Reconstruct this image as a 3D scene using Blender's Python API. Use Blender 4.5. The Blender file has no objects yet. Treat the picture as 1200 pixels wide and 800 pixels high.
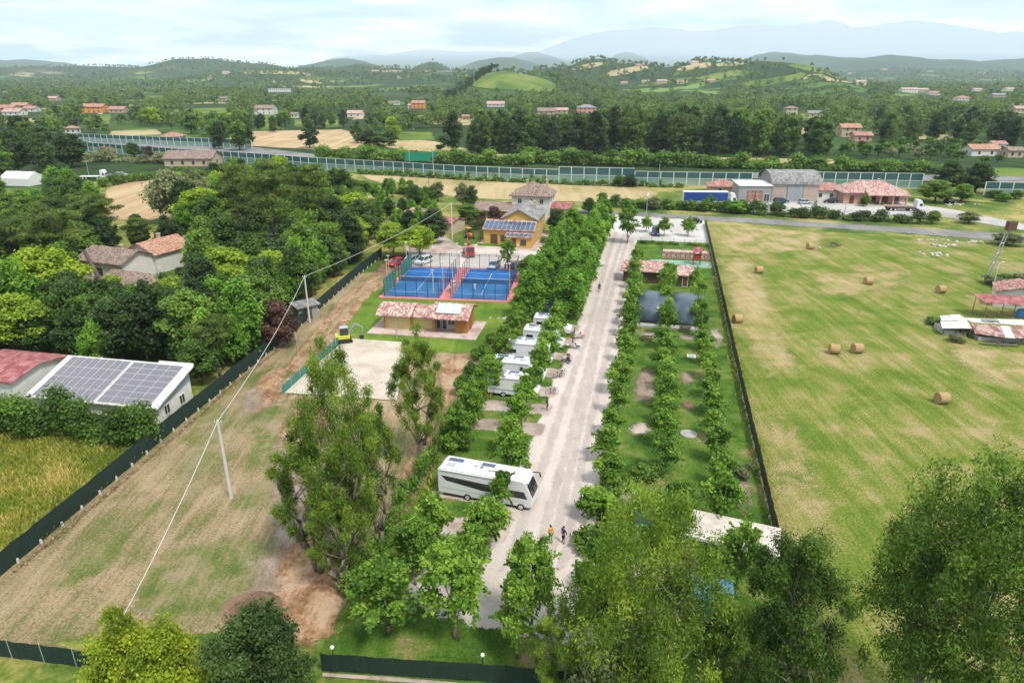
import bpy, bmesh, math, random
import numpy as np
from mathutils import Vector, Matrix, noise as mn

random.seed(7)
C = bpy.context.scene.collection
scene = bpy.context.scene
RAD = math.radians

# ---------------------------------------------------------------- camera, sky, sun, exposure
PITCH, CAM_H, FPX = RAD(21.5), 38.0, 800.0
cam_data = bpy.data.cameras.new('camera')
cam_data.sensor_width = 36.0
cam_data.lens = 24.0
cam_data.clip_start = 0.5
cam_data.clip_end = 80000.0
cam = bpy.data.objects.new('camera', cam_data)
C.objects.link(cam)
cam.location = (0, 0, CAM_H)
cam.rotation_euler = (RAD(90) - PITCH, 0, 0)
scene.camera = cam

SUN_EL, SUN_AZ = RAD(58), RAD(140)      # azimuth clockwise from +Y: behind the camera, to the right
world = bpy.data.worlds.new('World')
scene.world = world
world.use_nodes = True
wn, wl = world.node_tree.nodes, world.node_tree.links
wn.clear()
wout = wn.new('ShaderNodeOutputWorld')
wbg = wn.new('ShaderNodeBackground')
wbg.inputs['Strength'].default_value = 0.082
sky = wn.new('ShaderNodeTexSky')
sky.sky_type = 'NISHITA'
sky.sun_disc = False
sky.sun_elevation = SUN_EL
sky.sun_rotation = SUN_AZ
sky.altitude = 100
sky.air_density = 1.2
sky.dust_density = 2.5
wtc = wn.new('ShaderNodeTexCoord')
wsep = wn.new('ShaderNodeSeparateXYZ')
wl.new(wtc.outputs['Generated'], wsep.inputs[0])
wabs = wn.new('ShaderNodeMath'); wabs.operation = 'ABSOLUTE'
wl.new(wsep.outputs['Z'], wabs.inputs[0])
wadd = wn.new('ShaderNodeMath'); wadd.operation = 'ADD'; wadd.inputs[1].default_value = 0.10
wl.new(wabs.outputs[0], wadd.inputs[0])
wdx = wn.new('ShaderNodeMath'); wdx.operation = 'DIVIDE'
wdy = wn.new('ShaderNodeMath'); wdy.operation = 'DIVIDE'
wl.new(wsep.outputs['X'], wdx.inputs[0]); wl.new(wadd.outputs[0], wdx.inputs[1])
wl.new(wsep.outputs['Y'], wdy.inputs[0]); wl.new(wadd.outputs[0], wdy.inputs[1])
wcomb = wn.new('ShaderNodeCombineXYZ')
wl.new(wdx.outputs[0], wcomb.inputs[0]); wl.new(wdy.outputs[0], wcomb.inputs[1])
wnoise = wn.new('ShaderNodeTexNoise')
wnoise.inputs['Scale'].default_value = 0.8
wnoise.inputs['Detail'].default_value = 7
wnoise.inputs['Roughness'].default_value = 0.55
wnoise.inputs['Distortion'].default_value = 0.3
wl.new(wcomb.outputs[0], wnoise.inputs['Vector'])
wr = wn.new('ShaderNodeValToRGB')
wr.color_ramp.elements[0].position = 0.40
wr.color_ramp.elements[0].color = (0.62, 0.62, 0.62, 1)
wr.color_ramp.elements[1].position = 0.56
wr.color_ramp.elements[1].color = (1, 1, 1, 1)
wl.new(wnoise.outputs['Fac'], wr.inputs[0])
wr2 = wn.new('ShaderNodeValToRGB')        # thick and thin parts of the cloud deck
wr2.color_ramp.elements[0].position = 0.38
wr2.color_ramp.elements[0].color = (4.4, 5.6, 6.8, 1)
wr2.color_ramp.elements[1].position = 0.64
wr2.color_ramp.elements[1].color = (13.8, 13.7, 13.5, 1)
wl.new(wnoise.outputs['Fac'], wr2.inputs[0])
wmix = wn.new('ShaderNodeMix'); wmix.data_type = 'RGBA'
wl.new(wr.outputs[0], wmix.inputs['Factor'])
wl.new(sky.outputs[0], wmix.inputs['A'])
wl.new(wr2.outputs[0], wmix.inputs['B'])
wl.new(wmix.outputs['Result'], wbg.inputs['Color'])
wl.new(wbg.outputs[0], wout.inputs['Surface'])

sun_data = bpy.data.lights.new('sun', 'SUN')
sun_data.energy = 2.4
sun_data.angle = RAD(10)
sun_data.color = (1.0, 0.95, 0.87)
sun = bpy.data.objects.new('sun', sun_data)
C.objects.link(sun)
sd = Vector((math.sin(SUN_AZ) * math.cos(SUN_EL), math.cos(SUN_AZ) * math.cos(SUN_EL), math.sin(SUN_EL)))
sun.rotation_euler = (-sd).to_track_quat('-Z', 'Y').to_euler()
sun.location = sd * 200

vs = scene.view_settings
scene.display_settings.display_device = 'sRGB'
vs.view_transform = 'Standard'
vs.look = 'None'
vs.exposure = 1.02
vs.gamma = 1.0
vs.use_curve_mapping = False
scene.render.engine = 'CYCLES'
cy = scene.cycles
cy.use_denoising = True
try:
    cy.denoiser = 'OPENIMAGEDENOISE'
    cy.denoising_input_passes = 'RGB_ALBEDO_NORMAL'
except Exception:
    pass
cy.max_bounces = 4
cy.diffuse_bounces = 3
cy.glossy_bounces = 2
cy.transmission_bounces = 3
cy.transparent_max_bounces = 32
cy.volume_bounces = 1
cy.caustics_reflective = False
cy.caustics_refractive = False
cy.sample_clamp_indirect = 4.0

# ---------------------------------------------------------------- places on the ground
cp, sp = math.cos(PITCH), math.sin(PITCH)
def P(px, py, z=0.0):
    "point at height z seen at photo pixel (1200 x 800)"
    u, v = (px - 600) / FPX, (400 - py) / FPX
    t = (CAM_H - z) / (sp - v * cp)
    return Vector((u * t, t * (cp + v * sp), z))
def HT(px, py, ty):
    "height above ground of what stands at (px, py) and reaches up to row ty"
    Y = P(px, py).y
    v = (400 - ty) / FPX
    return (v * Y * cp - Y * sp) / (cp + v * sp) + CAM_H
def PIX(x, y, z):
    d = y * cp - (z - CAM_H) * sp
    if d < 0.1: return (-9999, -9999, d)
    return (600 + FPX * x / d, 400 - FPX * (y * sp + (z - CAM_H) * cp) / d, d)
AX = RAD(12.0)                                     # the site is laid out along this axis
AD = Vector((math.sin(AX), math.cos(AX), 0)); AN = Vector((math.cos(AX), -math.sin(AX), 0))
def R(a, b, z=0.0):
    "a metres to the right of the site axis, b metres along it"
    q = AN * a + AD * b
    return Vector((q.x, q.y, z))
RZ = -AX                                           # turn that brings local +Y onto the axis

# ---------------------------------------------------------------- materials
def new_mat(name):
    m = bpy.data.materials.new(name); m.use_nodes = True
    n = m.node_tree.nodes
    return m, n, m.node_tree.links, n['Principled BSDF']
def L4(c): return (c[0], c[1], c[2], 1.0)
def rgb(h):
    "hex sRGB to linear"
    o = []
    for i in (0, 2, 4):
        x = int(h[i:i + 2], 16) / 255
        o.append(x / 12.92 if x < 0.04045 else ((x + 0.055) / 1.055) ** 2.4)
    return tuple(o)
MATS = {}
def plain(name, col, rough=0.6, metal=0.0, var=0.18, scale=3.0, bump=0.0, spec=0.4, bscale=None, stretch=(1, 1, 1)):
    "a painted or built surface: base colour with uneven wear"
    if name in MATS: return MATS[name]
    col = [x * 0.80 for x in col]
    m, n, l, b = new_mat(name)
    tc = n.new('ShaderNodeTexCoord'); mp = n.new('ShaderNodeMapping')
    mp.inputs['Scale'].default_value = stretch
    l.new(tc.outputs['Object'], mp.inputs[0])
    nz = n.new('ShaderNodeTexNoise'); nz.inputs['Scale'].default_value = scale
    nz.inputs['Detail'].default_value = 5; nz.inputs['Roughness'].default_value = 0.65
    l.new(mp.outputs[0], nz.inputs['Vector'])
    rp = n.new('ShaderNodeValToRGB')
    rp.color_ramp.elements[0].position = 0.30; rp.color_ramp.elements[1].position = 0.70
    rp.color_ramp.elements[0].color = L4([x * (1 - var) for x in col])
    rp.color_ramp.elements[1].color = L4([min(0.95, x * (1 + var * 0.6)) for x in col])
    l.new(nz.outputs['Fac'], rp.inputs[0]); l.new(rp.outputs[0], b.inputs['Base Color'])
    b.inputs['Roughness'].default_value = rough; b.inputs['Metallic'].default_value = metal
    b.inputs['Specular IOR Level'].default_value = spec
    if bump:
        nb = n.new('ShaderNodeTexNoise'); nb.inputs['Scale'].default_value = bscale or scale * 6
        nb.inputs['Detail'].default_value = 3
        l.new(mp.outputs[0], nb.inputs['Vector'])
        bp = n.new('ShaderNodeBump'); bp.inputs['Strength'].default_value = bump; bp.inputs['Distance'].default_value = 0.05
        l.new(nb.outputs['Fac'], bp.inputs['Height']); l.new(bp.outputs[0], b.inputs['Normal'])
    MATS[name] = m
    return m

GARGS = {}
def soft_of(mat):
    "the same ground with an edge that breaks up into what lies below"
    return ground_mat(mat.name, *GARGS[mat.name], soft=True)
def ground_mat(name, cols, pos, scale, rot=0.0, stretch=1.0, fine=4.0, fine_amt=0.35, bump=0.3, streak=0.5, rough=0.95, scale2=None, streak2=0.0, rot2=0.0, bias=0.0, det=6, gain=1.9, alb=0.72, soft=False):
    """earth, grass, gravel: patches (noise `scale`), streaks along `rot` and a fine grain; world coordinates"""
    GARGS[name] = (cols, pos, scale, rot, stretch, fine, fine_amt, bump, streak, rough, scale2, streak2, rot2, bias, det, gain, alb)
    if soft: name = name + '_soft'
    if name in MATS: return MATS[name]
    m, n, l, b = new_mat(name)
    g = n.new('ShaderNodeNewGeometry')
    cols = [tuple(x * alb for x in c) for c in cols]
    def nz(sc, rz=0, sx=1.0, det=5, ro=0.6, dist=0.0):
        mp = n.new('ShaderNodeMapping'); mp.inputs['Rotation'].default_value = (0, 0, rz)
        mp.inputs['Scale'].default_value = (sc, sc * sx, sc)
        l.new(g.outputs['Position'], mp.inputs[0])
        t = n.new('ShaderNodeTexNoise'); t.inputs['Scale'].default_value = 1.0
        t.inputs['Detail'].default_value = det; t.inputs['Roughness'].default_value = ro
        t.inputs['Distortion'].default_value = dist
        l.new(mp.outputs[0], t.inputs['Vector'])
        return t.outputs['Fac']
    def math_(op, a, bb):
        k = n.new('ShaderNodeMath'); k.operation = op
        for i, x in enumerate((a, bb)):
            if isinstance(x, (int, float)): k.inputs[i].default_value = x
            else: l.new(x, k.inputs[i])
        return k.outputs[0]
    pat = nz(scale, 0, 1, det, 0.62, 0.4)
    fac = math_('MULTIPLY', pat, 1.0 - streak - streak2)
    if streak:
        st = nz(scale2 or scale * 6, rot, stretch, 6, 0.7, 0.5)
        fac = math_('ADD', fac, math_('MULTIPLY', st, streak))
    if streak2:
        st2 = nz((scale2 or scale * 6) * 0.6, rot2, stretch, 4, 0.6, 0.4)
        fac = math_('ADD', fac, math_('MULTIPLY', st2, streak2))
    fn = nz(fine, 0, 1, 6, 0.75)
    fac = math_('ADD', fac, math_('MULTIPLY', math_('SUBTRACT', fn, 0.5), fine_amt))
    fac = math_('ADD', math_('MULTIPLY', math_('SUBTRACT', fac, 0.5), gain), 0.5 + bias)
    rp = n.new('ShaderNodeValToRGB')
    e = rp.color_ramp.elements
    e[0].position = pos[0]; e[0].color = L4(cols[0])
    e[1].position = pos[-1]; e[1].color = L4(cols[-1])
    for c, p in zip(cols[1:-1], pos[1:-1]):
        k = e.new(p); k.color = L4(c)
    l.new(fac, rp.inputs[0]); l.new(rp.outputs[0], b.inputs['Base Color'])
    b.inputs['Roughness'].default_value = rough; b.inputs['Specular IOR Level'].default_value = 0.15
    if bump:
        bp = n.new('ShaderNodeBump'); bp.inputs['Strength'].default_value = bump; bp.inputs['Distance'].default_value = 0.12
        l.new(fn, bp.inputs['Height']); l.new(bp.outputs[0], b.inputs['Normal'])
    if soft:
        at = n.new('ShaderNodeAttribute'); at.attribute_name = 'edge'
        en = math_('ADD', math_('MULTIPLY', nz(0.7, 0, 1, 4, 0.6), 0.7), math_('MULTIPLY', nz(9.0, 0, 1, 2, 0.6), 1.0))
        al = math_('ADD', at.outputs['Fac'], math_('SUBTRACT', en, 0.85))
        sm = n.new('ShaderNodeMapRange'); sm.inputs['From Min'].default_value = 0.495; sm.inputs['From Max'].default_value = 0.505
        l.new(al, sm.inputs['Value']); l.new(sm.outputs[0], b.inputs['Alpha'])
    MATS[name] = m
    return m

def leaf_mat(name, dark, mid, light, trans=0.3, hue_obj=0.5):
    "foliage: leaf colour varies from leaf to leaf, spray to spray and tree to tree"
    if name in MATS: return MATS[name]
    dark, mid, light = ([c[0] * k * 1.2, c[1] * k, c[2] * k * 0.92] for c, k in ((dark, 1.0), (mid, 1.22), (light, 1.34)))
    m, n, l, b = new_mat(name)
    at = n.new('ShaderNodeAttribute'); at.attribute_name = 'tint'
    oi = n.new('ShaderNodeObjectInfo')
    ma = n.new('ShaderNodeMath'); ma.operation = 'MULTIPLY_ADD'
    l.new(oi.outputs['Random'], ma.inputs[0]); ma.inputs[1].default_value = hue_obj; ma.inputs[2].default_value = -hue_obj / 2
    ad = n.new('ShaderNodeMath'); ad.operation = 'ADD'; ad.use_clamp = True
    l.new(at.outputs['Fac'], ad.inputs[0]); l.new(ma.outputs[0], ad.inputs[1])
    rp = n.new('ShaderNodeValToRGB'); e = rp.color_ramp.elements
    e[0].position = 0.05; e[0].color = L4(dark); e[1].position = 0.95; e[1].color = L4(light)
    k = e.new(0.5); k.color = L4(mid)
    l.new(ad.outputs[0], rp.inputs[0])
    l.new(rp.outputs[0], b.inputs['Base Color'])
    b.inputs['Roughness'].default_value = 0.55; b.inputs['Specular IOR Level'].default_value = 0.25
    tr = n.new('ShaderNodeBsdfTranslucent')
    hs = n.new('ShaderNodeHueSaturation'); hs.inputs['Value'].default_value = 1.5; hs.inputs['Saturation'].default_value = 1.1
    l.new(rp.outputs[0], hs.inputs['Color']); l.new(hs.outputs[0], tr.inputs['Color'])
    mx = n.new('ShaderNodeMixShader'); mx.inputs[0].default_value = trans + 0.08
    l.new(b.outputs[0], mx.inputs[1]); l.new(tr.outputs[0], mx.inputs[2])
    l.new(mx.outputs[0], n['Material Output'].inputs['Surface'])
    MATS[name] = m
    return m

def glass_mat(name, col, rough=0.12, alpha=1.0, metal=0.0):
    if name in MATS: return MATS[name]
    m, n, l, b = new_mat(name)
    b.inputs['Base Color'].default_value = L4(col); b.inputs['Roughness'].default_value = rough
    b.inputs['Specular IOR Level'].default_value = 0.6; b.inputs['Metallic'].default_value = metal
    b.inputs['Alpha'].default_value = alpha
    MATS[name] = m
    return m

def tile_mat(name, c1, c2, c3, pitch=0.25):
    "clay or corrugated roofing: rows run up the slope (object x), colour differs tile by tile"
    if name in MATS: return MATS[name]
    def ds(c):
        y = 0.3 * c[0] + 0.6 * c[1] + 0.1 * c[2]; return [0.82 * (x * 0.74 + y * 0.26) for x in c]
    c1, c2, c3 = ds(c1), ds(c2), ds(c3)
    m, n, l, b = new_mat(name)
    tc = n.new('ShaderNodeTexCoord'); mp = n.new('ShaderNodeMapping')
    mp.inputs['Scale'].default_value = (1 / pitch, 1 / (pitch * 1.5), 1 / (pitch * 1.5))
    l.new(tc.outputs['Object'], mp.inputs[0])
    vo = n.new('ShaderNodeTexVoronoi'); vo.inputs['Scale'].default_value = 1.0; vo.inputs['Randomness'].default_value = 0.35
    l.new(mp.outputs[0], vo.inputs['Vector'])
    sepc = n.new('ShaderNodeSeparateColor'); l.new(vo.outputs['Color'], sepc.inputs[0])
    nz = n.new('ShaderNodeTexNoise'); nz.inputs['Scale'].default_value = 0.7; nz.inputs['Detail'].default_value = 4
    l.new(tc.outputs['Object'], nz.inputs['Vector'])
    ad = n.new('ShaderNodeMath'); ad.operation = 'MULTIPLY_ADD'; ad.inputs[1].default_value = 0.85
    l.new(sepc.outputs[0], ad.inputs[0])
    sc = n.new('ShaderNodeMath'); sc.operation = 'MULTIPLY_ADD'; sc.inputs[1].default_value = 0.7; sc.inputs[2].default_value = -0.27
    l.new(nz.outputs['Fac'], sc.inputs[0]); l.new(sc.outputs[0], ad.inputs[2])
    rp = n.new('ShaderNodeValToRGB'); e = rp.color_ramp.elements
    e[0].position = 0.15; e[0].color = L4(c1); e[1].position = 0.9; e[1].color = L4(c3)
    k = e.new(0.5); k.color = L4(c2)
    l.new(ad.outputs[0], rp.inputs[0]); l.new(rp.outputs[0], b.inputs['Base Color'])
    wv = n.new('ShaderNodeTexWave'); wv.wave_type = 'BANDS'; wv.bands_direction = 'X'
    wv.inputs['Scale'].default_value = 1 / pitch / 6.28 * 3.14; wv.inputs['Distortion'].default_value = 0.4
    l.new(tc.outputs['Object'], wv.inputs['Vector'])
    bp = n.new('ShaderNodeBump'); bp.inputs['Strength'].default_value = 0.8; bp.inputs['Distance'].default_value = 0.06
    l.new(wv.outputs['Fac'], bp.inputs['Height']); l.new(bp.outputs[0], b.inputs['Normal'])
    b.inputs['Roughness'].default_value = 0.85; b.inputs['Specular IOR Level'].default_value = 0.2
    MATS[name] = m
    return m

M = {}
M['white'] = plain('white_paint', (0.74, 0.74, 0.72), 0.35, var=0.06)
M['van_white'] = plain('vehicle_white', (0.76, 0.77, 0.78), 0.22, var=0.05, spec=0.5)
M['cream'] = plain('cream_plaster', (0.62, 0.54, 0.40), 0.8, var=0.1)
M['whitewall'] = plain('white_plaster', (0.70, 0.68, 0.63), 0.85, var=0.14, scale=1.2)
M['yellow'] = plain('yellow_plaster', (0.68, 0.40, 0.10), 0.85, var=0.10)
M['paleyellow'] = plain('pale_yellow_plaster', (0.70, 0.54, 0.24), 0.85, var=0.08)
M['orange'] = plain('orange_plaster', (0.70, 0.30, 0.07), 0.85, var=0.10)
M['pink'] = plain('pink_plaster', (0.62, 0.33, 0.27), 0.85, var=0.12)
M['beige'] = plain('beige_plaster', (0.50, 0.40, 0.28), 0.85, var=0.14)
M['greywall'] = plain('grey_plaster', (0.30, 0.31, 0.31), 0.85, var=0.14)
M['concrete'] = plain('concrete', (0.40, 0.38, 0.35), 0.9, var=0.2, scale=0.8, bump=0.2)
M['wood'] = plain('stained_wood', (0.45, 0.19, 0.045), 0.6, var=0.3, stretch=(6, 6, 0.6))
M['darkwood'] = plain('dark_wood', (0.10, 0.055, 0.035), 0.7, var=0.3)
M['bark'] = plain('bark', (0.13, 0.10, 0.075), 0.95, var=0.4, scale=4, bump=0.5, stretch=(3, 3, 0.6))
M['palebark'] = plain('pale_bark', (0.22, 0.185, 0.145), 0.9, var=0.35, scale=3, bump=0.3, stretch=(3, 3, 0.6))
M['deadwood'] = plain('dead_wood', (0.16, 0.13, 0.11), 0.95, var=0.3, scale=3, bump=0.4, stretch=(3, 3, 0.6))
M['steel'] = plain('galvanised_steel', (0.52, 0.54, 0.55), 0.45, metal=0.5, var=0.12)
M['darkmetal'] = plain('dark_metal', (0.045, 0.05, 0.05), 0.5, metal=0.4)
M['black'] = plain('black_rubber', (0.02, 0.02, 0.021), 0.75)
M['glass'] = glass_mat('dark_glass', (0.02, 0.026, 0.03), 0.08)
M['houseglass'] = glass_mat('house_glass', (0.035, 0.04, 0.045), 0.15)
M['shutter'] = plain('brown_shutter', (0.13, 0.07, 0.04), 0.7)
M['solar'] = glass_mat('solar_cell', (0.125, 0.115, 0.135), 0.3)
M['solarblue'] = glass_mat('solar_cell_blue', (0.05, 0.075, 0.13), 0.2)
M['collector'] = glass_mat('solar_collector', (0.42, 0.50, 0.52), 0.2)
M['alu'] = plain('aluminium', (0.66, 0.66, 0.66), 0.35, metal=0.3, var=0.05)
M['barrierglass'] = glass_mat('barrier_glass', (0.16, 0.30, 0.28), 0.18, alpha=0.55)
M['barrierdark'] = glass_mat('barrier_glass_dark', (0.03, 0.095, 0.10), 0.22, alpha=0.85)
M['shade'] = plain('green_shade_cloth', (0.008, 0.030, 0.021), 0.8, var=0.3, scale=2)
M['net'] = glass_mat('dark_fence_net', (0.012, 0.020, 0.016), 0.8, alpha=0.82)
M['courtnet'] = glass_mat('green_court_net', (0.02, 0.20, 0.16), 0.7, alpha=0.72)
M['courtglass'] = glass_mat('court_glass', (0.14, 0.24, 0.25), 0.06, alpha=0.13)
M['tile_red'] = tile_mat('red_clay_tile', (0.30, 0.09, 0.06), (0.48, 0.16, 0.11), (0.60, 0.36, 0.28))
M['tile_pink'] = tile_mat('pink_clay_tile', (0.36, 0.13, 0.10), (0.52, 0.23, 0.18), (0.72, 0.56, 0.48))
M['tile_brown'] = tile_mat('brown_clay_tile', (0.17, 0.10, 0.075), (0.30, 0.19, 0.145), (0.42, 0.29, 0.22))
M['tile_orange'] = tile_mat('orange_clay_tile', (0.36, 0.12, 0.05), (0.52, 0.22, 0.11), (0.58, 0.36, 0.22))
M['sheet_red'] = tile_mat('red_metal_sheet', (0.30, 0.06, 0.06), (0.40, 0.10, 0.10), (0.46, 0.17, 0.16), 0.5)
M['sheet_grey'] = tile_mat('grey_metal_sheet', (0.17, 0.165, 0.16), (0.24, 0.235, 0.23), (0.32, 0.31, 0.30), 0.6)
M['sheet_rust'] = tile_mat('rusty_metal_sheet', (0.25, 0.10, 0.07), (0.40, 0.18, 0.14), (0.5, 0.33, 0.28), 0.5)
M['sheet_white'] = tile_mat('white_metal_sheet', (0.50, 0.49, 0.47), (0.62, 0.61, 0.60), (0.72, 0.72, 0.72), 0.6)
M['vault'] = plain('blue_grey_vault_sheet', (0.075, 0.105, 0.14), 0.35, var=0.3, scale=0.5, spec=0.5)
M['blue'] = plain('blue_tarpaulin', (0.012, 0.055, 0.28), 0.55, var=0.12)
M['lightblue'] = plain('light_blue_plastic', (0.05, 0.26, 0.58), 0.5, var=0.2)
M['red'] = plain('red_paint', (0.45, 0.03, 0.03), 0.3, var=0.08)
M['maroon'] = plain('maroon_paint', (0.17, 0.02, 0.07), 0.25, var=0.05)
M['silver'] = plain('silver_paint', (0.48, 0.52, 0.56), 0.28, metal=0.3, var=0.04)
M['blackpaint'] = plain('black_paint', (0.02, 0.022, 0.026), 0.2, var=0.05)
M['navy'] = plain('navy_paint', (0.03, 0.06, 0.10), 0.25, var=0.05)
M['orangepaint'] = plain('orange_paint', (0.65, 0.16, 0.02), 0.4, var=0.1)
M['limepaint'] = plain('lime_paint', (0.55, 0.58, 0.05), 0.4, var=0.1)
M['lamp'] = plain('lamp_glass', (0.75, 0.72, 0.66), 0.1, var=0.02)
M['redlamp'] = plain('tail_lamp', (0.4, 0.02, 0.02), 0.15, var=0.02)
M['polewhite'] = plain('pale_concrete_pole', (0.60, 0.60, 0.57), 0.8, var=0.1)
M['poleyellow'] = plain('yellow_pole', (0.62, 0.45, 0.13), 0.6, var=0.1)
M['straw'] = plain('straw', (0.46, 0.31, 0.15), 0.95, var=0.35, scale=6, bump=0.8, bscale=25, stretch=(0.5, 4, 4))
M['skin'] = plain('skin', (0.45, 0.26, 0.18), 0.6, var=0.05)
M['hair'] = plain('dark_hair', (0.03, 0.02, 0.015), 0.7)
M['c_orange'] = plain('orange_cloth', (0.75, 0.36, 0.015), 0.85)
M['c_navy'] = plain('navy_cloth', (0.035, 0.02, 0.13), 0.85)
M['c_dark'] = plain('dark_cloth', (0.03, 0.03, 0.04), 0.85)
M['c_white'] = plain('white_cloth', (0.75, 0.75, 0.75), 0.85)
M['c_red'] = plain('red_cloth', (0.5, 0.04, 0.03), 0.85)

# foliage
M['l_plane'] = leaf_mat('plane_leaf', (0.040, 0.105, 0.012), (0.085, 0.20, 0.024), (0.17, 0.31, 0.045), 0.32, 0.3)
M['l_poplar'] = leaf_mat('poplar_leaf', (0.040, 0.115, 0.012), (0.085, 0.215, 0.024), (0.15, 0.31, 0.042), 0.32, 0.25)
M['l_euc'] = leaf_mat('eucalyptus_leaf', (0.032, 0.074, 0.010), (0.078, 0.16, 0.018), (0.165, 0.265, 0.034), 0.3, 0.3)
M['l_eucdark'] = leaf_mat('dark_eucalyptus_leaf', (0.020, 0.054, 0.009), (0.048, 0.112, 0.015), (0.100, 0.185, 0.026), 0.28, 0.3)
M['l_oak'] = leaf_mat('broadleaf', (0.022, 0.055, 0.010), (0.050, 0.115, 0.018), (0.105, 0.20, 0.030), 0.28, 0.75)
M['l_dark'] = leaf_mat('dark_broadleaf', (0.014, 0.034, 0.010), (0.030, 0.066, 0.016), (0.060, 0.115, 0.028), 0.25, 0.5)
M['l_far'] = leaf_mat('wood_foliage', (0.012, 0.030, 0.008), (0.030, 0.066, 0.014), (0.075, 0.135, 0.026), 0.25, 0.9)
M['l_pine'] = leaf_mat('pine_needle', (0.030, 0.062, 0.012), (0.062, 0.115, 0.020), (0.11, 0.17, 0.030), 0.2, 0.4)
M['l_cypress'] = leaf_mat('cypress_foliage', (0.014, 0.032, 0.010), (0.028, 0.056, 0.016), (0.048, 0.085, 0.024), 0.15, 0.4)
M['l_lime'] = leaf_mat('yellow_green_leaf', (0.075, 0.14, 0.010), (0.155, 0.24, 0.018), (0.26, 0.35, 0.030), 0.35, 0.2)
M['l_acacia'] = leaf_mat('acacia_leaf', (0.075, 0.15, 0.012), (0.15, 0.26, 0.02), (0.25, 0.37, 0.035), 0.35, 0.2)
M['l_olive'] = leaf_mat('olive_leaf', (0.055, 0.085, 0.035), (0.105, 0.145, 0.065), (0.17, 0.22, 0.11), 0.25, 0.4)
M['l_blue'] = leaf_mat('blue_green_leaf', (0.030, 0.085, 0.040), (0.065, 0.15, 0.075), (0.12, 0.24, 0.12), 0.25, 0.3)
M['l_plum'] = leaf_mat('purple_leaf', (0.030, 0.018, 0.018), (0.065, 0.040, 0.034), (0.11, 0.075, 0.055), 0.2, 0.3)
M['l_dry'] = leaf_mat('dry_leaf', (0.10, 0.09, 0.05), (0.19, 0.165, 0.10), (0.28, 0.25, 0.17), 0.2, 0.3)
M['l_hedge'] = leaf_mat('hedge_leaf', (0.028, 0.070, 0.010), (0.060, 0.14, 0.018), (0.12, 0.23, 0.035), 0.28, 0.4)
M['grassblade'] = leaf_mat('grass_blade', (0.11, 0.17, 0.025), (0.20, 0.255, 0.045), (0.38, 0.34, 0.15), 0.3, 0.2)

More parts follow.
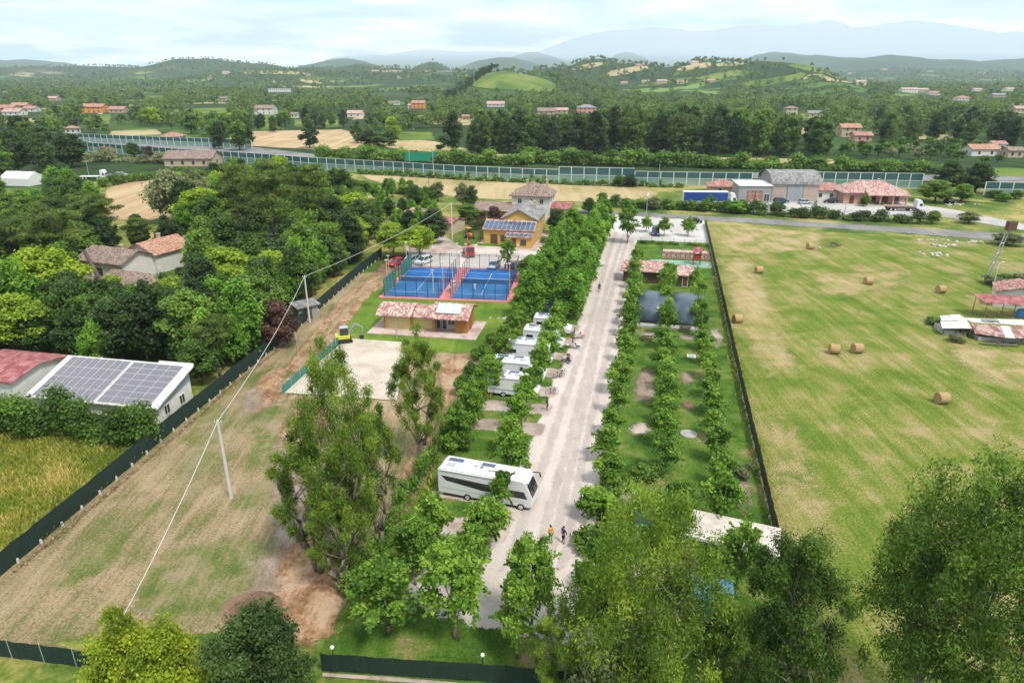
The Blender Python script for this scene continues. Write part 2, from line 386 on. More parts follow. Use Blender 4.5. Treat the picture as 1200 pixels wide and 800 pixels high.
# ---------------------------------------------------------------- mesh builder and tagging
class MB:
    def __init__(s): s.v, s.f, s.m = [], [], []
    def poly(s, pts, mi=0):
        k = len(s.v); s.v += [tuple(p) for p in pts]; s.f.append(tuple(range(k, k + len(pts)))); s.m.append(mi)
    def mesh(s, vs_, fs_, mi=0):
        k = len(s.v); s.v += [tuple(p) for p in vs_]
        for f in fs_: s.f.append(tuple(i + k for i in f)); s.m.append(mi)
        return s
    def box(s, x0, x1, y0, y1, z0, z1, mi=0, taper=0.0):
        t = taper
        s.mesh([(x0, y0, z0), (x1, y0, z0), (x1, y1, z0), (x0, y1, z0), (x0 + t, y0 + t, z1), (x1 - t, y0 + t, z1), (x1 - t, y1 - t, z1), (x0 + t, y1 - t, z1)],
               [(3, 2, 1, 0), (4, 5, 6, 7), (0, 1, 5, 4), (1, 2, 6, 5), (2, 3, 7, 6), (3, 0, 4, 7)], mi)
        return s
    def tube(s, p0, p1, r0, r1=None, n=8, mi=0, caps=True):
        r1 = r0 if r1 is None else r1
        p0, p1 = Vector(p0), Vector(p1); d = (p1 - p0)
        if d.length < 1e-6: return s
        d.normalize(); a = d.orthogonal().normalized(); b = d.cross(a)
        V = []
        for p, r in ((p0, r0), (p1, r1)):
            for i in range(n):
                t = 2 * math.pi * i / n; V.append(p + (a * math.cos(t) + b * math.sin(t)) * r)
        F = [(i, (i + 1) % n, n + (i + 1) % n, n + i) for i in range(n)]
        if caps: F += [tuple(range(n - 1, -1, -1)), tuple(range(n, 2 * n))]
        return s.mesh(V, F, mi)
    def path(s, pts, rs, n=7, mi=0):
        for i in range(len(pts) - 1): s.tube(pts[i], pts[i + 1], rs[i], rs[i + 1], n, mi, caps=True)
        return s
    def prism(s, poly, z0, z1, mi=0):
        "vertical prism over a ground polygon (counter-clockwise)"
        n = len(poly); V = [(p[0], p[1], z0) for p in poly] + [(p[0], p[1], z1) for p in poly]
        F = [tuple(range(n - 1, -1, -1)), tuple(range(n, 2 * n))] + [(i, (i + 1) % n, n + (i + 1) % n, n + i) for i in range(n)]
        return s.mesh(V, F, mi)
    def extrude_x(s, prof, x0, x1, mi=0, inset=0.0):
        "profile in (y, z) swept along x"
        n = len(prof)
        V = [(x0, p[0], p[1]) for p in prof] + [(x1, p[0], p[1]) for p in prof]
        F = [tuple(range(n - 1, -1, -1)), tuple(range(n, 2 * n))] + [(i, (i + 1) % n, n + (i + 1) % n, n + i) for i in range(n)]
        return s.mesh(V, F, mi)
    def extrude_y(s, prof, y0, y1, mi=0):
        "profile in (x, z) swept along y"
        n = len(prof)
        V = [(p[0], y0, p[1]) for p in prof] + [(p[0], y1, p[1]) for p in prof]
        F = [tuple(range(n)), tuple(range(2 * n - 1, n - 1, -1))] + [((i + 1) % n, i, n + i, n + (i + 1) % n) for i in range(n)]
        return s.mesh(V, F, mi)
    def data(s, name, mats, smooth=False, bevel=0.0, bseg=2):
        me = bpy.data.meshes.new(name)
        me.from_pydata(s.v, [], s.f)
        if not isinstance(mats, (list, tuple)): mats = [mats]
        for m in mats: me.materials.append(m)
        me.polygons.foreach_set('material_index', s.m)
        bm = bmesh.new(); bm.from_mesh(me)
        if bevel:
            bmesh.ops.remove_doubles(bm, verts=bm.verts, dist=1e-4)
        bmesh.ops.recalc_face_normals(bm, faces=bm.faces)
        if bevel:
            es = [e for e in bm.edges if len(e.link_faces) == 2 and e.calc_face_angle(0) > 0.3]
            bmesh.ops.bevel(bm, geom=es, offset=bevel, segments=bseg, affect='EDGES', profile=0.6)
        bm.to_mesh(me); bm.free()
        if smooth:
            me.polygons.foreach_set('use_smooth', [True] * len(me.polygons))
        me.update()
        return me
    def build(s, name, mats, parent=None, **kw):
        return obj(name, s.data(name, mats, **kw), parent)

def obj(name, data, parent=None, loc=None, rz=None):
    o = bpy.data.objects.new(name, data); C.objects.link(o)
    if parent is not None: o.parent = parent
    if loc is not None: o.location = loc
    if rz is not None: o.rotation_euler = (0, 0, rz)
    return o
def tag(o, label, cat, group=None):
    o['label'] = label; o['category'] = cat
    if group: o['group'] = group
    return o
def thing(name, label, cat, loc=(0, 0, 0), rz=0.0, group=None):
    o = bpy.data.objects.new(name, None); C.objects.link(o)
    o.empty_display_size = 0.5; o.location = loc; o.rotation_euler = (0, 0, rz)
    return tag(o, label, cat, group)
def struct(o): o['kind'] = 'structure'; return o
def stuff(o): o['kind'] = 'stuff'; return o
ORD = ['first', 'second', 'third', 'fourth', 'fifth', 'sixth', 'seventh', 'eighth', 'ninth', 'tenth', 'eleventh', 'twelfth', 'thirteenth', 'fourteenth', 'fifteenth', 'sixteenth', 'seventeenth', 'eighteenth', 'nineteenth', 'twentieth'] + ['twenty-' + k for k in ('first', 'second', 'third', 'fourth', 'fifth', 'sixth', 'seventh', 'eighth', 'ninth')] + ['thirtieth', 'thirty-first', 'thirty-second', 'thirty-third', 'thirty-fourth']
def in_poly(x, y, poly):
    c = False; n = len(poly); j = n - 1
    for i in range(n):
        xi, yi = poly[i][0], poly[i][1]; xj, yj = poly[j][0], poly[j][1]
        if (yi > y) != (yj > y) and x < (xj - xi) * (y - yi) / (yj - yi) + xi: c = not c
        j = i
    return c

# ---------------------------------------------------------------- terrain
HILLS = []
def hill(px, top, D, spx, sd, rough=0.3):
    v = (400 - top) / FPX
    z = CAM_H + D * math.tan(math.atan(v) - PITCH)
    zc = D * cp + (CAM_H - z) * sp
    HILLS.append(((px - 600) / FPX * zc, D, z, spx / FPX * zc, sd, rough))
hill(700, 70, 2250, 42, 260); hill(745, 76, 2000, 40, 200); hill(830, 71, 1850, 55, 240); hill(908, 73, 1650, 38, 220); hill(650, 79, 1900, 40, 200)
hill(588, 84, 1250, 40, 120, 0.1); hill(635, 90, 1300, 40, 100, 0.1)
hill(235, 69, 3600, 45, 500); hill(290, 74, 3500, 45, 400); hill(100, 78, 3900, 120, 500); hill(20, 80, 3400, 60, 400); hill(370, 79, 3300, 70, 450); hill(330, 83, 2500, 70, 300)
hill(425, 75, 3300, 25, 300); hill(505, 73, 3100, 20, 250); hill(460, 80, 2700, 60, 300); hill(540, 84, 2200, 60, 250)
hill(35, 70, 7500, 35, 900); hill(-60, 74, 7000, 60, 900)
hill(1040, 66, 6300, 22, 800); hill(1000, 72, 5600, 40, 700); hill(1100, 70, 6000, 40, 700); hill(1180, 69, 6200, 50, 800); hill(1260, 68, 6200, 60, 800); hill(960, 66, 7000, 45, 800); hill(905, 62, 7400, 30, 800); hill(1060, 82, 4200, 90, 500); hill(1200, 84, 3800, 80, 500)
hill(625, 62, 11000, 40, 900); hill(735, 62, 11000, 25, 900); hill(590, 68, 7200, 40, 900); hill(405, 68, 7000, 40, 800)
hill(770, 35, 18000, 90, 1900, 0.35); hill(690, 51, 18000, 70, 1900, 0.35); hill(870, 39, 18000, 90, 1900, 0.35); hill(960, 28, 18000, 80, 1900, 0.35); hill(1060, 29, 18000, 80, 1900, 0.35); hill(1180, 31, 18000, 110, 1900, 0.35); hill(1330, 33, 18000, 120, 1900, 0.35)
hill(500, 59, 17000, 55, 1700, 0.35); hill(430, 65, 17000, 50, 1700, 0.35); hill(580, 61, 17000, 60, 1700, 0.35)
def fbm(x, y, sc, oct=4):
    return mn.fractal(Vector((x / sc, y / sc, 3.7)), 0.9, 2.0, oct)
def hgt(x, y):
    if y < 900: return 0.0
    h = 0.0; tot = 0.0
    for (X, Y, z, sx, sy, ro) in HILLS:
        a = ((x - X) / sx) ** 2 * 0.5 + ((y - Y) / sy) ** 2 * 0.5
        if a > 9: continue
        g = z * math.exp(-a)
        if ro > 0 and g > 1: g *= 1 + ro * fbm(x, y, sx * 0.9 + 20) * min(1, 0.25 + a)
        tot += g ** 4
    h = tot ** 0.25 if tot > 0 else 0
    k = min(1.0, (y - 900) / 250)
    h *= k
    if y > 3000: h += 6 * fbm(x, y, 700) * min(1, (y - 3000) / 1000)
    return max(h, -2.0)
angs = list(np.arange(-48, 48.01, 0.35)) + list(np.arange(52, 308.1, 8))
rads = [0] + [3.0 * 1.2 ** i for i in range(26)]
rads = [r for r in rads if r < 280]
r = 300.0
while r < 20500:
    rads.append(r); r *= 1.026
TV, TF = [], []
na = len(angs)
for r in rads[1:]:
    for a in angs:
        x, y = r * math.sin(RAD(a)), r * math.cos(RAD(a))
        TV.append((x, y, hgt(x, y)))
TV.append((0, 0, 0)); ci = len(TV) - 1
for j in range(na): TF.append((ci, j, (j + 1) % na))
for i in range(len(rads) - 2):
    for j in range(na):
        k = (j + 1) % na
        TF.append((i * na + j, (i + 1) * na + j, (i + 1) * na + k, i * na + k))
me = bpy.data.meshes.new('ground'); me.from_pydata(TV, [], TF)
me.polygons.foreach_set('use_smooth', [True] * len(me.polygons))
bm = bmesh.new(); bm.from_mesh(me); bmesh.ops.recalc_face_normals(bm, faces=bm.faces)
if sum(f.normal.z for f in bm.faces) < 0: bmesh.ops.reverse_faces(bm, faces=bm.faces)
bm.to_mesh(me); bm.free()

def terrain_material():
    m, n, l, b = new_mat('countryside')
    g = n.new('ShaderNodeNewGeometry')
    mp = n.new('ShaderNodeMapping'); mp.inputs['Scale'].default_value = (0.007, 0.0045, 0.0); mp.inputs['Rotation'].default_value = (0, 0, 0.3)
    l.new(g.outputs['Position'], mp.inputs[0])
    dn = n.new('ShaderNodeTexNoise'); dn.inputs['Scale'].default_value = 2.0; l.new(mp.outputs[0], dn.inputs['Vector'])
    mv = n.new('ShaderNodeMix'); mv.data_type = 'RGBA'; mv.inputs['Factor'].default_value = 0.18
    l.new(mp.outputs[0], mv.inputs['A']); l.new(dn.outputs['Color'], mv.inputs['B'])
    vo = n.new('ShaderNodeTexVoronoi'); vo.inputs['Scale'].default_value = 1.0
    l.new(mv.outputs['Result'], vo.inputs['Vector'])
    sc = n.new('ShaderNodeSeparateColor'); l.new(vo.outputs['Color'], sc.inputs[0])
    fields = n.new('ShaderNodeValToRGB'); fields.color_ramp.interpolation = 'CONSTANT'
    e = fields.color_ramp.elements
    e[0].position = 0; e[0].color = (0.045, 0.085, 0.018, 1)
    e[1].position = 0.45; e[1].color = (0.07, 0.13, 0.025, 1)
    for p, c in ((0.68, (0.13, 0.20, 0.035)), (0.82, (0.36, 0.29, 0.15)), (0.93, (0.11, 0.16, 0.05))):
        k = e.new(p); k.color = L4(c)
    l.new(sc.outputs[0], fields.inputs[0])
    wood = n.new('ShaderNodeTexNoise'); wood.inputs['Scale'].default_value = 0.006; wood.inputs['Detail'].default_value = 6; wood.inputs['Roughness'].default_value = 0.65
    l.new(g.outputs['Position'], wood.inputs['Vector'])
    wr_ = n.new('ShaderNodeValToRGB'); wr_.color_ramp.elements[0].position = 0.53; wr_.color_ramp.elements[1].position = 0.56
    l.new(wood.outputs['Fac'], wr_.inputs[0])
    fn = n.new('ShaderNodeTexNoise'); fn.inputs['Scale'].default_value = 0.09; fn.inputs['Detail'].default_value = 4; fn.inputs['Roughness'].default_value = 0.8
    l.new(g.outputs['Position'], fn.inputs['Vector'])
    wc = n.new('ShaderNodeValToRGB'); wc.color_ramp.elements[0].position = 0.3; wc.color_ramp.elements[1].position = 0.7
    wc.color_ramp.elements[0].color = (0.010, 0.022, 0.008, 1); wc.color_ramp.elements[1].color = (0.040, 0.075, 0.018, 1)
    l.new(fn.outputs['Fac'], wc.inputs[0])
    mx = n.new('ShaderNodeMix'); mx.data_type = 'RGBA'
    hz_ = n.new('ShaderNodeSeparateXYZ'); l.new(g.outputs['Position'], hz_.inputs[0])
    mr = n.new('ShaderNodeMapRange'); mr.inputs['From Min'].default_value = 22; mr.inputs['From Max'].default_value = 45; mr.inputs['To Min'].default_value = 1; mr.inputs['To Max'].default_value = 0.12
    l.new(hz_.outputs['Z'], mr.inputs['Value'])
    mu = n.new('ShaderNodeMath'); mu.operation = 'MULTIPLY'; l.new(wr_.outputs[0], mu.inputs[0]); l.new(mr.outputs[0], mu.inputs[1])
    l.new(mu.outputs[0], mx.inputs['Factor']); l.new(wc.outputs[0], mx.inputs['A']); l.new(fields.outputs[0], mx.inputs['B'])
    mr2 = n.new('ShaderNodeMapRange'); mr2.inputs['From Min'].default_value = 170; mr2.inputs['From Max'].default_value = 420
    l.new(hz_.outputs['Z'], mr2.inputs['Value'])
    mxr = n.new('ShaderNodeMix'); mxr.data_type = 'RGBA'; l.new(mr2.outputs[0], mxr.inputs['Factor']); l.new(mx.outputs['Result'], mxr.inputs['A']); mxr.inputs['B'].default_value = (0.28, 0.305, 0.34, 1)  # high rock, paled blue-grey: some of the distance haze is put into its colour
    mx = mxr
    gn = n.new('ShaderNodeTexNoise'); gn.inputs['Scale'].default_value = 0.8; gn.inputs['Detail'].default_value = 6; gn.inputs['Roughness'].default_value = 0.75
    l.new(g.outputs['Position'], gn.inputs['Vector'])
    mul = n.new('ShaderNodeMix'); mul.data_type = 'RGBA'; mul.blend_type = 'OVERLAY'; mul.inputs['Factor'].default_value = 0.6
    l.new(mx.outputs['Result'], mul.inputs['A']); l.new(gn.outputs['Fac'], mul.inputs['B'])
    l.new(mul.outputs['Result'], b.inputs['Base Color'])
    b.inputs['Roughness'].default_value = 1.0; b.inputs['Specular IOR Level'].default_value = 0.1
    return m
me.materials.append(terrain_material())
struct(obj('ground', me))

# ---------------------------------------------------------------- ground sheets
LAYER = [0]
SOFT = {'straw_patch': 7.0, 'wheel_track': 1.1, 'grass_patch': 5.0, 'worn_earth': 4.0, 'dirt_patch': 3.2, 'bare_patch': 2.4, 'gravel_pitch': 1.0, 'wheel_rut': 0.3, 'dirt_track': 1.6, 'gravel_road': 0.55, 'lawn': 0.8, 'brown_bank': 2.0, 'driveway': 0.5, 'farm_yard': 0.8, 'house_lawn': 0.4, 'garden_path': 0.3, 'stubble_field': 3.0, 'pasture': 3.0, 'wheat_field': 3.0, 'front_lawn': 0.6, 'garden_lawn': 0.4, 'pitch_strip': 0.8, 'asphalt_road': 0.35, 'forecourt': 0.8, 'meadow': 0.4, 'front_verge': 0.5}
def sheet(name, pts, mat, jit=0.25, step=1.2, z=None, hh=False, soft=None):
    "a flat patch of ground with an uneven edge"
    LAYER[0] += 1
    z = 0.0014 * LAYER[0] if z is None else z
    out = []
    n = len(pts)
    for i in range(n):
        a, b = Vector((pts[i][0], pts[i][1])), Vector((pts[(i + 1) % n][0], pts[(i + 1) % n][1]))
        ln = (b - a).length
        k = max(1, min(60, int(ln / step)))
        nv = Vector((-(b - a).y, (b - a).x)) / max(ln, 1e-6)
        for q in range(k):
            p = a.lerp(b, q / k)
            if jit and q > 0:
                p = p + nv * jit * (mn.noise(Vector((p.x * 0.35, p.y * 0.35, 1.3))) * 1.3 + mn.noise(Vector((p.x * 1.7, p.y * 1.7, 5.0))) * 0.6)
            out.append((p.x, p.y, hgt(p.x, p.y) + z if hh else z))
    me = bpy.data.meshes.new(name); me.from_pydata(out, [], [tuple(range(len(out)))])
    if soft is None: soft = SOFT.get(name, 0)
    if soft: return soft_sheet(name, out, mat, soft, z)
    me.materials.append(mat)
    bm = bmesh.new(); bm.from_mesh(me)
    bmesh.ops.triangulate(bm, faces=bm.faces)
    bmesh.ops.recalc_face_normals(bm, faces=bm.faces)
    if sum(f.normal.z * f.calc_area() for f in bm.faces) < 0: bmesh.ops.reverse_faces(bm, faces=bm.faces)
    bm.to_mesh(me); bm.free()
    return struct(obj(name, me))
def soft_sheet(name, out, mat, soft, z):
    "a patch on a fine grid; its edge attribute falls to 0 at the outline, where it breaks up"
    q = np.array([(p[0], p[1]) for p in out]); a, b = q, np.roll(q, -1, 0)
    m = soft * 0.6; lo, hi = q.min(0) - m, q.max(0) + m
    st = max(soft * 0.55, math.sqrt((hi[0] - lo[0]) * (hi[1] - lo[1]) / 9000.0))
    xs, ys = np.arange(lo[0], hi[0] + st, st), np.arange(lo[1], hi[1] + st, st)
    gx, gy = np.meshgrid(xs, ys); gx, gy = gx.ravel(), gy.ravel()
    ins = np.zeros(len(gx), bool); dist = np.full(len(gx), 1e9)
    for i in range(len(a)):
        (x0, y0), (x1, y1) = a[i], b[i]
        if y0 != y1:
            c = ((y0 > gy) != (y1 > gy)) & (gx < (x1 - x0) * (gy - y0) / (y1 - y0) + x0); ins ^= c
        dx, dy = x1 - x0, y1 - y0; t = np.clip(((gx - x0) * dx + (gy - y0) * dy) / max(dx * dx + dy * dy, 1e-9), 0, 1)
        dist = np.minimum(dist, (gx - x0 - t * dx) ** 2 + (gy - y0 - t * dy) ** 2)
    dist = np.sqrt(dist); e = np.clip(0.5 + np.where(ins, dist, -dist) / soft, 0, 1)
    W = len(xs); keep = e > 0
    i = np.arange(len(ys) - 1)[:, None] * W + np.arange(W - 1)[None, :]; i = i.ravel()
    F = np.stack([i, i + 1, i + 1 + W, i + W], 1); F = F[keep[F].any(1)]
    used = np.unique(F); rem = np.full(len(gx), -1); rem[used] = np.arange(len(used))
    V = np.stack([gx[used], gy[used], np.full(len(used), z)], 1)
    me = bpy.data.meshes.new(name); me.from_pydata(V.tolist(), [], rem[F].tolist())
    at = me.attributes.new('edge', 'FLOAT', 'POINT'); at.data.foreach_set('value', e[used].astype(np.float32))
    me.materials.append(soft_of(mat))
    return struct(obj(name, me))
def PX(*pts): return [P(a, b) for a, b in pts]
def RP(*pts): return [R(a, b) for a, b in pts]

G_hay = ground_mat('hay_field_grass', [(0.090, 0.165, 0.014), (0.145, 0.215, 0.022), (0.215, 0.250, 0.040), (0.34, 0.29, 0.11), (0.46, 0.35, 0.19)], [0.28, 0.42, 0.53, 0.64, 0.80], 0.14, rot=AX, stretch=0.06, streak=0.34, streak2=0.12, rot2=AX + RAD(40), fine=4.5, fine_amt=0.75, bump=0.8, scale2=0.85, bias=0.0, gain=2.1, alb=0.66)
G_lot = ground_mat('dry_mown_grass', [(0.095, 0.15, 0.025), (0.17, 0.175, 0.06), (0.27, 0.205, 0.11), (0.36, 0.27, 0.155), (0.46, 0.345, 0.22)], [0.24, 0.37, 0.47, 0.58, 0.78], 0.11, rot=RAD(8), stretch=0.10, streak=0.32, fine=4.5, fine_amt=0.65, bump=0.8, scale2=1.1, streak2=0.20, rot2=RAD(-38), bias=0.015, gain=2.2)
G_meadow = ground_mat('rank_meadow', [(0.075, 0.13, 0.014), (0.13, 0.19, 0.022), (0.22, 0.23, 0.045), (0.38, 0.30, 0.12)], [0.26, 0.44, 0.60, 0.80], 0.2, fine=4.0, fine_amt=0.6, bump=0.9, streak=0.0)
G_lawn = ground_mat('lawn', [(0.075, 0.15, 0.014), (0.115, 0.205, 0.020), (0.165, 0.25, 0.03), (0.27, 0.28, 0.07)], [0.30, 0.44, 0.58, 0.74], 0.09, rot=AX, stretch=0.1, fine=4.5, fine_amt=0.5, streak=0.25, scale2=0.8, bump=0.6, alb=0.72)
G_garden = ground_mat('garden_grass', [(0.040, 0.100, 0.010), (0.070, 0.155, 0.016), (0.115, 0.205, 0.024), (0.20, 0.22, 0.06), (0.36, 0.25, 0.15)], [0.22, 0.42, 0.60, 0.74, 0.90], 0.22, fine=4.5, fine_amt=0.7, streak=0.0, bump=0.9, gain=1.9, alb=0.72)
G_gravel = ground_mat('pale_gravel', [(0.43, 0.355, 0.315), (0.53, 0.455, 0.41), (0.60, 0.525, 0.48), (0.65, 0.585, 0.545)], [0.25, 0.42, 0.58, 0.78], 0.10, rot=AX, stretch=0.06, fine=5.0, fine_amt=0.5, streak=0.30, scale2=0.7, bump=0.4, gain=1.1, alb=0.80)
G_pitch = ground_mat('pink_gravel', [(0.34, 0.27, 0.22), (0.47, 0.375, 0.32), (0.56, 0.46, 0.40)], [0.32, 0.5, 0.70], 0.25, fine=4.5, fine_amt=0.5, streak=0.0, bump=0.5)
G_park = ground_mat('parking_concrete', [(0.50, 0.47, 0.44), (0.60, 0.57, 0.54), (0.66, 0.64, 0.61)], [0.3, 0.5, 0.7], 0.08, fine=2.0, fine_amt=0.3, streak=0.2, rot=AX, stretch=0.1, bump=0.2)
G_asph = ground_mat('asphalt_worn', [(0.17, 0.16, 0.155), (0.24, 0.23, 0.225), (0.31, 0.30, 0.29)], [0.3, 0.5, 0.7], 0.05, fine=3.0, fine_amt=0.3, streak=0.3, rot=RAD(80), stretch=0.1, bump=0.1)
G_fore = ground_mat('forecourt_concrete', [(0.36, 0.34, 0.32), (0.46, 0.44, 0.42), (0.53, 0.51, 0.49)], [0.3, 0.5, 0.7], 0.06, fine=2.0, fine_amt=0.3, streak=0.0, bump=0.1)
G_slab = ground_mat('sand_court', [(0.50, 0.42, 0.33), (0.58, 0.50, 0.41), (0.63, 0.56, 0.47)], [0.3, 0.5, 0.72], 0.25, fine=3.0, fine_amt=0.3, streak=0.0, bump=0.2)
G_dirt = ground_mat('orange_dirt', [(0.22, 0.12, 0.06), (0.35, 0.20, 0.105), (0.44, 0.29, 0.18), (0.48, 0.36, 0.25)], [0.32, 0.46, 0.58, 0.70], 0.3, fine=2.5, fine_amt=0.5, streak=0.35, rot=RAD(-40), stretch=0.15, scale2=1.2, bump=0.9)
G_brown = ground_mat('brown_earth', [(0.12, 0.07, 0.045), (0.20, 0.125, 0.08), (0.28, 0.18, 0.12)], [0.32, 0.5, 0.68], 0.2, fine=2.5, fine_amt=0.4, streak=0.0, bump=0.5)
G_straw = ground_mat('stubble_field', [(0.30, 0.26, 0.10), (0.42, 0.33, 0.165), (0.50, 0.39, 0.22)], [0.34, 0.48, 0.62], 0.03, rot=RAD(83), stretch=0.06, fine=0.9, fine_amt=0.25, streak=0.4, scale2=0.28, bump=0.3)
G_stripe = ground_mat('cut_wheat_field', [(0.40, 0.28, 0.15), (0.48, 0.34, 0.19), (0.56, 0.42, 0.25)], [0.36, 0.5, 0.62], 0.04, rot=RAD(95), stretch=0.02, fine=0.9, fine_amt=0.2, streak=0.65, scale2=0.32, bump=0.2)
G_green = ground_mat('pasture', [(0.075, 0.14, 0.018), (0.115, 0.19, 0.025), (0.19, 0.235, 0.045)], [0.3, 0.5, 0.72], 0.02, fine=0.6, fine_amt=0.35, streak=0.0, bump=0.3)
G_verge = ground_mat('verge_grass', [(0.07, 0.125, 0.018), (0.13, 0.19, 0.03), (0.25, 0.25, 0.06), (0.40, 0.34, 0.12)], [0.34, 0.46, 0.56, 0.68], 0.05, fine=1.2, fine_amt=0.4, streak=0.0, bump=0.5)
G_pink = plain('court_pink_paint', (0.62, 0.18, 0.18), 0.8, var=0.15, scale=0.6)
G_blue = ground_mat('court_blue_turf', [(0.013, 0.105, 0.31), (0.020, 0.135, 0.39), (0.035, 0.17, 0.45)], [0.3, 0.5, 0.75], 0.25, fine=3, fine_amt=0.2, streak=0.0, bump=0.1)
G_turq = ground_mat('turquoise_paving', [(0.20, 0.36, 0.29), (0.27, 0.44, 0.36), (0.34, 0.49, 0.41)], [0.3, 0.5, 0.7], 0.3, fine=3, fine_amt=0.2, streak=0.0, bump=0.1)
G_pave = ground_mat('pink_paving', [(0.44, 0.32, 0.27), (0.56, 0.43, 0.38), (0.62, 0.52, 0.47)], [0.3, 0.5, 0.7], 0.5, fine=4, fine_amt=0.3, streak=0.0, bump=0.1)

# wide grounds first, smaller patches over them
sheet('verge', PX((-150, 232), (230, 205), (420, 196), (700, 208), (1320, 225), (1600, 330), (1500, 1000), (-250, 1000), (-300, 500)), G_verge, 0.3, 8)
sheet('hay_field', [R(12.4, 38)] + [R(13.0, 188)] + PX((900, 268), (1050, 276), (1200, 290), (1420, 312), (1560, 420)) + [P(1500, 1000), R(12.2, 20)], G_hay, 0.25, 2.5)
G_hay2 = ground_mat('straw_strewn_grass', [(0.17, 0.22, 0.03), (0.28, 0.26, 0.08), (0.40, 0.31, 0.15), (0.48, 0.37, 0.21)], [0.25, 0.42, 0.56, 0.76], 0.18, rot=AX, stretch=0.08, streak=0.34, fine=4.5, fine_amt=0.75, bump=0.8, scale2=0.9, gain=2.0)
for pts in ([(830, 262), (900, 268), (965, 273), (955, 292), (880, 296), (836, 290)], [(842, 300), (880, 305), (905, 360), (930, 430), (900, 440), (868, 380)], [(960, 322), (1050, 318), (1060, 332), (1000, 345), (955, 345)], [(1110, 400), (1230, 420), (1260, 470), (1180, 450), (1120, 420)], [(905, 480), (925, 480), (965, 600), (960, 720), (920, 640)], [(1110, 700), (1190, 690), (1230, 760), (1140, 790)]):
    sheet('straw_patch', PX(*pts), G_hay2, 0.8, 2.0)
sheet('mown_lot', PX((-40, 705), (0, 676), (100, 592), (200, 507), (270, 450), (340, 393), (420, 322), (452, 316), (452, 352), (400, 400), (540, 415), (580, 405)) + [R(-20.8, 84), R(-21.2, 60), R(-21.2, 36), R(-40, 30)] + PX((140, 782), (0, 752), (-40, 748)), G_lot, 0.25, 2)
G_bare = ground_mat('worn_earth', [(0.22, 0.165, 0.115), (0.32, 0.245, 0.185), (0.41, 0.325, 0.26)], [0.3, 0.5, 0.72], 0.35, rot=RAD(-30), stretch=0.15, fine=4.0, fine_amt=0.6, streak=0.4, scale2=1.4, bump=0.8, gain=1.8)
G_thin = ground_mat('thin_grass', [(0.10, 0.15, 0.03), (0.17, 0.19, 0.055), (0.26, 0.225, 0.11), (0.34, 0.27, 0.17)], [0.3, 0.45, 0.58, 0.74], 0.25, rot=RAD(8), stretch=0.12, fine=4.5, fine_amt=0.65, streak=0.4, scale2=1.2, bump=0.8, gain=2.0)
for pts in ([(212, 565), (228, 480), (258, 452), (272, 452), (250, 545), (230, 590)], [(150, 700), (200, 640), (300, 630), (335, 650), (285, 705), (200, 735)], [(285, 560), (345, 552), (322, 605), (280, 595)], [(60, 690), (110, 620), (150, 600), (120, 680)], [(290, 480), (330, 470), (345, 490), (320, 540), (295, 540)]):
    sheet('grass_patch', PX(*pts), G_thin, 0.6, 1.5)
for pts in ([(325, 520), (345, 480), (372, 470), (392, 520), (385, 600), (365, 640), (330, 650), (318, 600)], [(280, 470), (320, 430), (340, 440), (300, 500)], [(350, 660), (330, 640), (300, 650), (290, 690), (330, 720), (380, 720)]):
    sheet('worn_earth', PX(*pts), G_bare, 0.6, 1.5)
sheet('meadow', PX((-120, 495), (60, 498), (200, 500), (206, 503), (100, 590), (0, 673), (-60, 720), (-300, 720)), G_meadow, 0.2, 2)
sheet('front_verge', PX((-80, 770), (0, 772), (130, 790), (200, 800), (200, 900), (-80, 900)), G_verge, 0.2, 2)
sheet('lawn', PX((452, 312), (420, 345), (398, 392), (405, 398), (470, 402), (500, 412), (552, 414), (590, 396), (612, 372)) + [R(-20.8, 112), R(-20.8, 142)] + PX((560, 318), (470, 308)), G_lawn, 0.2, 1.5)
sheet('garden_lawn', RP((-4.4, 44), (-4.2, 100), (-4.3, 160), (12.3, 160), (12.3, 40), (4, 34), (-4, 38)), G_garden, 0.3, 1.2)
sheet('front_lawn', RP((-21, 32), (-21, 38), (-3, 38), (12, 36), (12, 30)), G_garden, 0.3, 1.2)
sheet('pitch_strip', RP((-20.8, 38), (-20.8, 150), (-11, 150), (-10.5, 38)), G_garden, 0.3, 1.2)
sheet('gravel_road', RP((-18.5, 38.6), (-14.5, 46), (-12.3, 52), (-11.8, 60), (-11.5, 80), (-11.3, 120), (-11.6, 176), (-11.6, 196), (-5.5, 196), (-5.0, 176), (-4.2, 165), (-3.6, 150), (-4.0, 120), (-4.0, 90), (-3.8, 62), (-3.2, 50), (-2.4, 42), (-2.0, 37.5), (-10, 38)), G_gravel, 0.35, 1.0)
G_track = ground_mat('packed_gravel', [(0.42, 0.35, 0.31), (0.50, 0.43, 0.385), (0.57, 0.50, 0.455)], [0.25, 0.5, 0.75], 0.3, rot=AX, stretch=0.05, fine=5.0, fine_amt=0.5, streak=0.5, scale2=1.2, bump=0.4, gain=1.4)
for a0 in (-9.6, -7.9, -6.9, -5.4):
    sheet('wheel_track', [R(a0 - 0.45 + 0.3 * math.sin(b * 0.05 + a0), b) for b in range(44, 195, 6)] + [R(a0 + 0.45 + 0.3 * math.sin(b * 0.05 + a0), b) for b in range(190, 40, -6)], G_track, 0.2, 3)
for k, b in enumerate((49, 54.5, 68, 73, 78, 84, 90, 96, 102)):
    sheet('gravel_pitch', RP((-19.2, b - 1.5), (-19.0, b + 1.3), (-10.8, b + 1.5), (-10.9, b - 1.4)), G_pitch, 0.35, 0.8)
sheet('parking_lot', RP((-11.4, 176), (-11.6, 199), (12.7, 199), (12.7, 166.5), (-4.4, 166.5), (-6, 170)), G_park, 0.15, 2)
sheet('hedge_strip', RP((-4.2, 159), (-4.2, 166), (12.4, 166), (12.4, 159)), G_garden, 0.15, 1.5)
